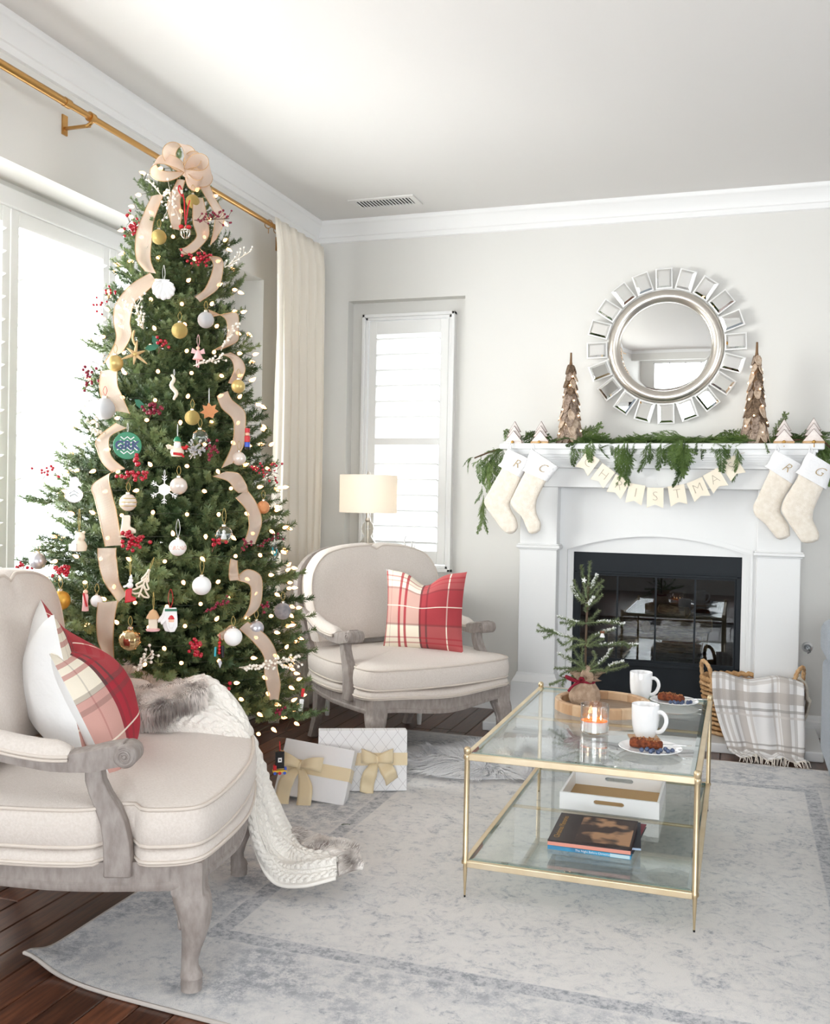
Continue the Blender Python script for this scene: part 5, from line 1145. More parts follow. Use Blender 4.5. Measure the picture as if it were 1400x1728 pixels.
def make_chair(label, cat_loc, rz):
    t = thing('bergere_armchair', label, 'armchair', cat_loc, (0, 0, rz), 'french style armchairs')
    # rail
    q = MB(); rs = []
    for d, z0, w_ in ((-0.012, 0.240, 1), (0.0, 0.236, 1), (0.003, 0.243, 1), (0.003, 0.251, 1), (-0.002, 0.256, 1), (-0.002, 0.302, 0.5)):
        rs.append([(x, y, z0 + wave(x, y) * w_ + (0.010 if x < -0.2 and z0 < 0.26 else 0) * max(0, min(1, (-x - 0.2) * 3))) for x, y in offset_plan(d)])
    q.rings(rs); obj('seat_rail', q, M['greywood'], t, 40)
    # deck upholstery and its welt
    q = MB(); slab(q, ((0.002, 0.296), (0.012, 0.300), (0.017, 0.312), (0.014, 0.326), (0.004, 0.333)), 0.045, 0.0, lambda x, y: wave(x, y) * 0.5); dk = obj('seat_deck', q, M['linen'], t, 60)
    for zz, d in ((0.300, 0.0135), (0.3065, 0.018)):
        q = MB(); q.tube([(x, y, zz + wave(x, y) * 0.5) for x, y in offset_plan(d, 0.045)], 0.0042, 6, closed=True); obj('welt', q, M['piping'], dk, 180)
    # loose seat cushion
    q = MB(); slab(q, ((0.000, 0.336), (0.012, 0.340), (0.018, 0.352), (0.021, 0.380), (0.018, 0.410), (0.011, 0.423), (-0.002, 0.430)), 0.045, 0.030); cu = obj('seat_cushion', q, M['linen'], t, 60)
    for zz, d in ((0.341, 0.0135), (0.424, 0.0125)):
        q = MB(); q.tube([(x, y, zz) for x, y in offset_plan(d, 0.045)], 0.0046, 6, closed=True); obj('piping', q, M['piping'], cu, 180)
    # cabriole front legs with a square block, carved knee and pad foot
    for sy in (-1, 1):
        q = MB(); rs = []
        def ring(o, z, r, sq):
            pts = []
            for j in range(20):
                a = 2 * math.pi * j / 20 + math.pi / 4; c, s = math.cos(a), math.sin(a); k = 1 / max(abs(c), abs(s)) ** sq
                pts.append((-0.012 + o * 0.8 + r * c * k * 0.9, sy * (0.332 + o * 0.62) + r * s * k * 0.9, z))
            return pts
        for o, z, r, sq in ((0.0, 0.300, 0.041, 0.9), (0.0, 0.240, 0.041, 0.9), (0.002, 0.228, 0.042, 0.8), (0.006, 0.222, 0.047, 0.4), (0.012, 0.205, 0.048, 0.25), (0.019, 0.18, 0.044, 0.15), (0.022, 0.15, 0.036, 0.1), (0.018, 0.12, 0.030, 0.1), (0.010, 0.09, 0.0245, 0.1), (0.005, 0.065, 0.0215, 0.1), (0.006, 0.05, 0.022, 0.1), (0.011, 0.037, 0.027, 0.1), (0.012, 0.030, 0.0285, 0.1), (0.012, 0.0275, 0.0265, 0.1), (0.012, 0.012, 0.0275, 0.1), (0.012, 0.010, 0.026, 0.1), (0.012, 0.0, 0.0265, 0.1)): rs.append(ring(o, z, r, sq))
        q.rings(rs); lg = obj('leg', q, M['greywood'], t, 50)
        q = MB()                                              # raised carved edge down both flanks of the knee
        for fx, fy in ((0.95, 0.25), (0.25, 0.95)):
            pts = [(-0.012 + o * 0.8 - (1 - fx) * r * 1.02 + (fx - 0.5) * 0.2 * r, sy * (0.332 + o * 0.62 - (1 - fy) * r * 1.02 + (fy - 0.5) * 0.2 * r), z) for o, z, r in ((0.006, 0.218, 0.050), (0.012, 0.2, 0.050), (0.018, 0.18, 0.046), (0.020, 0.165, 0.041), (0.020, 0.15, 0.040), (0.018, 0.138, 0.036))]
            q.tube(catmull([Vector(p) for p in pts], 3), [0.004, 0.004, 0.004, 0.004, 0.004, 0.004, 0.004, 0.0045, 0.005, 0.0055, 0.006, 0.0068, 0.0074, 0.0074, 0.006, 0.003], 6)
        obj('carved_knee', q, M['greywood'], lg, 60)
        q = MB(); rs = []
        for x, z, r in ((-0.600, 0.29, 0.030), (-0.602, 0.22, 0.028), (-0.612, 0.15, 0.024), (-0.632, 0.08, 0.021), (-0.660, 0.02, 0.019), (-0.668, 0.0, 0.020)):
            rs.append([(x + r * math.cos(a) / max(abs(math.cos(a)), abs(math.sin(a))) ** 0.6, sy * 0.272 + r * math.sin(a) / max(abs(math.cos(a)), abs(math.sin(a))) ** 0.6, z) for a in [2 * math.pi * j / 16 for j in range(16)]])
        q.rings(rs); obj('leg', q, M['greywood'], t, 50)
    # arm posts (S curve), arms with scrolls, pads
    for sy in (-1, 1):
        q = MB(); rs = []
        for xa, xb, z, ya in ((-0.192, -0.132, 0.272, 0.352), (-0.192, -0.132, 0.30, 0.352), (-0.195, -0.137, 0.35, 0.350), (-0.202, -0.147, 0.39, 0.347), (-0.216, -0.163, 0.425, 0.344), (-0.230, -0.184, 0.455, 0.342), (-0.239, -0.199, 0.485, 0.341), (-0.240, -0.204, 0.515, 0.341), (-0.238, -0.200, 0.530, 0.341)):
            rs.append([(xa, sy * ya, z), (xb, sy * ya, z), (xb, sy * (ya + 0.040), z), (xa, sy * (ya + 0.040), z)])
        q.rings(rs); obj('arm_post', q, M['greywood'], t, 30, 0.004)
        q = MB()
        path = catmull([(-0.640, sy * 0.345, 0.612), (-0.56, sy * 0.352, 0.592), (-0.45, sy * 0.362, 0.552), (-0.33, sy * 0.366, 0.530), (-0.24, sy * 0.364, 0.532), (-0.185, sy * 0.362, 0.543), (-0.150, sy * 0.361, 0.549)], 5)
        pr = []
        for k, p in enumerate(path):
            t_ = k / (len(path) - 1); w_ = 0.022 + 0.008 * t_; h = 0.016 + (0.010 if t_ > 0.7 else 0.010 * max(0, (t_ - 0.45) * 4)) 
            pr.append([(-w_, -h), (w_, -h), (w_ + 0.002, -h * 0.2), (w_, h * 0.8), (w_ * 0.6, h), (-w_ * 0.6, h), (-w_, h * 0.8), (-w_ - 0.002, -h * 0.2)])
        q.sweep(path, pr); arm = obj('arm', q, M['greywood'], t, 50)
        q = MB(); cx_, cz_, yc = -0.147, 0.545, sy * 0.362
        S = TR(cx_, yc, cz_) @ RX(math.pi / 2)
        q.lathe([(0.0001, -0.036), (0.020, -0.036), (0.0245, -0.034), (0.0265, -0.030), (0.0265, -0.012), (0.0248, -0.010), (0.0265, -0.008), (0.0265, 0.008), (0.0248, 0.010), (0.0265, 0.012), (0.0265, 0.030), (0.0245, 0.034), (0.020, 0.036), (0.0001, 0.036)], 28, S, cap0=False, cap1=False)
        for e in (-1, 1):                                    # spiral volute on both faces
            q.tube([(cx_ + (0.022 - 0.0165 * k / 34) * math.cos(2.2 - k * 0.36), yc + e * 0.0365, cz_ + (0.022 - 0.0165 * k / 34) * math.sin(2.2 - k * 0.36)) for k in range(35)], 0.0030, 6)
            q.ball((cx_, yc + e * 0.0365, cz_), 0.0055, 8, 5)
        obj('scroll', q, M['greywood'], arm, 40)
        pp = [p for p in path if -0.545 < p.x < -0.262]; rs = []; n = len(pp)
        for k, p in enumerate(pp):
            e = min(1.0, (min(k, n - 1 - k) / 2.2 + 0.18)) ** 0.5; w_ = 0.033 * (0.75 + 0.25 * e); h = 0.034 * e
            rs.append([tuple(p + Vector((0, w_ * math.cos(a), 0.012 + h * math.sin(a)))) for a in [math.pi * j / 10 for j in range(11)]] + [tuple(p + Vector((0, -w_ * 0.9, 0.006))), tuple(p + Vector((0, w_ * 0.9, 0.006)))])
        q = MB(); q.rings(rs); pad = obj('arm_pad', q, M['linen'], arm, 60)
        for sgn in (-1, 1):
            q = MB(); q.tube([p + Vector((0, sgn * 0.0325, 0.014)) for p in pp], 0.0042, 6); q.tube([p + Vector((0, sgn * 0.0325, 0.006)) for p in pp], 0.0038, 6); obj('welt', q, M['piping'], pad, 180)
    # curved back: wooden arch, upholstered panel, loose back cushion with a notched top
    def bx(z): return -0.612 - 0.075 * (z - 0.3) / 0.65
    arch_h = [(0.272, 0.24), (0.290, 0.36), (0.325, 0.50), (0.358, 0.63), (0.366, 0.73), (0.345, 0.800), (0.285, 0.858), (0.19, 0.888), (0.09, 0.899), (0.0, 0.902)]
    full = [(-y, z) for y, z in arch_h] + [(y, z) for y, z in reversed(arch_h[:-1])]
    path = catmull([Vector((bx(z), y, z)) for y, z in full], 5)
    prf = [(-0.020, -0.014), (0.020, -0.014), (0.026, -0.004), (0.026, 0.006), (0.018, 0.013), (-0.018, 0.013), (-0.026, 0.006), (-0.026, -0.004)]
    q = MB(); rs = []
    for i, p in enumerate(path):
        tn = (path[min(i + 1, len(path) - 1)] - path[max(i - 1, 0)]).normalized(); Sx = Vector((1, 0, 0.115)).normalized(); Nn = tn.cross(Sx).normalized()
        rs.append([tuple(p + Sx * a + Nn * c) for a, c in prf])
    q.rings(rs); obj('back_frame', q, M['greywood'], t, 50)
    def shrink(d, top_notch=0.0, wide=0.0, x0=0.0, lo=0.30):
        out = []
        for p in path:
            if p.z < lo: continue
            cy, cz = 0.0, 0.62; v = Vector((0, p.y - cy, p.z - cz)); L = v.length; s = (L - d) / L
            y, z = cy + v.y * s, cz + v.z * s
            if wide and z < 0.60: y *= 1 + wide * min(1, (0.60 - z) / 0.06)
            if lo > 0.4 and z > 0.7: z += 0.020 * min(1, (z - 0.7) / 0.15)
            if top_notch and z > 0.8: z -= top_notch * math.exp(-(y / 0.022) ** 2)
            out.append((y, z))
        return out
    def panel(q, spec, lo, bulge=0.0, notch=0.0, wide=0.0):
        rs = []
        for d, dx in spec: rs.append([(bx(z) + dx, y, z) for y, z in shrink(d, notch, wide, 0, lo)])
        last = rs[-1]; 
        for s in (0.8, 0.55, 0.3, 0.06): rs.append([(x + bulge * (1 - s * s) - (1 - s) * 0.0, y * s, 0.60 + (z - 0.60) * s) for x, y, z in last])
        for r_ in rs[len(spec):]:
            for k, (x, y, z) in enumerate(r_): r_[k] = (bx(z) + spec[-1][1] + bulge * (1 - max(abs(y) / 0.33, abs(z - 0.6) / 0.33) ** 2 if True else 0), y, z)
        q.rings(rs, True, True, True)
    q = MB(); panel(q, ((0.016, -0.026), (0.010, -0.012), (0.010, 0.016), (0.014, 0.030), (0.026, 0.036)), 0.32, 0.004); bp_ = obj('back_panel', q, M['linen'], t, 60)
    q = MB(); q.tube([(bx(z) + 0.026, y, z) for y, z in shrink(0.010, 0, 0, 0, 0.32)], 0.0042, 6); obj('welt', q, M['piping'], bp_, 180)
    q = MB(); panel(q, ((0.024, 0.042), (0.008, 0.046), (-0.001, 0.060), (-0.004, 0.085), (0.004, 0.116), (0.014, 0.126)), 0.462, 0.030, 0.018, 0.05); bc = obj('back_cushion', q, M['linen'], t, 60)
    for d, dx, nt_ in ((0.006, 0.048, 0.0), (0.008, 0.122, 0.018)):
        q = MB(); q.tube([(bx(z) + dx, y, z) for y, z in shrink(d, nt_, 0.05, 0, 0.462)], 0.0046, 6); obj('piping', q, M['piping'], bc, 180)
    return t
chair1 = make_chair('weathered grey wood armchair and linen armchair in the foreground, cut off at the left', (-1.28, 2.262, 0.0185), math.radians(19.7))
def copy_tree(o, parent=None):
    c = o.copy(); COL.objects.link(c); c.parent = parent
    for ch in list(o.children): copy_tree(ch, c)
    return c
chair2 = copy_tree(chair1); chair2.location = (-1.222, 4.065, 0.006); chair2.rotation_euler = (0, 0, math.radians(-37.0))
chair2['label'] = 'weathered grey wood and linen armchair in front of the narrow window'

# ---------------------------------------------------------------- plaid pillows
cream, red, char, wht = srgb(236, 226, 208), srgb(168, 10, 42), srgb(84, 62, 62), srgb(246, 236, 220)
M['plaid_red'] = plaid_mat('red_cream_plaid', cream,
    [(0.745, 0.257, red, 0.88), (0.225, 0.016, red, 0.85), (0.305, 0.016, red, 0.85), (0.495, 0.012, char, 0.8), (0.570, 0.011, char, 0.75), (0.09, 0.003, char, 0.5), (0.815, 0.008, wht, 0.9), (0.015, 0.012, red, 0.8)],
    [(0.555, 0.235, red, 0.50), (0.775, 0.010, char, 0.35), (0.325, 0.014, char, 0.35), (0.16, 0.010, red, 0.5), (0.09, 0.010, red, 0.5), (0.555, 0.006, wht, 0.85), (0.93, 0.010, red, 0.55), (0.87, 0.008, red, 0.4)], rough=0.9, bump=0.2)
M['plaid_near'] = plaid_mat('red_white_plaid', cream,
    [(0.61, 0.44, red, 0.95), (0.185, 0.016, char, 0.85), (0.265, 0.013, char, 0.8), (0.64, 0.006, wht, 0.9), (0.06, 0.004, char, 0.3)],
    [(0.30, 0.34, red, 0.58), (0.90, 0.016, red, 0.55), (0.82, 0.016, red, 0.55), (0.655, 0.018, char, 0.45), (0.57, 0.018, char, 0.35), (0.33, 0.006, wht, 0.8)], rough=0.9, bump=0.2)
M['white_linen'] = mat('white_linen_backing', (0.85, 0.85, 0.85), 0.92, bump=0.25, bscale=30)
def pillow(label, w, h, tf, tb, chop, loc, rot, seed=0, flip=False, cloth='plaid_red'):
    t = thing('throw_pillow', label, 'pillow', loc, rot, 'red plaid throw pillows')
    def shape(a, c, s):
        u, v = a * 2 - 1, c * 2 - 1
        fx = 0.5 * w * (u - 0.085 * u ** 3 * math.cos(v * math.pi / 2) ** 0.7 * 1.0)
        fz = 0.5 * h * (v - 0.085 * v ** 3 * math.cos(u * math.pi / 2) ** 0.7)
        T = (max(0.0, math.cos(u * math.pi / 2)) ** 0.62) * (max(0.0, math.cos(v * math.pi / 2)) ** 0.62)
        if chop: fz -= chop * math.exp(-(u / 0.33) ** 2) * max(0, (c - 0.35) / 0.65) ** 1.5
        n_ = noise.noise(Vector((u * 2.2 + seed, v * 2.2, s))) * 0.012 * T
        if chop: n_ += -s * 0.0
        return Vector((fx, -s * ((tf if s > 0 else tb) * T + n_) , fz))
    f = uvgrid('front_cover', lambda a, c: shape((1 - a) if flip else a, c, 1), 30, 30, M[cloth], t)
    b_ = uvgrid('back_cover', lambda a, c: shape(a, c, -1), 30, 30, M['white_linen'], t)
    b_['label'] = 'plain white linen back'
    return t
pillow('red plaid pillow with a dented top standing on the far armchair', 0.385, 0.375, 0.085, 0.06, 0.055, (-1.373, 4.262, 0.632), (math.radians(-7), 0, math.radians(5)), 1)
rzc = math.radians(19.7)
def near(x, y, z): return (-1.28 + x * math.cos(rzc) - y * math.sin(rzc), 2.262 + x * math.sin(rzc) + y * math.cos(rzc), z + 0.0185)
pillow('white backed red plaid pillow leaning upright against the back of the foreground armchair', 0.46, 0.44, 0.05, 0.10, 0.03, near(-0.415, -0.005, 0.625), (math.radians(-12), 0, rzc + math.pi / 2 + 0.42), 2, cloth='plaid_near')
pillow('white backed red plaid pillow in front of the other one on the foreground armchair', 0.45, 0.40, 0.12, 0.06, 0.04, near(-0.350, -0.005, 0.575), (math.radians(-25), math.radians(-2), rzc + math.pi / 2 + 0.28), 3, cloth='plaid_near')

# ---------------------------------------------------------------- cable knit throw with fur lining over the far arm
def knit_mat():
    m, nt, p = new_mat('cream_cable_knit'); p.inputs['Base Color'].default_value = c4(srgb(242, 237, 230)); p.inputs['Roughness'].default_value = 0.95; p.inputs['Sheen Weight'].default_value = 0.25
    tc = node(nt, 'ShaderNodeTexCoord'); mp = node(nt, 'ShaderNodeMapping'); mp.inputs['Scale'].default_value = (90, 190, 1); nt.links.new(tc.outputs['UV'], mp.inputs['Vector'])
    w1_ = node(nt, 'ShaderNodeTexVoronoi'); w1_.inputs['Scale'].default_value = 1.0; nt.links.new(mp.outputs[0], w1_.inputs['Vector'])
    bp = node(nt, 'ShaderNodeBump'); bp.inputs['Strength'].default_value = 0.6; bp.inputs['Distance'].default_value = 0.004; bp.invert = True
    nt.links.new(w1_.outputs['Distance'], bp.inputs['Height']); nt.links.new(bp.outputs['Normal'], p.inputs['Normal'])
    return m
M['knit'] = knit_mat()
M['fur'] = hair_mat('grey_brown_fur', srgb(244, 238, 233), srgb(152, 140, 134), 11, 0.46, 0.64)
M['fur_tip'] = hair_mat('pale_fur_tips', srgb(236, 231, 226), srgb(120, 108, 104), 8, 0.5, 0.66)
kt = thing('knit_throw', 'cream cable knit throw with grey fur lining, draped off the foreground armchair', 'throw', near(-0.2, 0.33, 0.45))
KI = kt.matrix_basis.inverted() if False else TR(*(-Vector(kt.location)))
def strip_surface(Lp, Rp, Cp=None):
    L = catmull([Vector(p) for p in Lp], 8); R = catmull([Vector(p) for p in Rp], 8); Cc = catmull([Vector(p) for p in Cp], 8) if Cp else None
    n = len(L)
    def fn(a, c):
        t = c * (n - 1); i = min(int(t), n - 2); f = t - i; l = L[i].lerp(L[i + 1], f); r = R[i].lerp(R[i + 1], f)
        if Cc: m_ = Cc[i].lerp(Cc[i + 1], f)
        else: m_ = (l + r) / 2
        return l * (1 - a) * (1 - 2 * a) + m_ * 4 * a * (1 - a) + r * a * (2 * a - 1)
    return fn
# (lower / near edge, upper / far edge) down the length of the throw
KL = [(-1.663, 2.386, 0.444), (-1.582, 2.413, 0.456), (-1.473, 2.450, 0.458), (-1.367, 2.485, 0.423), (-1.334, 2.494, 0.341), (-1.327, 2.495, 0.231), (-1.295, 2.493, 0.124), (-1.232, 2.482, 0.055), (-1.143, 2.480, 0.056), (-1.051, 2.501, 0.085)]
KR = [(-1.681, 2.539, 0.508), (-1.611, 2.574, 0.561), (-1.521, 2.594, 0.601), (-1.437, 2.620, 0.495), (-1.377, 2.639, 0.370), (-1.349, 2.667, 0.257), (-1.314, 2.688, 0.172), (-1.269, 2.692, 0.118), (-1.191, 2.623, 0.101), (-1.078, 2.598, 0.104)]
KC = [tuple((Vector(a) + Vector(c)) / 2 + Vector(o)) for a, c, o in zip(KL, KR, [(0, 0, 0.015), (0, 0, 0.02), (0.01, -0.01, 0.03), (0.03, -0.03, 0.03), (0.04, -0.04, 0.0), (0.035, -0.05, 0), (0.03, -0.05, 0), (0.02, -0.03, 0.01), (0.0, -0.01, 0.02), (0, 0, 0.02)])]
ks = strip_surface(KL, KR, KC)
def knit(a, c):
    p = ks(a, c); e = 1e-3; n_ = (ks(min(1, a + e), c) - ks(max(0, a - e), c)).cross(ks(a, min(1, c + e)) - ks(a, max(0, c - e)))
    if n_.length > 1e-12: n_.normalize()
    if n_.dot(Vector((0.5, -0.85, 0.2))) < 0: n_ = -n_
    h = 0.0
    for k in range(4):                                        # four cable columns, each a two-strand plait
        x = (a - (0.14 + 0.24 * k)) / 0.075
        if abs(x) < 1:
            ph = c * 120 + k * 1.3; s1, s2 = 0.55 * math.sin(ph), -0.55 * math.sin(ph)
            h = max(h, math.exp(-((x - s1) / 0.36) ** 2) * (0.75 + 0.25 * math.cos(ph)), math.exp(-((x - s2) / 0.36) ** 2) * (0.75 - 0.25 * math.cos(ph)))
        y = (a - (0.26 + 0.24 * k)) / 0.012
        if abs(y) < 2: h = max(h, 0.4 * math.exp(-y * y))
    b_ = 0.010 * math.sin(a * 9 + c * 5) * math.sin(c * 7) + 0.006 * math.sin(a * 15 - c * 11)
    return p + n_ * (0.011 * h + b_) - Vector(kt.location)
kg = uvgrid('knit_face', knit, 90, 330, M['knit'], kt, solid=0.006)
q = MB(); q.tube([knit(0.0, k / 120) for k in range(121)], 0.0055, 6); q.tube([knit(1.0, k / 120) for k in range(121)], 0.005, 6); obj('ribbed_edge', q, M['knit'], kt, 180)
def furred(name, Lp, Rp, Cp, nh, length, droop, wid=0.0011):
    fs_ = strip_surface(Lp, Rp, Cp)
    g = uvgrid(name, lambda a, c: fs_(a, c) - Vector(kt.location), 20, 24, M['fur'], kt, solid=0.01)
    roots = []; rf_ = random.Random(len(Lp) * 7 + nh)
    for k in range(nh):
        a, c = rf_.random(), rf_.random(); p = fs_(a, c); e = 0.01
        n_ = (fs_(min(1, a + e), c) - fs_(max(0, a - e), c)).cross(fs_(a, min(1, c + e)) - fs_(a, max(0, c - e))).normalized()
        if n_.dot(Vector((0.35, -0.9, 0.5))) < 0: n_ = -n_
        cl = Vector((noise.noise(p * 16), noise.noise(p * 16 + Vector((9, 0, 0))), noise.noise(p * 16 + Vector((0, 9, 0))))) * 0.7
        roots.append((p - Vector(kt.location), n_ + cl + Vector((0, 0, -0.2)), length * rf_.uniform(0.7, 1.15), Vector(droop) + cl * 0.6))
    half = len(roots) * 2 // 3
    hairs(name + '_hair', roots[:half], M['fur'], g, wid, (0.3, -0.75, 0.6)); hairs(name + '_tips', roots[half:], M['fur_tip'], g, wid, (0.3, -0.75, 0.6))
furred('fur_fold', [(-1.714, 2.390, 0.448), (-1.647, 2.391, 0.458), (-1.583, 2.413, 0.497), (-1.527, 2.454, 0.535), (-1.472, 2.494, 0.566)], [(-1.784, 2.506, 0.617), (-1.739, 2.520, 0.579), (-1.671, 2.543, 0.566), (-1.599, 2.567, 0.576), (-1.525, 2.592, 0.597)],
       [(-1.719, 2.400, 0.539), (-1.649, 2.392, 0.540), (-1.585, 2.414, 0.549), (-1.533, 2.463, 0.567), (-1.478, 2.513, 0.590)], 9000, 0.034, (0.2, -0.1, -1.0))
furred('fur_back_fold', [(-1.778, 2.454, 0.499), (-1.749, 2.485, 0.531), (-1.708, 2.531, 0.552), (-1.634, 2.577, 0.563)], [(-1.844, 2.560, 0.619), (-1.806, 2.572, 0.616), (-1.756, 2.589, 0.584), (-1.662, 2.620, 0.568)], [(-1.810, 2.497, 0.577), (-1.763, 2.513, 0.585), (-1.723, 2.547, 0.575), (-1.645, 2.594, 0.566)], 3500, 0.03, (0.2, 0, -0.4))
furred('fur_hem', [(-1.278, 2.673, 0.130), (-1.238, 2.649, 0.104), (-1.166, 2.610, 0.109), (-1.090, 2.573, 0.118), (-1.048, 2.518, 0.086)], [(-1.282, 2.698, 0.132), (-1.238, 2.724, 0.105), (-1.164, 2.717, 0.105), (-1.065, 2.676, 0.107), (-1.005, 2.590, 0.086)],
       [(-1.281, 2.688, 0.132), (-1.239, 2.692, 0.106), (-1.170, 2.683, 0.105), (-1.081, 2.639, 0.114), (-1.025, 2.568, 0.088)], 5500, 0.026, (0.5, 0.2, -0.6))
# ---------------------------------------------------------------- christmas tree
TC = Vector((-1.885, 2.955, 0.0))
ZS_ = [0.3, 0.38, 0.91, 1.43, 1.8, 2.1, 2.25, 2.36]; RS_ = [.50, .52, .46, .335, .245, .165, .115, .05]
def cone_r(z):
    if z <= ZS_[0]: return RS_[0]
    for a, c, r0, r1 in zip(ZS_, ZS_[1:], RS_, RS_[1:]):
        if z <= c: return lerp(r0, r1, (z - a) / (c - a))
    return RS_[-1]
def fir_mat(name, c0, c1):
    m, nt, p = new_mat(name); p.inputs['Roughness'].default_value = 0.55
    tc = node(nt, 'ShaderNodeTexCoord'); n = node(nt, 'ShaderNodeTexNoise'); n.inputs['Scale'].default_value = 14; nt.links.new(tc.outputs['Object'], n.inputs['Vector'])
    oi = node(nt, 'ShaderNodeObjectInfo'); ad = node(nt, 'ShaderNodeMath', operation='MULTIPLY_ADD'); ad.inputs[1].default_value = 0.5; nt.links.new(oi.outputs['Random'], ad.inputs[0]); nt.links.new(n.outputs['Fac'], ad.inputs[2])
    r = node(nt, 'ShaderNodeValToRGB'); r.color_ramp.elements[0].position = 0.45; r.color_ramp.elements[0].color = c4(c0); r.color_ramp.elements[1].position = 1.0; r.color_ramp.elements[1].color = c4(c1)
    nt.links.new(ad.outputs[0], r.inputs['Fac']); nt.links.new(r.outputs['Color'], p.inputs['Base Color'])
    tl = node(nt, 'ShaderNodeBsdfTranslucent'); nt.links.new(r.outputs['Color'], tl.inputs[0]); mx = node(nt, 'ShaderNodeMixShader'); mx.inputs[0].default_value = 0.25
    nt.links.new(p.outputs[0], mx.inputs[1]); nt.links.new(tl.outputs[0], mx.inputs[2]); nt.links.new(mx.outputs[0], nt.nodes['Material Output'].inputs[0])
    return m
M['fir'] = fir_mat('fir_needles', srgb(64, 88, 54), srgb(134, 152, 104))
M['wood_brown'] = mat('brown_branch_bark', srgb(84, 62, 44), 0.85)
xt = thing('christmas_tree', 'tall green artificial christmas tree dressed with lights, ribbon and ornaments', 'christmas tree', (TC.x, TC.y, 0.0))
q = MB(); q.tube([(0, 0, 0.02), (0, 0, 1.2), (0, 0, 2.3)], [0.026, 0.022, 0.008], 10); obj('trunk', q, M['wood_brown'], xt, 60)
q = MB()
for k in range(4):
    a = k * math.pi / 2 + 0.4; q.tube([(0, 0, 0.2), (0.12 * math.cos(a), 0.12 * math.sin(a), 0.06), (0.24 * math.cos(a), 0.24 * math.sin(a), 0.012)], 0.011, 8)
obj('tree_stand', q, M['iron_dark'], xt, 60)
rt = random.Random(77)
def fir_template(seed, dens=1.0):
    r = random.Random(seed); q = MB()
    def needles(pts, n, nl, spread=1.0):
        for k in range(n):
            t = r.random() ** 0.9 * (len(pts) - 1); i = min(int(t), len(pts) - 2); p = pts[i].lerp(pts[i + 1], t - i)
            d = (pts[i + 1] - pts[i]).normalized(); s = Matrix.Rotation(r.random() * 6.283, 3, d) @ d.orthogonal().normalized()
            nd = (d * 0.75 + s * spread).normalized(); l = nl * r.uniform(0.75, 1.15); w = nd.cross(d).normalized() * 0.0015
            q.add([p - w * 0.7, p + w * 0.7, p + nd * l * 0.65 + w, p + nd * l, p + nd * l * 0.65 - w], [(0, 1, 2, 3, 4)])
    L = 0.44
    main = catmull([Vector((0, 0, 0)), Vector((L * 0.35, r.uniform(-.01, .01), 0.012)), Vector((L * 0.7, r.uniform(-.015, .015), 0.012)), Vector((L, r.uniform(-.02, .02), 0.03 + r.uniform(-.01, .02)))], 5)
    q.tube(main, [0.0042 - 0.0028 * k / (len(main) - 1) for k in range(len(main))], 4)
    needles(main, int(420 * dens), 0.021)
    n = 10
    for k in range(n):
        t = 0.22 + 0.74 * k / n; i = int(t * (len(main) - 1)); p = main[i]; side = 1 if k % 2 else -1
        ang = side * r.uniform(0.55, 0.85); l = 0.17 * (1.1 - t * 0.72) * r.uniform(0.85, 1.1); up = r.uniform(-0.1, 0.32)
        d = Vector((math.cos(ang), math.sin(ang), up)).normalized()
        tw = [p, p + d * l * 0.5 + Vector((0, 0, -0.004)), p + d * l + Vector((l * 0.12, 0, 0.012))]
        q.tube(tw, [0.0022, 0.0018, 0.001], 3); needles(catmull(tw, 3), int(l * 1500 * dens), 0.019)
        if l > 0.10 and r.random() < 0.7:
            d2 = Vector((math.cos(ang + side * 0.7), math.sin(ang + side * 0.7), up + 0.1)).normalized(); b0 = tw[1]
            tw2 = [b0, b0 + d2 * l * 0.28, b0 + d2 * l * 0.5]; needles(tw2, int(l * 560 * dens), 0.0195)
    for k in range(3):                                       # twigs rising from the top of the branch
        t = 0.35 + 0.22 * k; p = main[int(t * (len(main) - 1))]; d = Vector((0.75, r.uniform(-.3, .3), 0.75)).normalized(); l = 0.075 * r.uniform(0.8, 1.2)
        needles([p, p + d * l * 0.5, p + d * l], int(l * 1000 * dens), 0.0195)
    me = bpy.data.meshes.new('branch'); me.from_pydata(q.v, [], q.f); me.update(); me.materials.append(M['fir']); return me
FT = [fir_template(100 + k) for k in range(8)]
spots = []
nl = 33
for k in range(nl):
    z = 0.40 + (2.24 - 0.40) * (k / (nl - 1)) ** 0.96; r = cone_r(z); n = int(5 + 24 * r)
    for j in range(n):
        a = 2 * math.pi * (j + 0.5 * (k % 2)) / n + rt.uniform(-0.18, 0.18); reach = r * rt.uniform(0.74, 1.0) * lerp(1.0, 1.28, max(0, min(1, (z - 1.5) / 0.6)))
        spots.append((z + rt.uniform(-0.03, 0.03), a, reach))
    if r > 0.2:
        for j in range(int(n * 0.3)): spots.append((z + rt.uniform(-0.03, 0.03), rt.random() * 6.283, r * rt.uniform(0.55, 0.75)))
for j in range(6): spots.append((2.22, j * 1.05 + 0.3, 0.10)); 
CAMD = math.atan2(-TC.y, -TC.x)                              # azimuth towards the room
def facing(a): return abs((a - CAMD + math.pi) % (2 * math.pi) - math.pi)
def branch_matrix(z, a, reach, r):
    if math.cos(a) < -0.05 and z < 0.75: reach = min(reach, 0.36 / -math.cos(a))      # keep clear of the wall under the window
    s = max(0.26, reach / 0.44); base = 0.0
    if s > 1.0: base = reach - 0.44; s = 1.0
    pitch = lerp(-0.02, 0.55, max(0, min(1, (z - 0.9) / 1.4))) - (0.22 if z < 0.6 else 0.05) + r.uniform(-0.10, 0.10)
    zz = z - math.sin(pitch) * reach * 0.9
    return TR(base * math.cos(a), base * math.sin(a), zz) @ RZ(a) @ RY(-pitch) @ RX(r.uniform(-0.5, 0.5)) @ Matrix.Diagonal((s, min(1.0, s * 1.25), min(1.0, s * 1.25), 1))
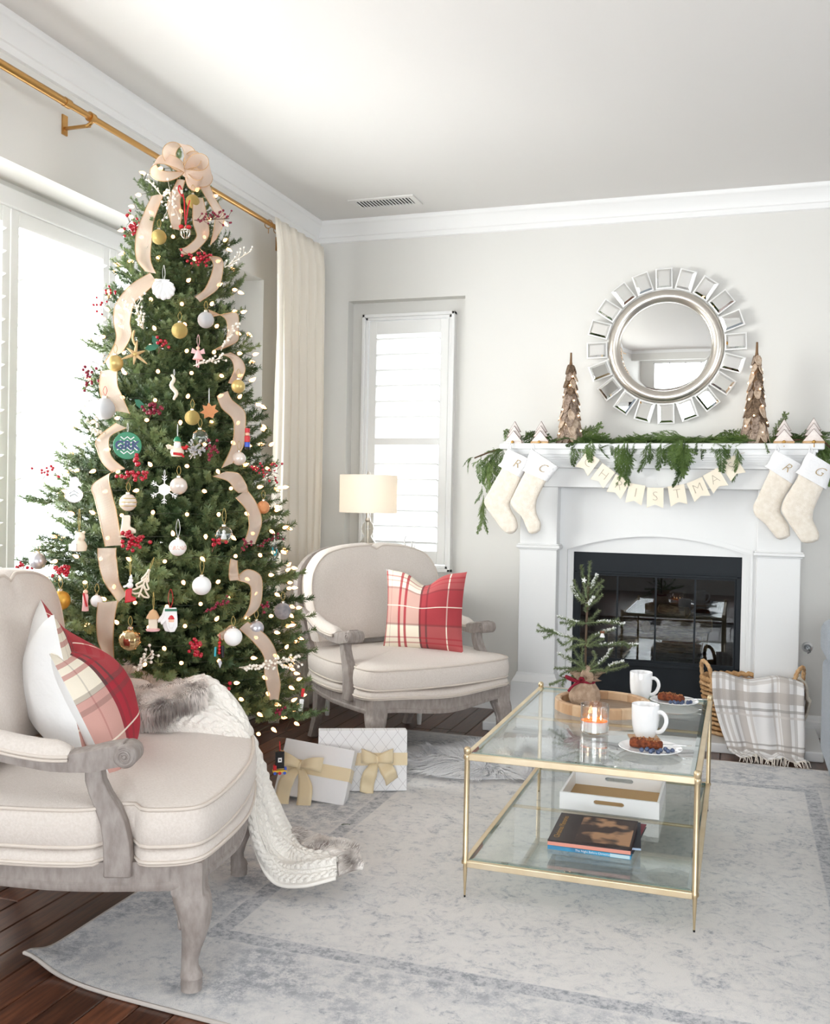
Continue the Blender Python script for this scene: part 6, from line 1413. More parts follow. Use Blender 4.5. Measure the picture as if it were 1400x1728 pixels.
spots.sort(key=lambda s: facing(s[1]) - s[2] * 0.8)
rest = MB(); thin = [fir_template(200 + k, 0.55) for k in range(3)]
for k, (z, a, reach) in enumerate(spots):
    Mx = branch_matrix(z, a, reach, rt)
    if k < 299:
        o = bpy.data.objects.new('branch', FT[k % 8]); COL.objects.link(o); o.parent = xt; o.matrix_local = Mx
    else:
        me = thin[k % 3]; rest.add([v.co for v in me.vertices], [tuple(p.vertices) for p in me.polygons], Mx)
for me in thin: bpy.data.meshes.remove(me)
me = bpy.data.meshes.new('inner_branches'); me.from_pydata(rest.v, [], rest.f); me.update(); me.materials.append(M['fir'])
o = bpy.data.objects.new('inner_branches', me); COL.objects.link(o); o.parent = xt; o['kind'] = 'stuff'
# a leader at the very top
o = bpy.data.objects.new('leader', FT[0]); COL.objects.link(o); o.parent = xt; o.matrix_local = TR(0, 0, 2.17) @ RY(-1.5) @ Matrix.Diagonal((0.42, 0.5, 0.5, 1))
# one long low branch that sticks out to the left over the foreground chair
for (u0, tip, s) in (((0, 0, 1.12), (-2.301, 2.709, 1.095), 1.0), ((0, 0, 0.93), (-2.273, 2.663, 0.886), 1.0), ((0, 0, 0.42), (-1.290, 2.879, 0.413), 1.0), ((0, 0, 1.02), (-1.522, 3.021, 1.010), 0.9)):
    a0 = Vector(tip) - Vector(xt.location); b0 = Vector((a0.x * 0.25, a0.y * 0.25, lerp(u0[2], a0.z, 0.4))); d = a0 - b0
    o = bpy.data.objects.new('branch', FT[3]); COL.objects.link(o); o.parent = xt
    o.matrix_local = TR(*b0) @ d.to_track_quat('X', 'Z').to_matrix().to_4x4() @ Matrix.Diagonal((d.length / 0.45, 0.8, 0.9, 1))

# ---------------------------------------------------------------- string of lights
M['bulb'] = mat('warm_mini_bulb', (1, 0.8, 0.55), 0.4, emit=(1.0, 0.42, 0.15), estr=7)
M['wire'] = mat('green_light_wire', srgb(28, 44, 28), 0.6)
sl = thing('string_lights', 'green wired string of warm white mini lights wound around the christmas tree', 'string lights', (TC.x, TC.y, 0.33))
q = MB(); q.lathe([(0.0024, 0.0), (0.0052, 0.003), (0.0062, 0.009), (0.0040, 0.016), (0.0005, 0.022)], 8); bm_ = mesh_of('light_bulb', q, M['bulb'], 180)
pts = []; turns = 27; total = 6000; z0, z1 = 0.36, 2.26; last = None; dist = 0; bulbs = []
for k in range(total):
    t = k / total; z = z0 + (z1 - z0) * t; a = turns * 2 * math.pi * (t ** 0.86); r = cone_r(z) * (0.85 + 0.12 * noise.noise(Vector((a * 1.3, z * 8, 2)))) + 0.012
    p = Vector((r * math.cos(a), r * math.sin(a), z - 0.33 + 0.02 * noise.noise(Vector((a * 2.1, 5, z)))))
    if k % 10 == 0: pts.append(p)
    if last is not None: dist += (p - last).length
    last = p
    if dist > 0.098:
        dist = 0
        if facing(a % (2 * math.pi)) < 1.75: bulbs.append((p, a))
q = MB(); q.tube(pts, 0.0011, 3); obj('wire', q, M['wire'], sl)
rt.shuffle(bulbs); bulbs = bulbs[:294]
for p, a in bulbs:
    d = Vector((math.cos(a), math.sin(a), rt.uniform(-0.6, 0.6))) + Vector((rt.uniform(-.5, .5), rt.uniform(-.5, .5), 0))
    o = piece('light_bulb', bm_, None, sl, p + d.normalized() * 0.004); o.rotation_euler = d.to_track_quat('Z', 'Y').to_euler()

# ---------------------------------------------------------------- ribbon
def ribbon_mat():
    m, nt, p = new_mat('champagne_wired_ribbon'); p.inputs['Base Color'].default_value = c4(srgb(234, 217, 203)); p.inputs['Roughness'].default_value = 0.42; p.inputs['Sheen Weight'].default_value = 0.3
    tc = node(nt, 'ShaderNodeTexCoord'); sp = node(nt, 'ShaderNodeSeparateXYZ'); nt.links.new(tc.outputs['UV'], sp.inputs[0])
    mu = node(nt, 'ShaderNodeMath', operation='MULTIPLY'); mu.inputs[1].default_value = 90; nt.links.new(sp.outputs[0], mu.inputs[0])
    sn = node(nt, 'ShaderNodeMath', operation='SINE'); nt.links.new(mu.outputs[0], sn.inputs[0])
    bp = node(nt, 'ShaderNodeBump'); bp.inputs['Strength'].default_value = 0.4; bp.inputs['Distance'].default_value = 0.002; nt.links.new(sn.outputs[0], bp.inputs['Height']); nt.links.new(bp.outputs['Normal'], p.inputs['Normal'])
    tl = node(nt, 'ShaderNodeBsdfTranslucent'); tl.inputs[0].default_value = c4(srgb(232, 206, 182)); mx = node(nt, 'ShaderNodeMixShader'); mx.inputs[0].default_value = 0.4
    nt.links.new(p.outputs[0], mx.inputs[1]); nt.links.new(tl.outputs[0], mx.inputs[2])
    tp = node(nt, 'ShaderNodeBsdfTransparent'); m2 = node(nt, 'ShaderNodeMixShader'); m2.inputs[0].default_value = 0.2; nt.links.new(mx.outputs[0], m2.inputs[1]); nt.links.new(tp.outputs[0], m2.inputs[2])
    nt.links.new(m2.outputs[0], nt.nodes['Material Output'].inputs[0]); return m
M['ribbon'] = ribbon_mat(); M['ribbon_edge'] = mat('gold_wire_edge', srgb(196, 160, 116), 0.4, 0.4)
def ribbon_len(parent, L, R, O, seed=0, bow=0.012):
    L = catmull([Vector(p) - O for p in L], 6); R = catmull([Vector(p) - O for p in R], 6); n = len(L); out = (Vector((-TC.x, -TC.y, 0))).normalized()
    def fn(a, c):
        t = c * (n - 1); i = min(int(t), n - 2); p = L[i].lerp(L[i + 1], t - i).lerp(R[i].lerp(R[i + 1], t - i), a)
        return p + out * (bow * 4 * a * (1 - a) * math.sin(c * 5 + seed) + 0.006 * math.sin(c * 13 + seed * 2))
    g = uvgrid('ribbon_length', fn, 7, n * 2, M['ribbon'], parent)
    for a in (0.0, 1.0):
        q = MB(); q.tube([fn(a, k / 40) for k in range(41)], 0.0013, 4); obj('wired_edge', q, M['ribbon_edge'], g)
    return g
O1 = Vector((-1.847, 2.587, 1.393)); gl = thing('ribbon_garland', 'champagne ribbon cascading down the left side of the christmas tree', 'ribbon', tuple(O1))
O2 = Vector((-1.562, 2.785, 1.407)); gr_ = thing('ribbon_garland', 'champagne ribbon looping down the right side of the christmas tree', 'ribbon', tuple(O2))
ribbon_len(gl, [(-1.867, 2.779, 2.129), (-1.886, 2.755, 2.059), (-1.896, 2.735, 1.987), (-1.879, 2.715, 1.911), (-1.845, 2.715, 1.867)], [(-1.833, 2.795, 2.135), (-1.841, 2.755, 2.046), (-1.835, 2.735, 1.979), (-1.829, 2.720, 1.906), (-1.811, 2.725, 1.860)], O1, 1)
ribbon_len(gl, [(-1.831, 2.721, 1.864), (-1.878, 2.689, 1.822), (-1.918, 2.666, 1.758), (-1.919, 2.653, 1.702), (-1.897, 2.639, 1.646), (-1.905, 2.627, 1.600), (-1.935, 2.626, 1.559)], [(-1.801, 2.714, 1.831), (-1.835, 2.680, 1.779), (-1.851, 2.665, 1.751), (-1.855, 2.650, 1.694), (-1.844, 2.645, 1.657), (-1.849, 2.637, 1.628), (-1.865, 2.627, 1.595)], O1, 2)
ribbon_len(gl, [(-1.940, 2.621, 1.536), (-1.925, 2.596, 1.473), (-1.901, 2.588, 1.434), (-1.863, 2.594, 1.405)], [(-1.871, 2.611, 1.540), (-1.855, 2.591, 1.486), (-1.838, 2.592, 1.452), (-1.815, 2.600, 1.397)], O1, 3)
ribbon_len(gl, [(-1.858, 2.591, 1.367), (-1.899, 2.550, 1.317), (-1.887, 2.541, 1.276), (-1.867, 2.538, 1.241), (-1.841, 2.553, 1.211)], [(-1.819, 2.591, 1.352), (-1.852, 2.554, 1.324), (-1.845, 2.542, 1.280), (-1.831, 2.544, 1.252), (-1.802, 2.561, 1.224)], O1, 4)
ribbon_len(gl, [(-1.841, 2.553, 1.214), (-1.888, 2.519, 1.173), (-1.866, 2.501, 1.129), (-1.833, 2.484, 1.062), (-1.814, 2.484, 0.987)], [(-1.824, 2.560, 1.226), (-1.835, 2.528, 1.203), (-1.810, 2.507, 1.148), (-1.783, 2.496, 1.088), (-1.763, 2.496, 0.992)], O1, 5)
ribbon_len(gl, [(-1.828, 2.468, 0.982), (-1.818, 2.458, 0.949), (-1.806, 2.454, 0.911), (-1.787, 2.463, 0.865), (-1.761, 2.481, 0.822)], [(-1.769, 2.476, 0.984), (-1.764, 2.469, 0.961), (-1.755, 2.463, 0.932), (-1.751, 2.471, 0.881), (-1.739, 2.490, 0.844)], O1, 6)
ribbon_len(gl, [(-1.808, 2.447, 0.823), (-1.801, 2.430, 0.772), (-1.793, 2.427, 0.717), (-1.775, 2.423, 0.677), (-1.765, 2.422, 0.638)], [(-1.749, 2.461, 0.830), (-1.744, 2.437, 0.778), (-1.744, 2.433, 0.720), (-1.742, 2.432, 0.681), (-1.734, 2.429, 0.639)], O1, 7)
ribbon_len(gr_, [(-1.750, 2.886, 2.179), (-1.704, 2.864, 2.125), (-1.675, 2.855, 2.072), (-1.678, 2.853, 2.026), (-1.694, 2.863, 1.979)], [(-1.747, 2.935, 2.210), (-1.690, 2.886, 2.139), (-1.651, 2.871, 2.080), (-1.655, 2.875, 2.046), (-1.689, 2.888, 2.003)], O2, 1)
ribbon_len(gr_, [(-1.805, 2.834, 2.199), (-1.805, 2.783, 2.119), (-1.799, 2.768, 2.074), (-1.779, 2.770, 2.015)], [(-1.785, 2.847, 2.198), (-1.771, 2.797, 2.115), (-1.757, 2.787, 2.068), (-1.763, 2.781, 2.013)], O2, 2, 0.006)
ribbon_len(gr_, [(-1.755, 2.851, 2.141), (-1.736, 2.819, 2.052), (-1.719, 2.817, 2.000), (-1.735, 2.794, 1.964), (-1.760, 2.777, 1.950)], [(-1.737, 2.881, 2.145), (-1.707, 2.860, 2.073), (-1.694, 2.850, 2.007), (-1.715, 2.806, 1.947), (-1.751, 2.779, 1.931)], O2, 3)
ribbon_len(gr_, [(-1.713, 2.824, 1.959), (-1.672, 2.839, 1.921), (-1.666, 2.826, 1.875), (-1.673, 2.794, 1.818), (-1.697, 2.777, 1.789)], [(-1.695, 2.840, 1.938), (-1.649, 2.859, 1.932), (-1.639, 2.847, 1.874), (-1.646, 2.827, 1.823), (-1.683, 2.783, 1.774)], O2, 4)
ribbon_len(gr_, [(-1.663, 2.805, 1.754), (-1.618, 2.827, 1.729), (-1.601, 2.822, 1.685), (-1.606, 2.808, 1.641), (-1.629, 2.789, 1.619)], [(-1.654, 2.814, 1.732), (-1.576, 2.829, 1.743), (-1.555, 2.810, 1.685), (-1.561, 2.814, 1.648), (-1.608, 2.805, 1.625)], O2, 5, 0.03)
ribbon_len(gr_, [(-1.619, 2.802, 1.606), (-1.585, 2.819, 1.592), (-1.570, 2.810, 1.552), (-1.579, 2.792, 1.511)], [(-1.602, 2.842, 1.617), (-1.545, 2.819, 1.587), (-1.529, 2.810, 1.551), (-1.553, 2.820, 1.514)], O2, 6, 0.03)
ribbon_len(gr_, [(-1.602, 2.762, 1.466), (-1.582, 2.758, 1.428), (-1.554, 2.778, 1.395), (-1.538, 2.762, 1.349), (-1.541, 2.750, 1.299), (-1.557, 2.721, 1.234)], [(-1.584, 2.797, 1.485), (-1.569, 2.799, 1.458), (-1.526, 2.804, 1.420), (-1.511, 2.785, 1.365), (-1.511, 2.776, 1.308), (-1.540, 2.758, 1.250)], O2, 7)
ribbon_len(gr_, [(-1.573, 2.698, 1.207), (-1.535, 2.721, 1.193), (-1.514, 2.728, 1.167), (-1.512, 2.752, 1.156)], [(-1.547, 2.727, 1.223), (-1.514, 2.750, 1.218), (-1.492, 2.758, 1.188), (-1.493, 2.776, 1.160)], O2, 8)
ribbon_len(gr_, [(-1.516, 2.741, 1.141), (-1.480, 2.746, 1.100), (-1.469, 2.742, 1.048), (-1.481, 2.732, 0.996)], [(-1.502, 2.785, 1.168), (-1.457, 2.772, 1.120), (-1.440, 2.771, 1.064), (-1.460, 2.767, 0.995)], O2, 9)
ribbon_len(gr_, [(-1.497, 2.680, 0.952), (-1.488, 2.654, 0.908), (-1.486, 2.658, 0.886)], [(-1.483, 2.696, 0.946), (-1.469, 2.678, 0.907), (-1.468, 2.686, 0.888)], O2, 10)
ribbon_len(gr_, [(-1.488, 2.661, 0.893), (-1.464, 2.678, 0.885), (-1.444, 2.702, 0.873), (-1.438, 2.707, 0.844), (-1.443, 2.703, 0.803), (-1.459, 2.695, 0.766)], [(-1.474, 2.688, 0.899), (-1.450, 2.703, 0.919), (-1.422, 2.730, 0.902), (-1.414, 2.735, 0.861), (-1.420, 2.729, 0.805), (-1.445, 2.712, 0.772)], O2, 11)
ribbon_len(gr_, [(-1.462, 2.679, 0.735), (-1.419, 2.700, 0.691), (-1.393, 2.714, 0.646), (-1.390, 2.711, 0.599), (-1.388, 2.725, 0.552), (-1.387, 2.747, 0.507)], [(-1.447, 2.704, 0.755), (-1.396, 2.729, 0.714), (-1.369, 2.747, 0.661), (-1.363, 2.745, 0.610), (-1.355, 2.752, 0.559), (-1.369, 2.770, 0.505)], O2, 12)
ribbon_len(gr_, [(-1.508, 2.623, 0.721), (-1.487, 2.628, 0.736), (-1.477, 2.655, 0.751)], [(-1.496, 2.632, 0.706), (-1.474, 2.643, 0.724), (-1.468, 2.668, 0.743)], O2, 13)
# bow at the top
BO_ = Vector((-1.783, 2.849, 2.222)); bw = thing('bow_topper', 'big sheer champagne bow with gold wired edges on top of the christmas tree', 'bow', tuple(BO_))
cam_r = Vector((0.948, 0.318, 0)); cam_b = Vector((0.318, -0.948, 0)); upv = Vector((0, 0, 1))
def loop(cx, cz, rx_, rz_, tilt, wdt, depth, name='bow_loop'):
    def fn(a, c):
        ang = c * 2 * math.pi; s = math.sin(c * math.pi)
        e = Vector((0, 0, 0)) + cam_r * (cx * (1 - math.cos(ang)) / 2 * 2 * 0.5) + upv * (cz * (1 - math.cos(ang)) / 2)
        per = (cam_r * (-cz) + upv * cx).normalized()
        e += per * (rx_ * math.sin(ang)) * (0.35 + 0.65 * s)
        wv = (cam_b * math.cos(tilt) + per * math.sin(tilt)) * wdt * (a - 0.5) * (0.3 + 0.7 * min(1, s * 1.6))
        return e + wv + cam_b * depth
    g = uvgrid(name, fn, 7, 40, M['ribbon'], bw)
    for a in (0.0, 1.0):
        q = MB(); q.tube([fn(a, k / 40) for k in range(41)], 0.0013, 4); obj('wired_edge', q, M['ribbon_edge'], g)
loop(-0.035, 0.095, 0.042, 0, 0.5, 0.065, 0.0); loop(-0.105, 0.015, 0.034, 0, 0.8, 0.065, 0.02); loop(0.085, 0.008, 0.034, 0, 0.7, 0.06, 0.015); loop(0.055, 0.05, 0.032, 0, 0.4, 0.06, -0.01); loop(0.05, -0.035, 0.022, 0, 0.6, 0.05, 0.0)
q = MB(); q.ball((0, 0, 0), 0.014, 12, 8); obj('knot', q, M['ribbon'], bw, 180)

# ---------------------------------------------------------------- ornaments
FR = 0.567
om = {}
om['gold_matte'] = mat('matte_gold', srgb(206, 180, 116), 0.38, 0.55); om['gold_shiny'] = mat('mercury_gold', srgb(226, 204, 160), 0.12, 0.95, col2=srgb(150, 116, 64), scale=22, lo=0.5, hi=0.72)
om['gold_glit'] = mat('gold_glitter', srgb(206, 182, 112), 0.4, 0.6, bump=0.8, bscale=900); om['warm_gold'] = mat('satin_yellow_gold', srgb(226, 180, 84), 0.35, 0.6)
om['pearl'] = mat('pearl_white', srgb(226, 214, 204), 0.25, 0.25, coat=0.4); om['white'] = mat('matte_white_ball', (0.84, 0.83, 0.82), 0.5); om['white_glit'] = mat('white_glitter', (0.8, 0.8, 0.82), 0.4, 0.2, bump=0.8, bscale=900)
om['silver_glit'] = mat('silver_glitter', srgb(206, 200, 202), 0.4, 0.3, col2=srgb(164, 162, 170), scale=60, bump=1.0, bscale=700); om['silver'] = mat('satin_silver', srgb(198, 196, 202), 0.3, 0.7)
om['red'] = mat('bright_red_paint', srgb(196, 24, 34), 0.4); om['green'] = mat('emerald_enamel', srgb(18, 124, 84), 0.4); om['navy'] = mat('navy_enamel', srgb(34, 56, 104), 0.45); om['teal'] = mat('teal_paint', srgb(46, 158, 172), 0.5)
om['cream'] = mat('cream_resin', srgb(232, 220, 200), 0.6); om['tan'] = mat('tan_resin', srgb(206, 166, 124), 0.6); om['pink'] = mat('pale_pink_felt', srgb(240, 190, 190), 0.8); om['black'] = mat('glossy_black', srgb(22, 21, 23), 0.25); om['blue'] = mat('toy_blue', srgb(52, 86, 190), 0.4); om['yellow'] = mat('toy_yellow', srgb(232, 190, 60), 0.5)
om['rattan'] = mat('dried_raffia', srgb(214, 186, 140), 0.8, col2=srgb(190, 156, 108), scale=60); om['copper'] = mat('copper_glitter_leaf', srgb(226, 156, 106), 0.35, 0.5, bump=0.5, bscale=500); om['skin'] = mat('painted_face', srgb(236, 190, 164), 0.6)
om['glassy'] = pane_mat('clear_ornament_glass', (0.9, 0.93, 0.93), 1.8, 0.0, 1.5); om['silver_cap'] = mat('ornament_cap', srgb(206, 200, 186), 0.25, 0.9); om['thread'] = mat('gold_thread_loop', srgb(190, 164, 92), 0.5); om['white_thread'] = mat('white_cord', (0.78, 0.77, 0.74), 0.8); om['sage'] = mat('sage_leaf_fabric', srgb(52, 112, 86), 0.7)
def orn(name, label, pos, group=None, cat='ornament'):
    return thing(name, label, cat, pos, (0, 0, FR), group)
def thread(t, z0, L, m=None, w=0.006):
    q = MB(); q.tube(catmull([(0, 0, z0), (-w, 0, z0 + L * 0.5), (0, 0.006, z0 + L), (w, 0, z0 + L * 0.5), (0.001, 0, z0)], 5), 0.0008, 4); obj('hanging_loop', q, m or om['thread'], t)
def bauble(label, pos, r, m, L=0.03, th=None, ribs=0):
    t = orn('bauble', label, pos, 'round baubles on the christmas tree')
    q = MB()
    if ribs: q.rings([[((r * math.sin(b) * (1 - 0.035 * abs(math.sin(a * ribs / 2)))) * math.cos(a), (r * math.sin(b) * (1 - 0.035 * abs(math.sin(a * ribs / 2)))) * math.sin(a), -r * 0.95 * math.cos(b)) for a in [2 * math.pi * j / 48 for j in range(48)]] for b in [0.03 + (math.pi - 0.06) * k / 20 for k in range(21)]])
    else: q.ball((0, 0, 0), r, 28, 18)
    obj('ball', q, m, t, 180)
    q = MB(); q.lathe([(r * 0.20, r * 0.94), (r * 0.24, r * 0.97), (r * 0.24, r * 1.16), (r * 0.18, r * 1.2), (0.0006, r * 1.21)], 14, cap1=False); obj('cap', q, om['silver_cap'], t, 40)
    thread(t, r * 1.2, L, th); return t
B = lambda *a, **k: bauble(*a, **k)
B('gold glitter bauble near the top, half behind ribbon', (-1.757, 2.851, 2.126), 0.0225, om['gold_glit'])
B('gold bauble hanging between the upper left ribbon and the shell', (-1.818, 2.749, 1.985), 0.0245, om['gold_glit'])
B('pearly white bauble inside the upper right ribbon loop', (-1.659, 2.782, 1.715), 0.0265, om['white_glit'])
B('gold glitter bauble in the middle above the red holly', (-1.709, 2.708, 1.670), 0.0255, om['gold_glit'])
B('matte gold bauble resting on the left ribbon below the raffia star', (-1.873, 2.602, 1.556), 0.0255, om['gold_matte'])
B('gold bauble under the right ribbon loop against the wall', (-1.538, 2.784, 1.498), 0.022, om['gold_matte'])
B('large white bauble tied with red ribbon at the left ribbon', (-1.896, 2.585, 1.412), 0.034, om['white_glit'], th=om['red'])
B('gold glitter bauble beside the copper leaf', (-1.635, 2.670, 1.389), 0.0235, om['gold_glit'])
B('pearl bauble to the right of the snowflake', (-1.636, 2.600, 1.174), 0.0265, om['pearl'])
B('small pearl bauble behind the right ribbon', (-1.526, 2.774, 1.266), 0.022, om['pearl'])
B('copper glitter bauble at the right edge of the tree', (-1.451, 2.802, 1.112), 0.021, om['copper'])
wb = B('white bauble with a faint printed band and cord loop', (-1.610, 2.559, 0.988), 0.0255, om['white'], L=0.055, th=om['white_thread'])
q = MB(); q.lathe([(0.0258, -0.006), (0.0261, -0.003), (0.0261, 0.003), (0.0258, 0.006)], 36, cap0=False, cap1=False); obj('printed_band', q, mat('faded_rose_print', srgb(222, 188, 176), 0.7, col2=srgb(240, 234, 228), scale=160, lo=0.48, hi=0.52), wb, 60)
B('plain matte white bauble in the middle of the lower tree', (-1.534, 2.573, 0.875), 0.0285, om['white'], L=0.05)
B('plain matte white bauble beside the lowest ribbon', (-1.452, 2.622, 0.719), 0.0275, om['white'])
B('large satin gold bauble behind the foreground chair', (-1.957, 2.464, 0.819), 0.030, om['warm_gold'])
B('ribbed mercury gold bauble above the fur throw', (-1.698, 2.450, 0.717), 0.033, om['gold_shiny'], ribs=12)
B('silver glitter bauble at the lower right of the tree', (-1.383, 2.817, 0.781), 0.027, om['silver_glit'])
B('pale silver bauble at the far left by the window', (-2.073, 2.501, 0.932), 0.0255, om['silver'])
B('small white bauble left of the lower ribbon', (-1.819, 2.454, 0.825), 0.018, om['white'])
B('clear glass bauble beside the frosted white spray', (-1.610, 2.676, 1.328), 0.025, om['glassy'])
cb = B('clear glass bauble holding a tiny white figure', (-1.508, 2.655, 1.027), 0.0265, om['glassy'], L=0.05)
q = MB(); q.lathe([(0.0005, -0.016), (0.009, -0.014), (0.007, -0.002), (0.004, 0.004), (0.0055, 0.009), (0.003, 0.014), (0.0005, 0.015)], 12); obj('white_figure', q, om['white'], cb, 60)
q = MB(); q.lathe([(0.0005, -0.0225), (0.014, -0.020), (0.016, -0.0165), (0.0005, -0.0165)], 14); obj('gold_base', q, om['gold_matte'], cb, 50)
B('silver swirl disc bauble behind the lowest ribbon loop', (-1.430, 2.728, 0.734), 0.024, om['silver'])
# scallop shell
t = orn('shell_ornament', 'white scallop shell hanging by a white ribbon', (-1.770, 2.707, 1.808))
q = MB(); rs = []
for k in range(9):
    s = k / 8; ring_ = []
    for j in range(33):
        a = math.radians(-66 + 132 * j / 32); r = 0.066 * math.cos(a) ** 0.8 * s * (1 + 0.035 * math.cos(j * math.pi / 2) * s)
        ring_.append((r * math.sin(a), -0.018 * math.sin(min(1, s * 1.05) * math.pi * 0.7) - 0.0030 * s * math.cos(j * math.pi / 2), 0.026 - r * math.cos(a)))
    rs.append(ring_)
q.rings(rs, False); obj('shell', q, om['white'], t, 180, solid=0.002)
q = MB(); q.prism([(-0.012, 0.010), (-0.019, 0.027), (0.019, 0.027), (0.012, 0.010)], 0.002, 0.008, RX(math.pi / 2)); obj('hinge', q, om['white'], t, None, 0.001); thread(t, 0.02, 0.055, om['white_thread'], 0.004)
# raffia star, copper leaf, snowflake, coral stick
t = orn('raffia_star', 'dried raffia star tied in gold beside the left ribbon', (-1.815, 2.624, 1.585))
q = MB()
for k in range(6):
    a = k * math.pi / 3 + 0.4; L = 0.04 * (1.15 if k % 2 else 0.8); q.tube(catmull([(0, 0, 0), (L * 0.5 * math.cos(a), -0.006, L * 0.5 * math.sin(a)), (L * math.cos(a), 0, L * math.sin(a))], 4), [0.004, 0.005, 0.0055, 0.005, 0.0045, 0.004, 0.003, 0.002, 0.001], 6)
obj('star', q, om['rattan'], t, 60); q = MB(); q.ball((0, -0.004, 0), 0.007, 8, 6); obj('centre_knot', q, om['gold_matte'], t, 60)
for dz, dx in ((0.06, -0.008),): q = MB(); q.tube(catmull([(0, 0, 0.03), (dx, 0, 0.05), (-0.004, 0, 0.075)], 4), 0.0038, 6); obj('raffia_tail', q, om['rattan'], t, 60)
t = orn('leaf_ornament', 'copper glitter leaf hanging beside a gold bauble', (-1.599, 2.708, 1.416))
lf = [(0, -0.034), (0.012, -0.022), (0.03, -0.02), (0.022, -0.006), (0.034, 0.006), (0.016, 0.008), (0.012, 0.026), (0.0, 0.016), (-0.012, 0.026), (-0.016, 0.008), (-0.034, 0.006), (-0.022, -0.006), (-0.03, -0.02), (-0.012, -0.022)]
q = MB(); q.prism([(x * 0.85, z * 0.85) for x, z in lf], -0.002, 0.002, RX(math.pi / 2) @ RZ(0.5)); obj('leaf', q, om['copper'], t); thread(t, 0.02, 0.05, om['white_thread'], 0.001)
t = orn('snowflake_ornament', 'white snowflake with a hexagon centre left of the pearl bauble', (-1.665, 2.567, 1.162))
q = MB(); q.prism([(0.019 * math.cos(k * math.pi / 3 + math.pi / 6), 0.019 * math.sin(k * math.pi / 3 + math.pi / 6)) for k in range(6)], -0.002, 0.002, RX(math.pi / 2)); obj('hexagon', q, om['pearl'], t)
q = MB()
for k in range(6):
    a = k * math.pi / 3 + math.pi / 6; c, s = math.cos(a), math.sin(a); q.tube([(0.017 * c, 0, 0.017 * s), (0.043 * c, 0, 0.043 * s)], 0.0017, 5)
    for rr in (0.027, 0.035):
        for e in (-0.8, 0.8): q.tube([(rr * c, 0, rr * s), (rr * c + 0.010 * math.cos(a + e), 0, rr * s + 0.010 * math.sin(a + e))], 0.0013, 5)
obj('snowflake_arms', q, om['white'], t, 60); thread(t, 0.04, 0.02, om['white_thread'], 0.002)
t = orn('coral_ornament', 'slim cream twisted coral stick hanging in the middle of the tree', (-1.692, 2.653, 1.480))
q = MB(); q.tube([(0.006 * math.sin(k * 0.9) + 0.0012 * k - 0.008, 0.003 * math.cos(k * 0.9), 0.042 - 0.0065 * k) for k in range(13)], [0.003 + 0.004 * math.sin(math.pi * (k + 0.5) / 13) for k in range(13)], 8); obj('stick', q, om['cream'], t, 60); thread(t, 0.04, 0.02, om['white_thread'], 0.002)
# green monogram disc
t = orn('monogram_disc', 'round green disc with white chevrons and a navy three letter monogram', (-1.782, 2.543, 1.294))
q = MB(); q.lathe([(0.0001, 0.0), (0.0405, 0.0), (0.042, 0.0015), (0.042, 0.0035), (0.0405, 0.005), (0.0001, 0.005)], 48, RX(math.pi / 2), cap0=False, cap1=False); obj('disc', q, om['green'], t, 40)
for k in range(5):
    q = MB(); z = -0.022 + k * 0.011; zz = [(x, z + (0.005 if i % 2 else -0.003)) for i, x in enumerate([-0.03 + 0.01 * j for j in range(7)]) if x * x + z * z < 0.0011]
    if len(zz) > 1: q.sweep([(x, -0.0056, z_) for x, z_ in zz], [(-0.0004, -0.0016), (0.0004, -0.0016), (0.0004, 0.0016), (-0.0004, 0.0016)]); obj('chevron', q, om['white'], t)
text_mesh('monogram', 'GRK', 0.036, om['navy'], 0, 0.0005, 0.0012, t, TR(0, -0.0068, 0.0) @ RX(math.pi / 2)); thread(t, 0.04, 0.03, om['white_thread'], 0.002)
# pink ballet angel
t = orn('angel_ornament', 'pale pink felt angel hanging by a pink ribbon at the right', (-1.647, 2.718, 1.590))
q = MB(); q.lathe([(0.017, -0.012), (0.016, -0.010), (0.006, 0.012), (0.004, 0.018)], 16); obj('skirt', q, om['pink'], t, 60); q = MB(); q.ball((0, 0, 0.024), 0.006, 10, 8); obj('head', q, om['skin'], t, 60)
q = MB(); q.tube([(-0.003, 0, -0.01), (-0.004, 0, -0.036)], 0.0022, 6); q.tube([(0.003, 0, -0.01), (0.002, 0, -0.038)], 0.0022, 6); obj('legs', q, om['pink'], t, 60)
q = MB(); q.prism([(0, 0), (0.018, 0.012), (0.022, -0.004), (0.006, -0.006), (-0.006, -0.006), (-0.022, -0.004), (-0.018, 0.012)], 0.002, 0.004, TR(0, 0.006, 0.012) @ RX(math.pi / 2)); obj('wings', q, om['pink'], t); thread(t, 0.028, 0.04, om['pink'], 0.004)
# father christmas figure
t = orn('santa_ornament', 'small father christmas figure with green cap and white beard', (-1.648, 2.608, 1.289))
q = MB(); q.lathe([(0.0005, -0.026), (0.016, -0.024), (0.021, -0.012), (0.018, 0.0), (0.010, 0.010), (0.0005, 0.012)], 18); obj('coat', q, om['cream'], t, 60)
q = MB(); q.ball((0, -0.006, 0.017), 0.0095, 12, 8); obj('face', q, om['skin'], t, 60); q = MB(); q.lathe([(0.0005, -0.012), (0.007, -0.006), (0.0105, 0.004), (0.009, 0.010), (0.0005, 0.010)], 14, TR(0, -0.0105, 0.008)); obj('beard', q, om['white'], t, 60)
q = MB(); q.lathe([(0.0115, 0.0), (0.0120, 0.004), (0.008, 0.012), (0.0005, 0.017)], 14, TR(0, -0.003, 0.021)); obj('cap', q, om['green'], t, 60)
for sx in (-1, 1): q = MB(); q.tube([(sx * 0.014, -0.004, 0.002), (sx * 0.026, -0.012, 0.002), (sx * 0.03, -0.014, 0.010)], [0.006, 0.0055, 0.005], 8); obj('arm', q, om['red'] if sx > 0 else om['cream'], t, 60)
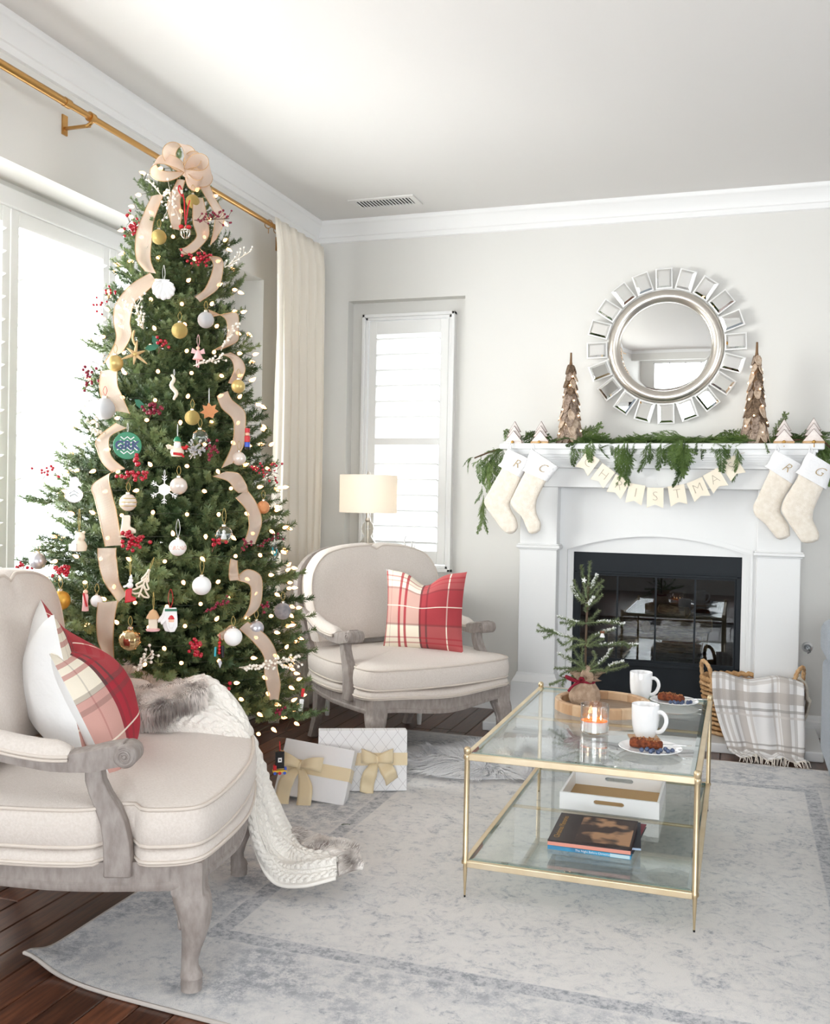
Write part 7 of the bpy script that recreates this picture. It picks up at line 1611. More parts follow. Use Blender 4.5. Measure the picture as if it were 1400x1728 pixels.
q = MB(); q.tube([(-0.012, -0.02, -0.016), (0.014, -0.02, -0.018), (0.02, -0.018, -0.026)], [0.004, 0.004, 0.003], 8); obj('belt', q, om['red'], t, 60); thread(t, 0.036, 0.04, om['white_thread'], 0.001)
# clear acrylic snowman, white bear, skate boot
t = orn('acrylic_snowman', 'clear acrylic snowman tag with a hat at the left', (-1.957, 2.521, 1.157))
out_ = [(0.016 * math.cos(a) * 1.25, -0.014 + 0.02 * math.sin(a)) for a in [-math.pi * 1.32 + 2.64 * math.pi * k / 20 * 0.62 for k in range(0)]]
sn = [(-0.026 * math.cos(a), -0.016 + 0.024 * math.sin(a) * -1) for a in [math.pi * (-0.30 + 1.6 * k / 18) for k in range(19)]]
sn = sn[::-1] + [(-0.012, 0.012), (-0.014, 0.022), (-0.010, 0.026), (-0.012, 0.036), (0.004, 0.040), (0.012, 0.034), (0.014, 0.026), (0.016, 0.016), (0.010, 0.008)]
q = MB(); q.prism(sn, -0.0025, 0.0025, RX(math.pi / 2)); obj('tag', q, om['glassy'], t)
q = MB(); q.tube([(x, -0.003, z) for x, z in sn], 0.0013, 5, closed=True); q.tube([(-0.014, -0.003, -0.012), (0.0, -0.003, -0.004), (0.014, -0.003, -0.012)], 0.0012, 5); q.tube([(-0.014, -0.003, -0.022), (0.0, -0.003, -0.014), (0.014, -0.003, -0.022)], 0.0012, 5); obj('etched_outline', q, om['silver'], t, 60)
t = orn('bear_ornament', 'white porcelain bear holding a parcel, hanging by a gold cord', (-1.894, 2.465, 1.000))
q = MB(); q.lathe([(0.0005, -0.03), (0.022, -0.028), (0.025, -0.014), (0.019, 0.0), (0.012, 0.006)], 18); obj('body', q, om['cream'], t, 60); q = MB(); q.ball((0.003, -0.003, 0.014), 0.0155, 14, 10); q.ball((-0.008, 0, 0.028), 0.005, 8, 6); q.ball((0.014, 0, 0.028), 0.005, 8, 6); q.ball((0.001, -0.017, 0.010), 0.006, 8, 6); obj('head', q, om['cream'], t, 60)
q = MB(); q.box(-0.026, -0.004, -0.03, -0.014, -0.026, -0.006); q.ball((-0.015, -0.022, -0.003), 0.004, 8, 6); obj('parcel', q, om['white'], t, None, 0.001); thread(t, 0.03, 0.07, None, 0.003)
t = orn('skate_ornament', 'cream ice skate boot ornament below a striped bauble', (-1.744, 2.493, 1.053))
q = MB(); q.prism([(-0.014, 0.03), (0.010, 0.03), (0.009, -0.004), (0.026, -0.012), (0.026, -0.024), (-0.020, -0.024), (-0.016, 0.0)], -0.007, 0.007, RX(math.pi / 2)); obj('boot', q, om['cream'], t, None, 0.004)
q = MB(); q.box(-0.024, 0.026, -0.001, 0.001, -0.036, -0.032); q.box(-0.016, -0.012, -0.001, 0.001, -0.033, -0.024); q.box(0.014, 0.018, -0.001, 0.001, -0.033, -0.024); obj('skate_blade', q, om['cream'], t)
t = B('white and gold striped bauble above the ice skate boot', (-1.750, 2.505, 1.121), 0.026, om['pearl'])
for dz in (-0.010, 0.001, 0.012):
    q = MB(); r_ = math.sqrt(0.0263 ** 2 - dz * dz); q.lathe([(r_ - 0.0004, dz - 0.0016), (r_ + 0.0006, dz), (r_ - 0.0004, dz + 0.0016)], 32, cap0=False, cap1=False); obj('gold_stripe', q, om['gold_matte'], t, 60)
# red boot with snow figure, white lattice tree, mittens, cottage, doll
t = orn('boot_figure_ornament', 'white snow figure sitting in a bright red boot', (-1.705, 2.456, 0.859))
q = MB(); q.prism([(-0.012, 0.006), (0.006, 0.010), (0.005, -0.014), (0.018, -0.018), (0.018, -0.028), (-0.014, -0.034)], -0.007, 0.007, RX(math.pi / 2)); obj('boot', q, om['red'], t, None, 0.003)
q = MB(); q.ball((0, 0, 0.018), 0.0095, 12, 8); q.ball((0.002, 0, 0.032), 0.007, 10, 8); q.tube([(-0.006, 0, 0.018), (-0.018, -0.004, 0.014)], 0.0035, 6); q.tube([(0.002, 0, 0.04), (0.004, 0, 0.05)], [0.005, 0.0015], 8); obj('snow_figure', q, om['white'], t, 60); thread(t, 0.045, 0.06, None, 0.002)
t = orn('lattice_tree_ornament', 'cream openwork tree shaped cut out right of the red boot', (-1.677, 2.483, 0.879))
q = MB()
for k in range(3):
    z = 0.026 - k * 0.022; w = 0.010 + k * 0.009
    q.tube(catmull([(0, 0, z + 0.016), (-w * 0.5, 0, z), (-w, 0, z - 0.012), (-w * 0.5, 0, z - 0.016), (0, 0, z - 0.010), (w * 0.5, 0, z - 0.016), (w, 0, z - 0.012), (w * 0.5, 0, z)], 4, True), 0.003, 6, closed=True)
q.tube([(0, 0, 0.03), (0, 0, -0.04)], 0.003, 6); q.ball((0, 0, 0.044), 0.005, 8, 6); obj('lattice', q, om['cream'], t, 60); t.rotation_euler = (0.0, 0.35, FR); thread(t, 0.046, 0.04, None, 0.002)
t = orn('mitten_ornament', 'pair of white mittens painted with a red capped face', (-1.590, 2.493, 0.778))
mp_ = [(-0.018, 0.034), (0.016, 0.036), (0.018, 0.004), (0.017, -0.02), (0.008, -0.036), (-0.006, -0.036), (-0.014, -0.022), (-0.017, -0.004), (-0.028, -0.014), (-0.032, -0.006), (-0.022, 0.012)]
for k, (dx, dy, a) in enumerate(((-0.004, 0.006, 0.12), (0.003, -0.004, -0.05))):
    q = MB(); q.prism(mp_, -0.005, 0.005, TR(dx, dy, 0) @ RY(a) @ RX(math.pi / 2)); mtn = obj('mitten', q, om['white'], t, None, 0.003)
q = MB(); q.lathe([(0.0095, 0), (0.009, 0.003), (0.005, 0.010), (0.0005, 0.013)], 14, TR(0.003, -0.0085, 0.002) @ Matrix.Diagonal((1, 0.35, 1, 1))); obj('painted_cap', q, om['red'], t, 60)
q = MB(); q.ball((0.003, -0.0085, -0.003), 0.0085, 12, 8, TR(0, -0.0055, 0) @ Matrix.Diagonal((1, 0.35, 1, 1))); obj('painted_face', q, om['skin'], t, 60); q = MB(); q.prism([(-0.009, 0.0), (0.009, 0.0), (0.005, -0.017), (-0.004, -0.018)], 0.0, 0.0025, TR(0.003, -0.0095, -0.006) @ RX(math.pi / 2)); obj('painted_beard', q, om['white'], t, None, 0.001)
q = MB(); q.box(-0.016, 0.019, -0.0102, -0.0088, 0.026, 0.033); obj('painted_cuff', q, om['sage'], t); thread(t, 0.035, 0.055, om['red'], 0.007)
t = orn('cottage_ornament', 'small tan and pink cottage shaped ornament left of the mittens', (-1.642, 2.483, 0.776))
q = MB(); q.box(-0.013, 0.013, -0.012, 0.012, -0.026, 0.004); obj('cottage_wall', q, om['cream'], t, None, 0.003); q = MB(); q.lathe([(0.020, 0.0), (0.019, 0.005), (0.010, 0.022), (0.0006, 0.028)], 12, TR(0, 0, 0.004)); obj('cottage_roof', q, om['tan'], t, 50); q = MB(); q.lathe([(0.019, -0.033), (0.021, -0.028), (0.015, -0.025)], 14); obj('base', q, om['pink'], t, 50); thread(t, 0.032, 0.05, None, 0.002)
t = orn('doll_ornament', 'slim white and red doll hanging left of the lower ribbon', (-1.850, 2.442, 0.829))
q = MB(); q.lathe([(0.0005, -0.036), (0.010, -0.034), (0.008, -0.012), (0.0085, 0.006), (0.007, 0.016), (0.0005, 0.018)], 14); obj('gown', q, om['pink'], t, 60); q = MB(); q.ball((0, 0, 0.023), 0.007, 10, 8); obj('head', q, om['skin'], t, 60); q = MB(); q.tube([(-0.005, -0.009, 0.02), (0.0, -0.010, 0.0), (0.005, -0.0095, -0.02)], 0.003, 6); obj('scarf', q, om['red'], t, 60); thread(t, 0.03, 0.02)
t = orn('nutcracker_ornament', 'small red and blue nutcracker at the right edge of the tree', (-1.504, 2.787, 1.322))
q = MB(); q.lathe([(0.0085, -0.002), (0.0095, 0.016), (0.006, 0.018)], 12); obj('red_jacket', q, om['red'], t, 50); q = MB(); q.lathe([(0.0085, -0.018), (0.009, -0.003)], 12); obj('blue_trousers', q, om['blue'], t, 50); q = MB(); q.ball((0, 0, 0.023), 0.007, 10, 8); obj('head', q, om['skin'], t, 60); q = MB(); q.lathe([(0.008, 0.028), (0.008, 0.042)], 12); obj('tall_hat', q, om['red'], t, 50); q = MB(); q.lathe([(0.01, -0.026), (0.009, -0.018)], 12); obj('black_boots', q, om['black'], t, 50)
t = orn('bell_ornament', 'silver cage bell with red bows hanging near the top of the tree', (-1.744, 2.789, 2.010))
q = MB(); q.lathe([(0.0165, 0.0), (0.017, 0.002), (0.0165, 0.004)], 22, cap0=False, cap1=False)
for k in range(10):
    a = 2 * math.pi * k / 10; q.tube(catmull([(0.0165 * math.cos(a), 0.0165 * math.sin(a), 0.002), (0.0155 * math.cos(a), 0.0155 * math.sin(a), -0.010), (0.009 * math.cos(a), 0.009 * math.sin(a), -0.021), (0.001 * math.cos(a), 0.001 * math.sin(a), -0.024)], 3), 0.0013, 5)
obj('silver_cage', q, om['silver_cap'], t, 60); q = MB(); q.lathe([(0.0165, 0.003), (0.011, 0.006), (0.003, 0.016), (0.0006, 0.02)], 20); obj('cage_lid', q, om['silver_cap'], t, 50); q = MB(); q.ball((-0.014, -0.006, 0.012), 0.0085, 10, 8, sz=0.8); q.ball((0.010, -0.008, 0.012), 0.0085, 10, 8, sz=0.8); obj('red_bow', q, om['red'], t, 60)
q = MB(); q.tube(catmull([(0, 0, 0.02), (-0.004, -0.004, 0.07), (-0.006, -0.004, 0.10), (-0.016, -0.004, 0.135), (-0.022, -0.004, 0.145), (-0.024, -0.004, 0.13), (-0.012, -0.004, 0.11)], 5), 0.0024, 6); q.tube(catmull([(0, 0, 0.02), (0.006, -0.006, 0.07), (0.012, -0.004, 0.1)], 5), 0.0024, 6); obj('red_ribbon', q, om['red'], t, 60)
t = orn('glass_fish_ornament', 'clear teal glass fish hanging at the right edge near the curtain', (-1.412, 2.808, 0.973))
q = MB(); q.prism([(-0.006, 0.03), (0.012, 0.026), (0.006, 0.012), (0.014, -0.006), (0.006, -0.024), (0.014, -0.032), (-0.008, -0.03), (-0.004, -0.018), (-0.014, 0.0), (-0.010, 0.014)], -0.003, 0.003, RX(math.pi / 2)); obj('glass_body', q, om['glassy'], t, None, 0.002); q = MB(); q.tube(catmull([(-0.006, -0.004, 0.012), (-0.004, -0.005, -0.002), (0.002, -0.005, -0.014), (0.008, -0.004, 0.006)], 4), 0.002, 6); obj('teal_swirl', q, om['teal'], t, 60); thread(t, 0.03, 0.02, om['white_thread'], 0.001)
t = orn('tassel_ornament', 'beaded red and turquoise tassel with a silver leaf beside the white bauble', (-1.482, 2.594, 0.679))
q = MB()
for k in range(4): q.ball((0, 0, 0.024 - k * 0.010), 0.005, 8, 6)
obj('red_beads', q, om['red'], t, 60); q = MB(); q.tube([(-0.012, -0.002, 0.012), (-0.013, -0.002, -0.016)], 0.0034, 6); obj('turquoise_bead', q, om['teal'], t, 60); q = MB(); q.tube([(0.008, 0.0, 0.016), (0.009, 0.0, -0.02)], 0.006, 8); obj('dark_tube', q, om['black'], t, 60); q = MB(); q.prism([(0, 0.012), (0.006, 0.0), (0.0, -0.016), (-0.006, 0.0)], -0.001, 0.001, TR(0.002, -0.002, -0.036) @ RX(math.pi / 2)); obj('silver_leaf', q, om['silver'], t); thread(t, 0.03, 0.02, om['red'], 0.002)
t = orn('pendant_ornament', 'slim pale pink pendant hanging just above the knit throw', (-1.454, 2.639, 0.490))
q = MB(); q.lathe([(0.0005, -0.03), (0.006, -0.022), (0.0065, 0.0), (0.004, 0.014), (0.001, 0.024)], 12); obj('drop', q, om['pink'], t, 60)
t = orn('black_tag_ornament', 'black box shaped ornament with white square on a toy train, hanging lowest over the gift', (-1.363, 2.772, 0.315))
q = MB(); q.box(-0.014, 0.014, -0.008, 0.008, -0.024, 0.030); obj('black_box', q, om['black'], t, None, 0.0015); q = MB(); q.box(-0.006, 0.006, -0.0088, -0.008, -0.004, 0.010); obj('white_square', q, om['white'], t); q = MB(); q.box(-0.003, 0.003, -0.0094, -0.0088, 0.001, 0.005); obj('black_dot', q, om['black'], t)
q = MB(); q.box(-0.022, 0.022, -0.010, 0.010, -0.036, -0.030); obj('train_base', q, om['yellow'], t, None, 0.001); q = MB(); q.box(-0.02, -0.010, -0.009, 0.009, -0.030, -0.014); obj('red_cab', q, om['red'], t, None, 0.001); q = MB(); q.box(0.015, 0.022, -0.009, 0.009, -0.030, -0.022); obj('blue_tender', q, om['blue'], t, None, 0.001)
for k, x in enumerate((-0.015, 0.0, 0.015)): q = MB(); q.lathe([(0.005, -0.001), (0.005, 0.001)], 12, TR(x, -0.0105, -0.038) @ RX(math.pi / 2)); obj('wheel', q, om['red'] if k % 2 else om['blue'], t)
thread(t, 0.03, 0.03, om['red'], 0.001)
t = orn('price_tag', 'white paper care tag dangling from the lowest right branches', (-1.357, 2.911, 0.463))
q = MB(); q.box(-0.007, 0.007, -0.0006, 0.0006, -0.02, 0.02, RY(0.12)); obj('paper_tag', q, om['white'], t); q = MB(); q.box(-0.005, 0.005, -0.001, 0.0, 0.028, 0.055, RY(0.12)); obj('red_tag', q, om['red'], t); 

# berry sprays -------------------------------------------------------------------------------
M['berry'] = mat('glossy_red_berry', srgb(172, 14, 40), 0.22, coat=0.3); M['burg'] = mat('burgundy_berry', srgb(122, 14, 44), 0.3); M['wberry'] = mat('white_pearl_berry', srgb(240, 232, 220), 0.35); M['stem'] = mat('brown_spray_stem', srgb(96, 64, 48), 0.8); M['wstem'] = mat('white_spray_stem', srgb(226, 216, 200), 0.8)
def spray(label, pos, n, sx, sz, m, r, tight=True, ang=0.0, sm=None):
    rr = random.Random(int(abs(pos[0] * 977 + pos[2] * 3571) * 10)); t = orn('berry_spray', label, pos, 'berry sprays on the christmas tree', 'berry spray')
    q = MB(); s_ = MB(); ca, sa = math.cos(ang), math.sin(ang)
    for k in range(n):
        if tight: x, y, z = rr.gauss(0, sx * 0.5), -abs(rr.gauss(0.008, 0.008)), rr.gauss(0, sz * 0.5)
        else:
            f = (k + 1) / n; x, y, z = (f - 0.3) * sx * 1.6, -0.006 + rr.uniform(-.012, .004), rr.uniform(-1, 1) * sz * (0.35 + 0.65 * f)
        X, Z = x * ca - z * sa, x * sa + z * ca; q.ball((X, y, Z), r * rr.uniform(0.85, 1.1), 8, 6)
        bx_, bz_ = ((X * 0.45, Z * 0.45) if tight else ((x - 0.012) * ca - z * 0.3 * sa, (x - 0.012) * sa + z * 0.3 * ca))
        s_.tube([(bx_, 0.006, bz_), (X, y + r * 0.5, Z)], 0.0008, 4)
    e0 = -0.5 * sx if tight else -0.6 * sx; s_.tube([(e0 * ca, 0.01, e0 * sa - (0.03 if tight else 0)), (0, 0.005, 0)] + ([(sx * ca, -0.004, sx * sa)] if not tight else []), 0.0013, 5)
    o = obj('berries', q, m, t, 180); o['kind'] = 'stuff'; obj('stem', s_, sm or M['stem'], t)
    return t
R_, B_, W_, WS = M['berry'], M['burg'], M['wberry'], M['wstem']
spray('red berry cluster beside the upper left ribbon', (-1.924, 2.754, 2.027), 30, 0.026, 0.05, R_, 0.0052)
spray('thin red berry twigs reaching over the upper right ribbon', (-1.669, 2.799, 2.046), 26, 0.07, 0.032, B_, 0.0040, False, 0.1)
spray('red berry cluster below the crossing ribbon at the upper right', (-1.704, 2.802, 1.918), 34, 0.045, 0.026, R_, 0.0050)
spray('small red berries by the upper left edge of the tree', (-1.969, 2.708, 1.807), 7, 0.02, 0.02, R_, 0.0045)
spray('few red berries at the left edge under the upper ribbon', (-1.999, 2.703, 1.753), 8, 0.025, 0.03, R_, 0.0045)
t = spray('red holly berries with green leaves in the middle of the tree', (-1.750, 2.671, 1.624), 9, 0.022, 0.022, R_, 0.0055)
for k in range(2): q = MB(); q.prism([(0, 0), (0.010, 0.012), (0.006, 0.03), (-0.006, 0.04), (-0.012, 0.022), (-0.008, 0.008)], -0.001, 0.001, TR(-0.012, 0.0, -0.012) @ RX(math.pi / 2) @ RZ(0.3 + k * 1.3)); obj('holly_leaf', q, om['sage'], t)
spray('pinkish red berries at the left edge by the big white bauble', (-1.994, 2.640, 1.513), 16, 0.03, 0.03, B_, 0.0052)
t = spray('dark red berry cluster right of the left ribbon', (-1.737, 2.612, 1.410), 17, 0.028, 0.026, B_, 0.0062)
q = MB(); q.prism([(0, 0), (0.010, 0.012), (0.006, 0.03), (-0.006, 0.04), (-0.012, 0.022), (-0.008, 0.008)], -0.001, 0.001, TR(-0.03, 0.0, 0.0) @ RX(math.pi / 2) @ RZ(0.6)); obj('holly_leaf', q, om['sage'], t)
spray('red berries on a stalk just below the green disc', (-1.747, 2.540, 1.247), 9, 0.013, 0.02, R_, 0.0062)
spray('wide red berry cluster below the green disc', (-1.752, 2.533, 1.206), 22, 0.044, 0.014, R_, 0.0062)
spray('dark red berries beside the frosted spray', (-1.578, 2.693, 1.294), 15, 0.022, 0.03, B_, 0.0054)
spray('red berry twigs at the far left against the window', (-2.115, 2.600, 1.219), 12, 0.04, 0.022, R_, 0.0046)
spray('red berry cluster between the ribbon and the printed bauble', (-1.720, 2.488, 1.005), 34, 0.036, 0.028, R_, 0.0062)
spray('red berry cluster on the lower left branches', (-1.949, 2.455, 0.912), 26, 0.036, 0.020, R_, 0.0062)
spray('small red berry cluster on the longest left branch', (-2.127, 2.502, 0.913), 12, 0.022, 0.010, R_, 0.0050)
spray('red berry twigs at the right edge in front of the curtain', (-1.460, 2.787, 1.233), 24, 0.06, 0.036, R_, 0.0044, False, -0.2)
spray('red berries under the clear glass bauble', (-1.520, 2.628, 1.004), 10, 0.022, 0.012, R_, 0.0055)
spray('red berries inside the lower right ribbon bend', (-1.472, 2.724, 0.997), 9, 0.026, 0.02, B_, 0.0044)
spray('single row of red berries at the right edge', (-1.434, 2.785, 0.999), 12, 0.05, 0.016, B_, 0.0042, False, 0.5)
spray('tight cluster of shiny red berries in the lower middle', (-1.535, 2.543, 0.702), 26, 0.022, 0.03, R_, 0.0062)
spray('red berry twig below the white bauble', (-1.507, 2.590, 0.807), 14, 0.05, 0.010, B_, 0.0046, False, 0.55)
spray('red berry cluster at the end of the fur throw', (-1.483, 2.585, 0.570), 24, 0.036, 0.026, R_, 0.0062)
spray('small red berry bunch just above the knit throw', (-1.467, 2.611, 0.523), 8, 0.012, 0.02, R_, 0.0055)
spray('red berries among the lowest right branches', (-1.378, 2.789, 0.474), 8, 0.022, 0.012, B_, 0.0048)
spray('red berries near the silver glitter bauble', (-1.413, 2.747, 0.804), 7, 0.012, 0.024, B_, 0.0046)
spray('white berry spray over the tail of the top bow', (-1.782, 2.766, 2.112), 34, 0.03, 0.06, W_, 0.0042, True, 0, WS)
spray('short white berry twig left of the top bow', (-1.846, 2.770, 2.152), 9, 0.04, 0.008, W_, 0.0036, False, 2.3, WS)
spray('white berry twigs along the upper left ribbon', (-1.824, 2.659, 1.707), 30, 0.06, 0.04, W_, 0.0042, False, 1.9, WS)
spray('white berry branch at the left below the big white bauble', (-1.914, 2.561, 1.351), 24, 0.03, 0.034, W_, 0.0046, True, 0, WS)
spray('white berry twig inside the upper right ribbon loop', (-1.583, 2.783, 1.646), 16, 0.06, 0.012, W_, 0.0042, False, 1.1, WS)
spray('white berry branch under the upper right ribbon loop', (-1.633, 2.734, 1.570), 20, 0.06, 0.014, W_, 0.0042, False, 0.3, WS)
spray('frosted white spray beside the clear bauble', (-1.609, 2.651, 1.289), 60, 0.032, 0.028, om['white_glit'], 0.0034, True, 0, WS)
spray('white berry twigs poking out above the fur throw', (-1.663, 2.456, 0.648), 20, 0.05, 0.024, W_, 0.0046, False, 0.8, WS)
spray('long white berry branch across the lowest ribbon', (-1.382, 2.671, 0.631), 46, 0.11, 0.022, W_, 0.0046, False, 0.12, WS)
spray('fine white berry twigs sticking out at the top right against the wall', (-1.500, 2.681, 1.873), 14, 0.06, 0.03, W_, 0.0030, False, 0.6, WS)
spray('fine white berry twigs at the right edge by the curtain', (-1.430, 2.790, 1.207), 10, 0.03, 0.02, W_, 0.0030, False, 0.4, WS)
# ---------------------------------------------------------------- cedar garland on the mantel
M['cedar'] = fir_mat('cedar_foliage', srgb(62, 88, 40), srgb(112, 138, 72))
M['cedar_light'] = fir_mat('pale_cedar_foliage', srgb(84, 112, 58), srgb(142, 164, 98))  # lighter green version of the cedar, used for the left bunch
def cedar(seed, droop):
    r = random.Random(seed); q = MB(); L = 0.22; pts = []
    for k in range(11):
        t = k / 10; pts.append(Vector((L * t * (1 - 0.25 * droop * t), r.uniform(-.003, .003), -droop * 0.12 * t * t)))
    q.tube(pts, [0.0022 - 0.0016 * k / 10 for k in range(11)], 4)
    def frond(p, d, l, nrm):
        s = d.cross(nrm).normalized(); n = max(4, int(l / 0.0052)); prev = p
        for k in range(n):
            t = k / n; c = p + d * (l * t) + Vector((0, 0, -droop * 0.35 * l * t * t)); w = 0.0052 * (1 - 0.55 * t)
            for e in (-1, 1):
                a = c + d * 0.010 * (1 - 0.4 * t) + s * e * w + nrm * r.uniform(-0.0025, 0.0025)
                q.add([c - s * e * 0.0006, c + d * 0.0045 + s * e * w * 0.15, a, c + d * 0.002 + s * e * w * 0.75], [(0, 1, 2, 3)])
    for k in range(20):
        t = 0.06 + 0.92 * k / 20; i = min(9, int(t * 10)); p = pts[i].lerp(pts[i + 1], t * 10 - i); d0 = (pts[i + 1] - pts[i]).normalized()
        side = 1 if k % 2 else -1; nrm = Vector((r.uniform(-.3, .3), r.uniform(-.35, .35), 1)).normalized(); lat = Vector((0, side, 0))
        l = 0.075 * (1.05 - 0.75 * t) * r.uniform(0.8, 1.15); d = (d0 * 0.85 + lat * 0.62 + Vector((0, 0, r.uniform(-.15, .2)))).normalized()
        frond(p, d, l, nrm)
        for j in range(3):
            tt = 0.25 + 0.22 * j; p2 = p + d * l * tt; d2 = (d + d0 * 0.4 + d.cross(nrm) * (0.7 if j % 2 else -0.7)).normalized(); frond(p2, d2, l * 0.5 * (1 - 0.3 * j / 3), nrm)
    me = bpy.data.meshes.new('sprig'); me.from_pydata(q.v, [], q.f); me.update(); return me
CD = []
for k in range(6):
    me = cedar(300 + k, 0.2 + 0.22 * (k % 3)); me.materials.append(M['cedar']); CD.append(me)
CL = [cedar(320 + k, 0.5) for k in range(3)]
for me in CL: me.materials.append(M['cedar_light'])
GO = Vector((-0.42, 5.06, 1.447)); gd = thing('cedar_garland', 'green cedar garland lying along the mantel with sprigs hanging over its edge', 'garland', tuple(GO))
rg = random.Random(9)
def sprig(base, tip, k, wide=1.0, roll=None, meshes=None):
    b0, t0 = Vector(base) - GO, Vector(tip) - GO; d = t0 - b0; L = d.length
    me = (meshes or CD)[k % len(meshes or CD)]; o = bpy.data.objects.new('sprig', me); COL.objects.link(o); o.parent = gd
    o.matrix_local = TR(*b0) @ d.to_track_quat('X', 'Z').to_matrix().to_4x4() @ RX(rg.uniform(-0.9, 0.9) if roll is None else roll) @ Matrix.Diagonal((L / 0.215, wide * min(1.3, L / 0.2 + 0.25), 1.0, 1))
# body of the garland between the two bark trees and beyond them
k = 0
x = -0.82
while x < 0.10:
    for j in range(3):
        y = rg.uniform(4.98, 5.11); z = 1.456 + rg.uniform(0, 0.022); dr = 1 if rg.random() < 0.5 else -1
        sprig((x, y, z), (x + dr * rg.uniform(0.15, 0.22), y + rg.uniform(-.05, .02), z + rg.uniform(-0.004, 0.03)), k, 0.75); k += 1
    x += 0.055
for (a, c) in (((-0.86, 5.08, 1.46), (-0.70, 5.06, 1.56)), ((-0.84, 5.05, 1.46), (-0.66, 5.04, 1.53)), ((-0.83, 5.1, 1.46), (-0.78, 5.09, 1.575)), ((-0.80, 5.0, 1.46), (-0.64, 4.97, 1.49)), ((-1.12, 5.12, 1.455), (-0.96, 5.1, 1.53)), ((-1.10, 5.10, 1.455), (-0.94, 5.12, 1.50)), ((-1.15, 5.1, 1.455), (-1.02, 5.12, 1.54)), ((-1.02, 5.12, 1.455), (-0.86, 5.1, 1.51)), ((-1.0, 5.06, 1.455), (-1.03, 4.96, 1.452)), ((-1.16, 5.06, 1.455), (-1.19, 5.02, 1.53)),
              ((0.00, 5.1, 1.46), (-0.12, 5.08, 1.52)), ((0.02, 5.12, 1.46), (-0.08, 5.1, 1.56)), ((0.14, 5.1, 1.46), (0.18, 5.09, 1.61)), ((0.13, 5.1, 1.46), (0.26, 5.1, 1.52)), ((0.16, 5.12, 1.46), (0.33, 5.1, 1.53)), ((0.2, 5.08, 1.46), (0.36, 5.04, 1.49)), ((0.24, 5.12, 1.47), (0.40, 5.08, 1.55)), ((0.28, 5.1, 1.47), (0.43, 5.02, 1.50)), ((0.30, 5.05, 1.47), (0.42, 4.99, 1.40)), ((0.33, 5.06, 1.47), (0.43, 5.0, 1.30)), ((0.36, 5.05, 1.46), (0.43, 5.0, 1.24)), ((0.1, 5.02, 1.46), (0.0, 5.0, 1.475)), ((0.36, 5.08, 1.47), (0.40, 5.03, 1.36))):
    sprig(a, c, k, 1.0); k += 1
# sprigs hanging over the front edge of the shelf
for base, tip, w in (((-0.763, 4.950, 1.454), (-0.765, 4.925, 1.324), 0.9), ((-0.724, 4.950, 1.463), (-0.736, 4.925, 1.354), 0.8), ((-0.802, 4.950, 1.445), (-0.801, 4.925, 1.336), 0.8), ((-0.688, 4.950, 1.454), (-0.702, 4.930, 1.384), 0.6), ((-0.623, 4.950, 1.445), (-0.620, 4.930, 1.393), 0.5), ((-0.582, 4.950, 1.454), (-0.582, 4.925, 1.299), 0.7), ((-0.564, 4.945, 1.453), (-0.516, 4.920, 1.226), 1.0), ((-0.547, 4.945, 1.453), (-0.522, 4.922, 1.237), 0.8), ((-0.507, 4.950, 1.454), (-0.497, 4.930, 1.379), 0.6), ((-0.455, 4.950, 1.454), (-0.418, 4.925, 1.303), 0.9), ((-0.432, 4.950, 1.454), (-0.422, 4.925, 1.350), 0.8), ((-0.381, 4.950, 1.454), (-0.367, 4.925, 1.315), 0.8), ((-0.358, 4.950, 1.454), (-0.348, 4.925, 1.336), 0.7), ((-0.318, 4.950, 1.462), (-0.319, 4.925, 1.321), 1.1), ((-0.290, 4.945, 1.462), (-0.279, 4.920, 1.293), 1.3), ((-0.270, 4.945, 1.462), (-0.244, 4.918, 1.206), 1.1), ((-0.284, 4.945, 1.462), (-0.251, 4.920, 1.279), 1.2), ((-0.301, 4.945, 1.462), (-0.303, 4.920, 1.350), 1.1), ((-0.251, 4.950, 1.453), (-0.230, 4.925, 1.322), 0.9), ((-0.212, 4.950, 1.453), (-0.204, 4.930, 1.395), 0.7), ((-0.181, 4.950, 1.453), (-0.170, 4.930, 1.375), 0.6), ((-0.129, 4.950, 1.453), (-0.115, 4.930, 1.381), 0.8), ((-0.095, 4.950, 1.445), (-0.097, 4.922, 1.306), 0.8), ((-0.074, 4.950, 1.453), (-0.071, 4.930, 1.364), 0.6), ((-0.030, 4.950, 1.439), (0.020, 4.922, 1.262), 0.5), ((0.099, 4.950, 1.450), (0.126, 4.930, 1.413), 0.6), ((-0.145, 4.960, 1.454), (-0.035, 4.940, 1.424), 0.6)):
    sprig(base, tip, k, w, rg.uniform(-0.4, 0.4)); k += 1
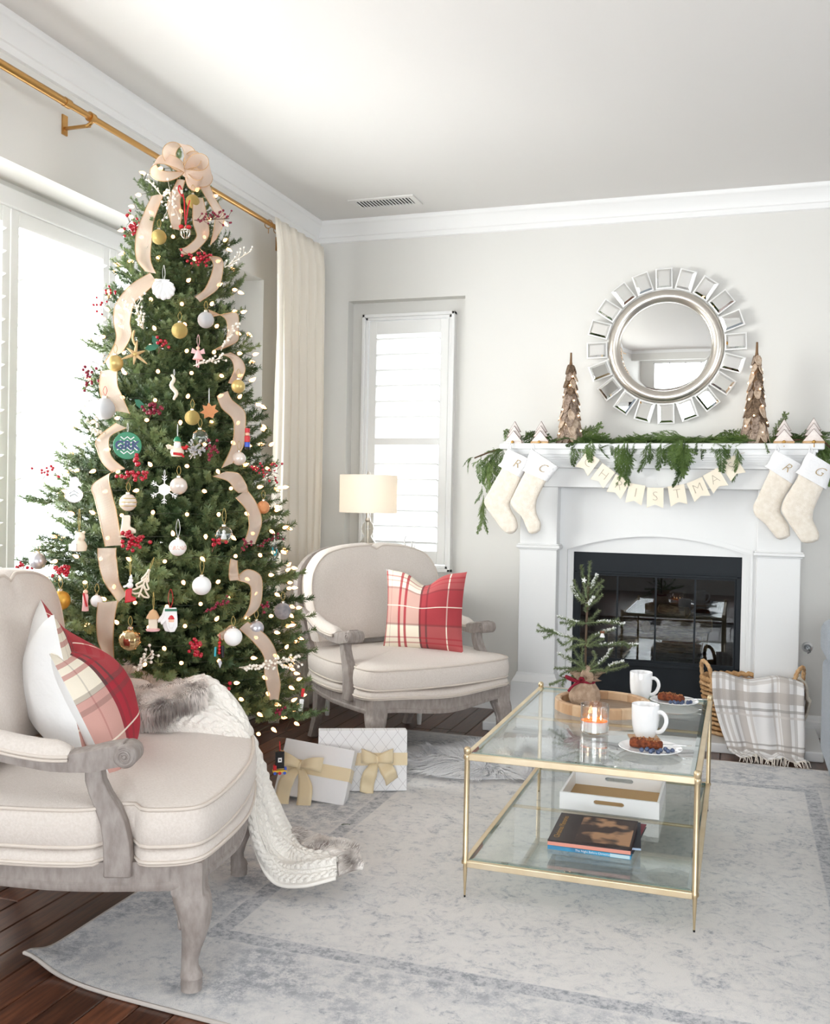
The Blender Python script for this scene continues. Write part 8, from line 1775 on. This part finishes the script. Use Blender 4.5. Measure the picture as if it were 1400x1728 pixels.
# bunch sticking out past the left end, tied and drooping
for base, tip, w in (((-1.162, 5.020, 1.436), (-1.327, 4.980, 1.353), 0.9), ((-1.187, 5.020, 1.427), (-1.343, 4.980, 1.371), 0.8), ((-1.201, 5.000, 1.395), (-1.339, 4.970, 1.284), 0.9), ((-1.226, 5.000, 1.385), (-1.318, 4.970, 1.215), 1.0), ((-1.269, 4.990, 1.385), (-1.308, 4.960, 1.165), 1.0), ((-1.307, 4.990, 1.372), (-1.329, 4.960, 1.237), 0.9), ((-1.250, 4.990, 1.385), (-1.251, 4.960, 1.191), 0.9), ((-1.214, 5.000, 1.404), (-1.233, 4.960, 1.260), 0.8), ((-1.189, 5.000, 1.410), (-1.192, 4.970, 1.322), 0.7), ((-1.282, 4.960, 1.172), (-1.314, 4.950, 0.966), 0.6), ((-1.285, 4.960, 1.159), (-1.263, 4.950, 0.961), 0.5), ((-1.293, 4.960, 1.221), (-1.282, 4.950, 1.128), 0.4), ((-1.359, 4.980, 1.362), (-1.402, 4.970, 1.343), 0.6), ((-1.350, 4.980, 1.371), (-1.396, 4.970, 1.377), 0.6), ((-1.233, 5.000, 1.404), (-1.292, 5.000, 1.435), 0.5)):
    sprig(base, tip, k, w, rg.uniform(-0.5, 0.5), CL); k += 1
q = MB(); q.tube([Vector(p) - GO for p in ((-1.158, 5.030, 1.437), (-1.237, 5.000, 1.410), (-1.306, 4.985, 1.384), (-1.343, 4.980, 1.368))], 0.004, 6); q.tube([Vector(p) - GO for p in ((-0.85, 5.07, 1.462), (-0.4, 5.08, 1.465), (0.05, 5.08, 1.465), (0.36, 5.05, 1.468), (0.42, 5.0, 1.40))], 0.005, 6); o = obj('stem', q, M['wood_brown'], gd, 60)

# ---------------------------------------------------------------- birch bark trees
M['birch'] = mat('birch_slice', srgb(206, 186, 166), 0.85, col2=srgb(168, 144, 122), scale=60, bump=0.4, bscale=150)
M['bark1'] = mat('grey_bark_chip', srgb(164, 146, 132), 0.9, col2=srgb(116, 96, 80), scale=70, bump=0.6, bscale=140)
M['bark2'] = mat('dark_bark_chip', srgb(128, 106, 86), 0.9, col2=srgb(84, 66, 50), scale=70, bump=0.6, bscale=140)
M['bark_core'] = mat('bark_core', srgb(120, 92, 66), 0.9, bump=0.4, bscale=80)
M['led'] = mat('warm_led', (1, 0.85, 0.6), 0.4, emit=(1.0, 0.62, 0.32), estr=6)
def bark_tree(label, loc, H, seed):
    r = random.Random(seed); t = thing('bark_tree', label, 'bark tree', loc, (0, 0, r.random() * 6), 'bark chip trees on the mantel')
    R0 = 0.060; q = MB(); q.lathe([(R0 * 0.96, 0.0), (R0 * 0.98, 0.03), (R0 * 0.62, H * 0.35), (R0 * 0.42, H * 0.6), (0.010, H * 0.86), (0.0065, H * 0.9), (0.005, H)], 18); obj('core', q, M['bark_core'], t, 60)
    chips = []
    for mk in ('birch', 'bark1', 'bark2'):
        q = MB(); pts = [(0.021 * math.cos(a) * (1 + 0.1 * math.sin(3 * a)), -0.028 + 0.033 * math.sin(a)) for a in [2 * math.pi * k / 16 for k in range(16)]]
        q.rings([[(x, 0.0 + 8 * x * x, z) for x, z in pts], [(x * 0.98, -0.0035 + 8 * x * x, z) for x, z in pts]]); chips.append(mesh_of('bark_chip', q, M[mk]))
    rows = 10
    for i in range(rows):
        f = i / (rows - 1); z = 0.062 + (H * 0.86 - 0.062) * f; rad = lerp(R0 * 1.0, 0.014, f ** 0.82); n = max(4, int(2 * math.pi * rad / 0.031))
        for j in range(n):
            a = 2 * math.pi * (j + 0.5 * (i % 2)) / n + r.uniform(-.15, .15); o = bpy.data.objects.new('bark_chip', chips[r.choice((0, 0, 1, 1, 2))]); COL.objects.link(o); o.parent = t
            s = lerp(1.05, 0.78, f) * r.uniform(0.9, 1.1)
            o.matrix_local = RZ(a) @ TR(0, -rad * 0.92, z) @ RX(-r.uniform(0.16, 0.42)) @ RZ(r.uniform(-.15, .15)) @ Matrix.Diagonal((s, 1, s, 1))
    q = MB(); q.ball((0, 0, 0), 0.0048, 8, 6); lm_ = mesh_of('tiny_light', q, M['led'], 180)
    for j in range(22):
        f = (j + 0.5) / 22; z = 0.03 + H * 0.72 * f; rad = lerp(R0 * 1.0, 0.02, f) + 0.006; a = j * 2.4 + r.uniform(-.3, .3); piece('tiny_light', lm_, None, t, (rad * math.cos(a), rad * math.sin(a), z))
    return t
bark_tree('tall cone of birch bark chips with tiny lights, left of the mirror on the mantel', (-0.855, 5.055, 1.4455), 0.475, 4)
bark_tree('tall cone of birch bark chips with tiny lights, right of the mirror on the mantel', (0.055, 5.055, 1.4455), 0.50, 9)

# ---------------------------------------------------------------- layered tree stocking holders
M['tree_front'] = mat('whitewashed_wood', srgb(232, 224, 220), 0.7, col2=srgb(212, 202, 198), scale=30); M['tree_edge'] = mat('brown_cut_edge', srgb(112, 84, 74), 0.7); M['base_wood'] = mat('light_oak_base', srgb(206, 172, 126), 0.6, col2=srgb(180, 142, 98), scale=20, stretch=(1, 8, 8)); M['hook'] = mat('brass_hook', srgb(190, 148, 80), 0.3, 0.9)
def holder(label, loc, s=1.0, pale=False):
    t = thing('stocking_holder', label, 'stocking holder', loc, (0, 0, 0), 'tree shaped stocking holders'); t.scale = (s, s, s)
    q = MB(); q.box(-0.046, 0.046, -0.035, 0.035, 0, 0.010); obj('wood_base', q, M['tree_front'] if pale else M['base_wood'], t, None, 0.001)
    for k, (z0, z1, w, y) in enumerate(((0.010, 0.068, 0.047, -0.012), (0.036, 0.094, 0.040, 0.0), (0.062, 0.118, 0.033, 0.012))):
        poly = [(-w, z0), (-w * 0.62, z0), (0, z0 + 0.024 if k else z0), (w * 0.62, z0), (w, z0), (0, z1)] if k else [(-w, z0), (w, z0), (0, z1)]
        q = MB(); q.rings([[(x, y - 0.005, z) for x, z in poly], [(x, y + 0.005, z) for x, z in poly]]); lay = obj('tree_layer', q, M['tree_edge'], t)
        c = (0.0, (z0 + z1) / 2 - 0.008); q = MB(); q.rings([[(c[0] + (x - c[0]) * 0.93, y - 0.0056, c[1] + (z - c[1]) * 0.93) for x, z in poly], [(c[0] + (x - c[0]) * 0.93, y - 0.0046, c[1] + (z - c[1]) * 0.93) for x, z in poly]]); obj('white_face', q, M['tree_front'], lay)
    q = MB(); q.ball((0, -0.038, 0.006), 0.0085, 12, 8); q.tube([(0, -0.035, 0.006), (0, -0.05, -0.004), (0, -0.053, -0.016), (0, -0.044, -0.022)], 0.0025, 6); obj('brass_hook', q, M['hook'], t, 60)
    return t
holder('whitewashed layered tree stocking holder at the left end of the mantel', (-1.135, 5.0, 1.4455), 1.0, True)
holder('whitewashed layered tree stocking holder second from the left, beside the left bark tree', (-0.995, 5.0, 1.4455), 1.0)
holder('white layered tree stocking holder just right of the right bark tree', (0.186, 5.0, 1.4455), 1.02)
holder('white layered tree stocking holder at the right end of the mantel', (0.318, 5.0, 1.4455), 1.06)

# ---------------------------------------------------------------- wrapped gifts
M['gift_white'] = mat('white_wrapping_paper', (0.84, 0.84, 0.86), 0.4)
def lattice_mat():
    m, nt, p = new_mat('white_paper_silver_lattice'); p.inputs['Roughness'].default_value = 0.4
    tc = node(nt, 'ShaderNodeTexCoord'); sp = node(nt, 'ShaderNodeSeparateXYZ'); nt.links.new(tc.outputs['Object'], sp.inputs[0]); outs = []
    for sg in (1, -1):
        a = node(nt, 'ShaderNodeMath', operation='MULTIPLY_ADD'); a.inputs[1].default_value = sg * 0.8; nt.links.new(sp.outputs[2], a.inputs[0]); nt.links.new(sp.outputs[0], a.inputs[2])
        b = node(nt, 'ShaderNodeMath', operation='PINGPONG'); b.inputs[1].default_value = 0.0225; nt.links.new(a.outputs[0], b.inputs[0])
        c = node(nt, 'ShaderNodeMath', operation='LESS_THAN'); c.inputs[1].default_value = 0.0006; nt.links.new(b.outputs[0], c.inputs[0]); outs.append(c)
    mx_ = node(nt, 'ShaderNodeMath', operation='MAXIMUM'); nt.links.new(outs[0].outputs[0], mx_.inputs[0]); nt.links.new(outs[1].outputs[0], mx_.inputs[1])
    mx = node(nt, 'ShaderNodeMix', data_type='RGBA'); nt.links.new(mx_.outputs[0], mx.inputs[0]); mx.inputs[6].default_value = (0.84, 0.84, 0.86, 1); mx.inputs[7].default_value = c4(srgb(176, 172, 176)); nt.links.new(mx.outputs[2], p.inputs['Base Color']); return m
M['gift_lattice'] = lattice_mat()
m = mat('champagne_satin_ribbon', srgb(230, 212, 176), 0.42, sheen=0.3); M['satin'] = m
def gift(label, loc, rot, w, h, d, paper, bx_, bz, spread, tails):
    t = thing('wrapped_gift', label, 'gift', loc, rot, 'wrapped gifts under the tree')
    q = MB(); q.box(-w / 2, w / 2, 0, d, 0, h); obj('box', q, paper, t, None, 0.0025)
    q = MB(); b = 0.024
    q.rings([[(-w / 2 - 0.0015, -0.0016, bz - b), (-w / 2 - 0.0015, d + 0.0015, bz - b), (w / 2 + 0.0015, d + 0.0015, bz - b), (w / 2 + 0.0015, -0.0016, bz - b)], [(-w / 2 - 0.0015, -0.0016, bz + b), (-w / 2 - 0.0015, d + 0.0015, bz + b), (w / 2 + 0.0015, d + 0.0015, bz + b), (w / 2 + 0.0015, -0.0016, bz + b)]], True, False, False); obj('ribbon_band', q, M['satin'], t)
    for sx in (-1, 1):
        def lp(a, c, sx=sx):
            an = c * 2 * math.pi; s = math.sin(c * math.pi); ww = b * (0.35 + 0.75 * s)
            return Vector((bx_ + sx * spread * (1 - math.cos(an)) / 2, -0.008 - 0.032 * math.sin(an) * (1 if c < 0.5 else -0.35) - 0.012 * s, bz + 0.016 * s + (a - 0.5) * 2 * ww + 0.012 * s * math.sin(a * 3)))
        uvgrid('bow_loop', lp, 7, 24, M['satin'], t, solid=0.0008)
    for k, (dx, L, sw) in enumerate(tails):
        def tl_(a, c, dx=dx, L=L, sw=sw):
            ww = b * (0.4 + 0.75 * min(1, c * 2.5)); x = bx_ + dx * c + sw * math.sin(c * 3.2); z = bz - L * c
            n_ = 0.010 + 0.016 * math.sin(c * 3.0) + 0.006 * math.sin(c * 9 + dx * 40); tv = Vector((dx + 0.001, 0, -L)).normalized(); sd = Vector((-tv.z, 0, tv.x))
            return Vector((x, -n_, z)) + sd * (a - 0.5) * 2 * ww
        uvgrid('bow_tail', tl_, 6, 22, M['satin'], t, solid=0.0008)
    q = MB(); q.ball((bx_, -0.014, bz), 0.013, 12, 8); q.lathe([(0.010, -0.014), (0.0145, 0), (0.010, 0.014)], 14, TR(bx_, -0.015, bz)); obj('bow_knot', q, M['satin'], t, 180)
    return t
gift('white gift with silver lattice paper and champagne bow standing before the far armchair', (-1.366, 3.501, 0.012), (math.radians(-6), 0, math.radians(24)), 0.345, 0.232, 0.07, M['gift_lattice'], 0.055, 0.122, 0.062, ((-0.040, 0.128, -0.012), (0.060, 0.085, 0.012)))
gift('plain white gift with champagne bow leaning under the lowest tree branches', (-1.503, 3.301, 0.022), (math.radians(-22), math.radians(7), math.radians(10)), 0.27, 0.205, 0.075, M['gift_white'], -0.055, 0.112, 0.085, ((-0.035, 0.150, -0.02), (0.045, 0.175, 0.02)))

# a fallen bit of fir on the rug
ft = thing('fallen_fir_sprig', 'tiny dark fir sprig fallen on the rug in front of the gifts', 'sprig', (-1.279, 3.124, 0.010), (0, 0, 0.4))
needle_branch('twig', [(-0.014, 0, 0.002), (0, 0.001, 0.003), (0.014, 0, 0.002)], ft, M['fir'], 0.008, 900, 0.0012, 0.0008, rg)
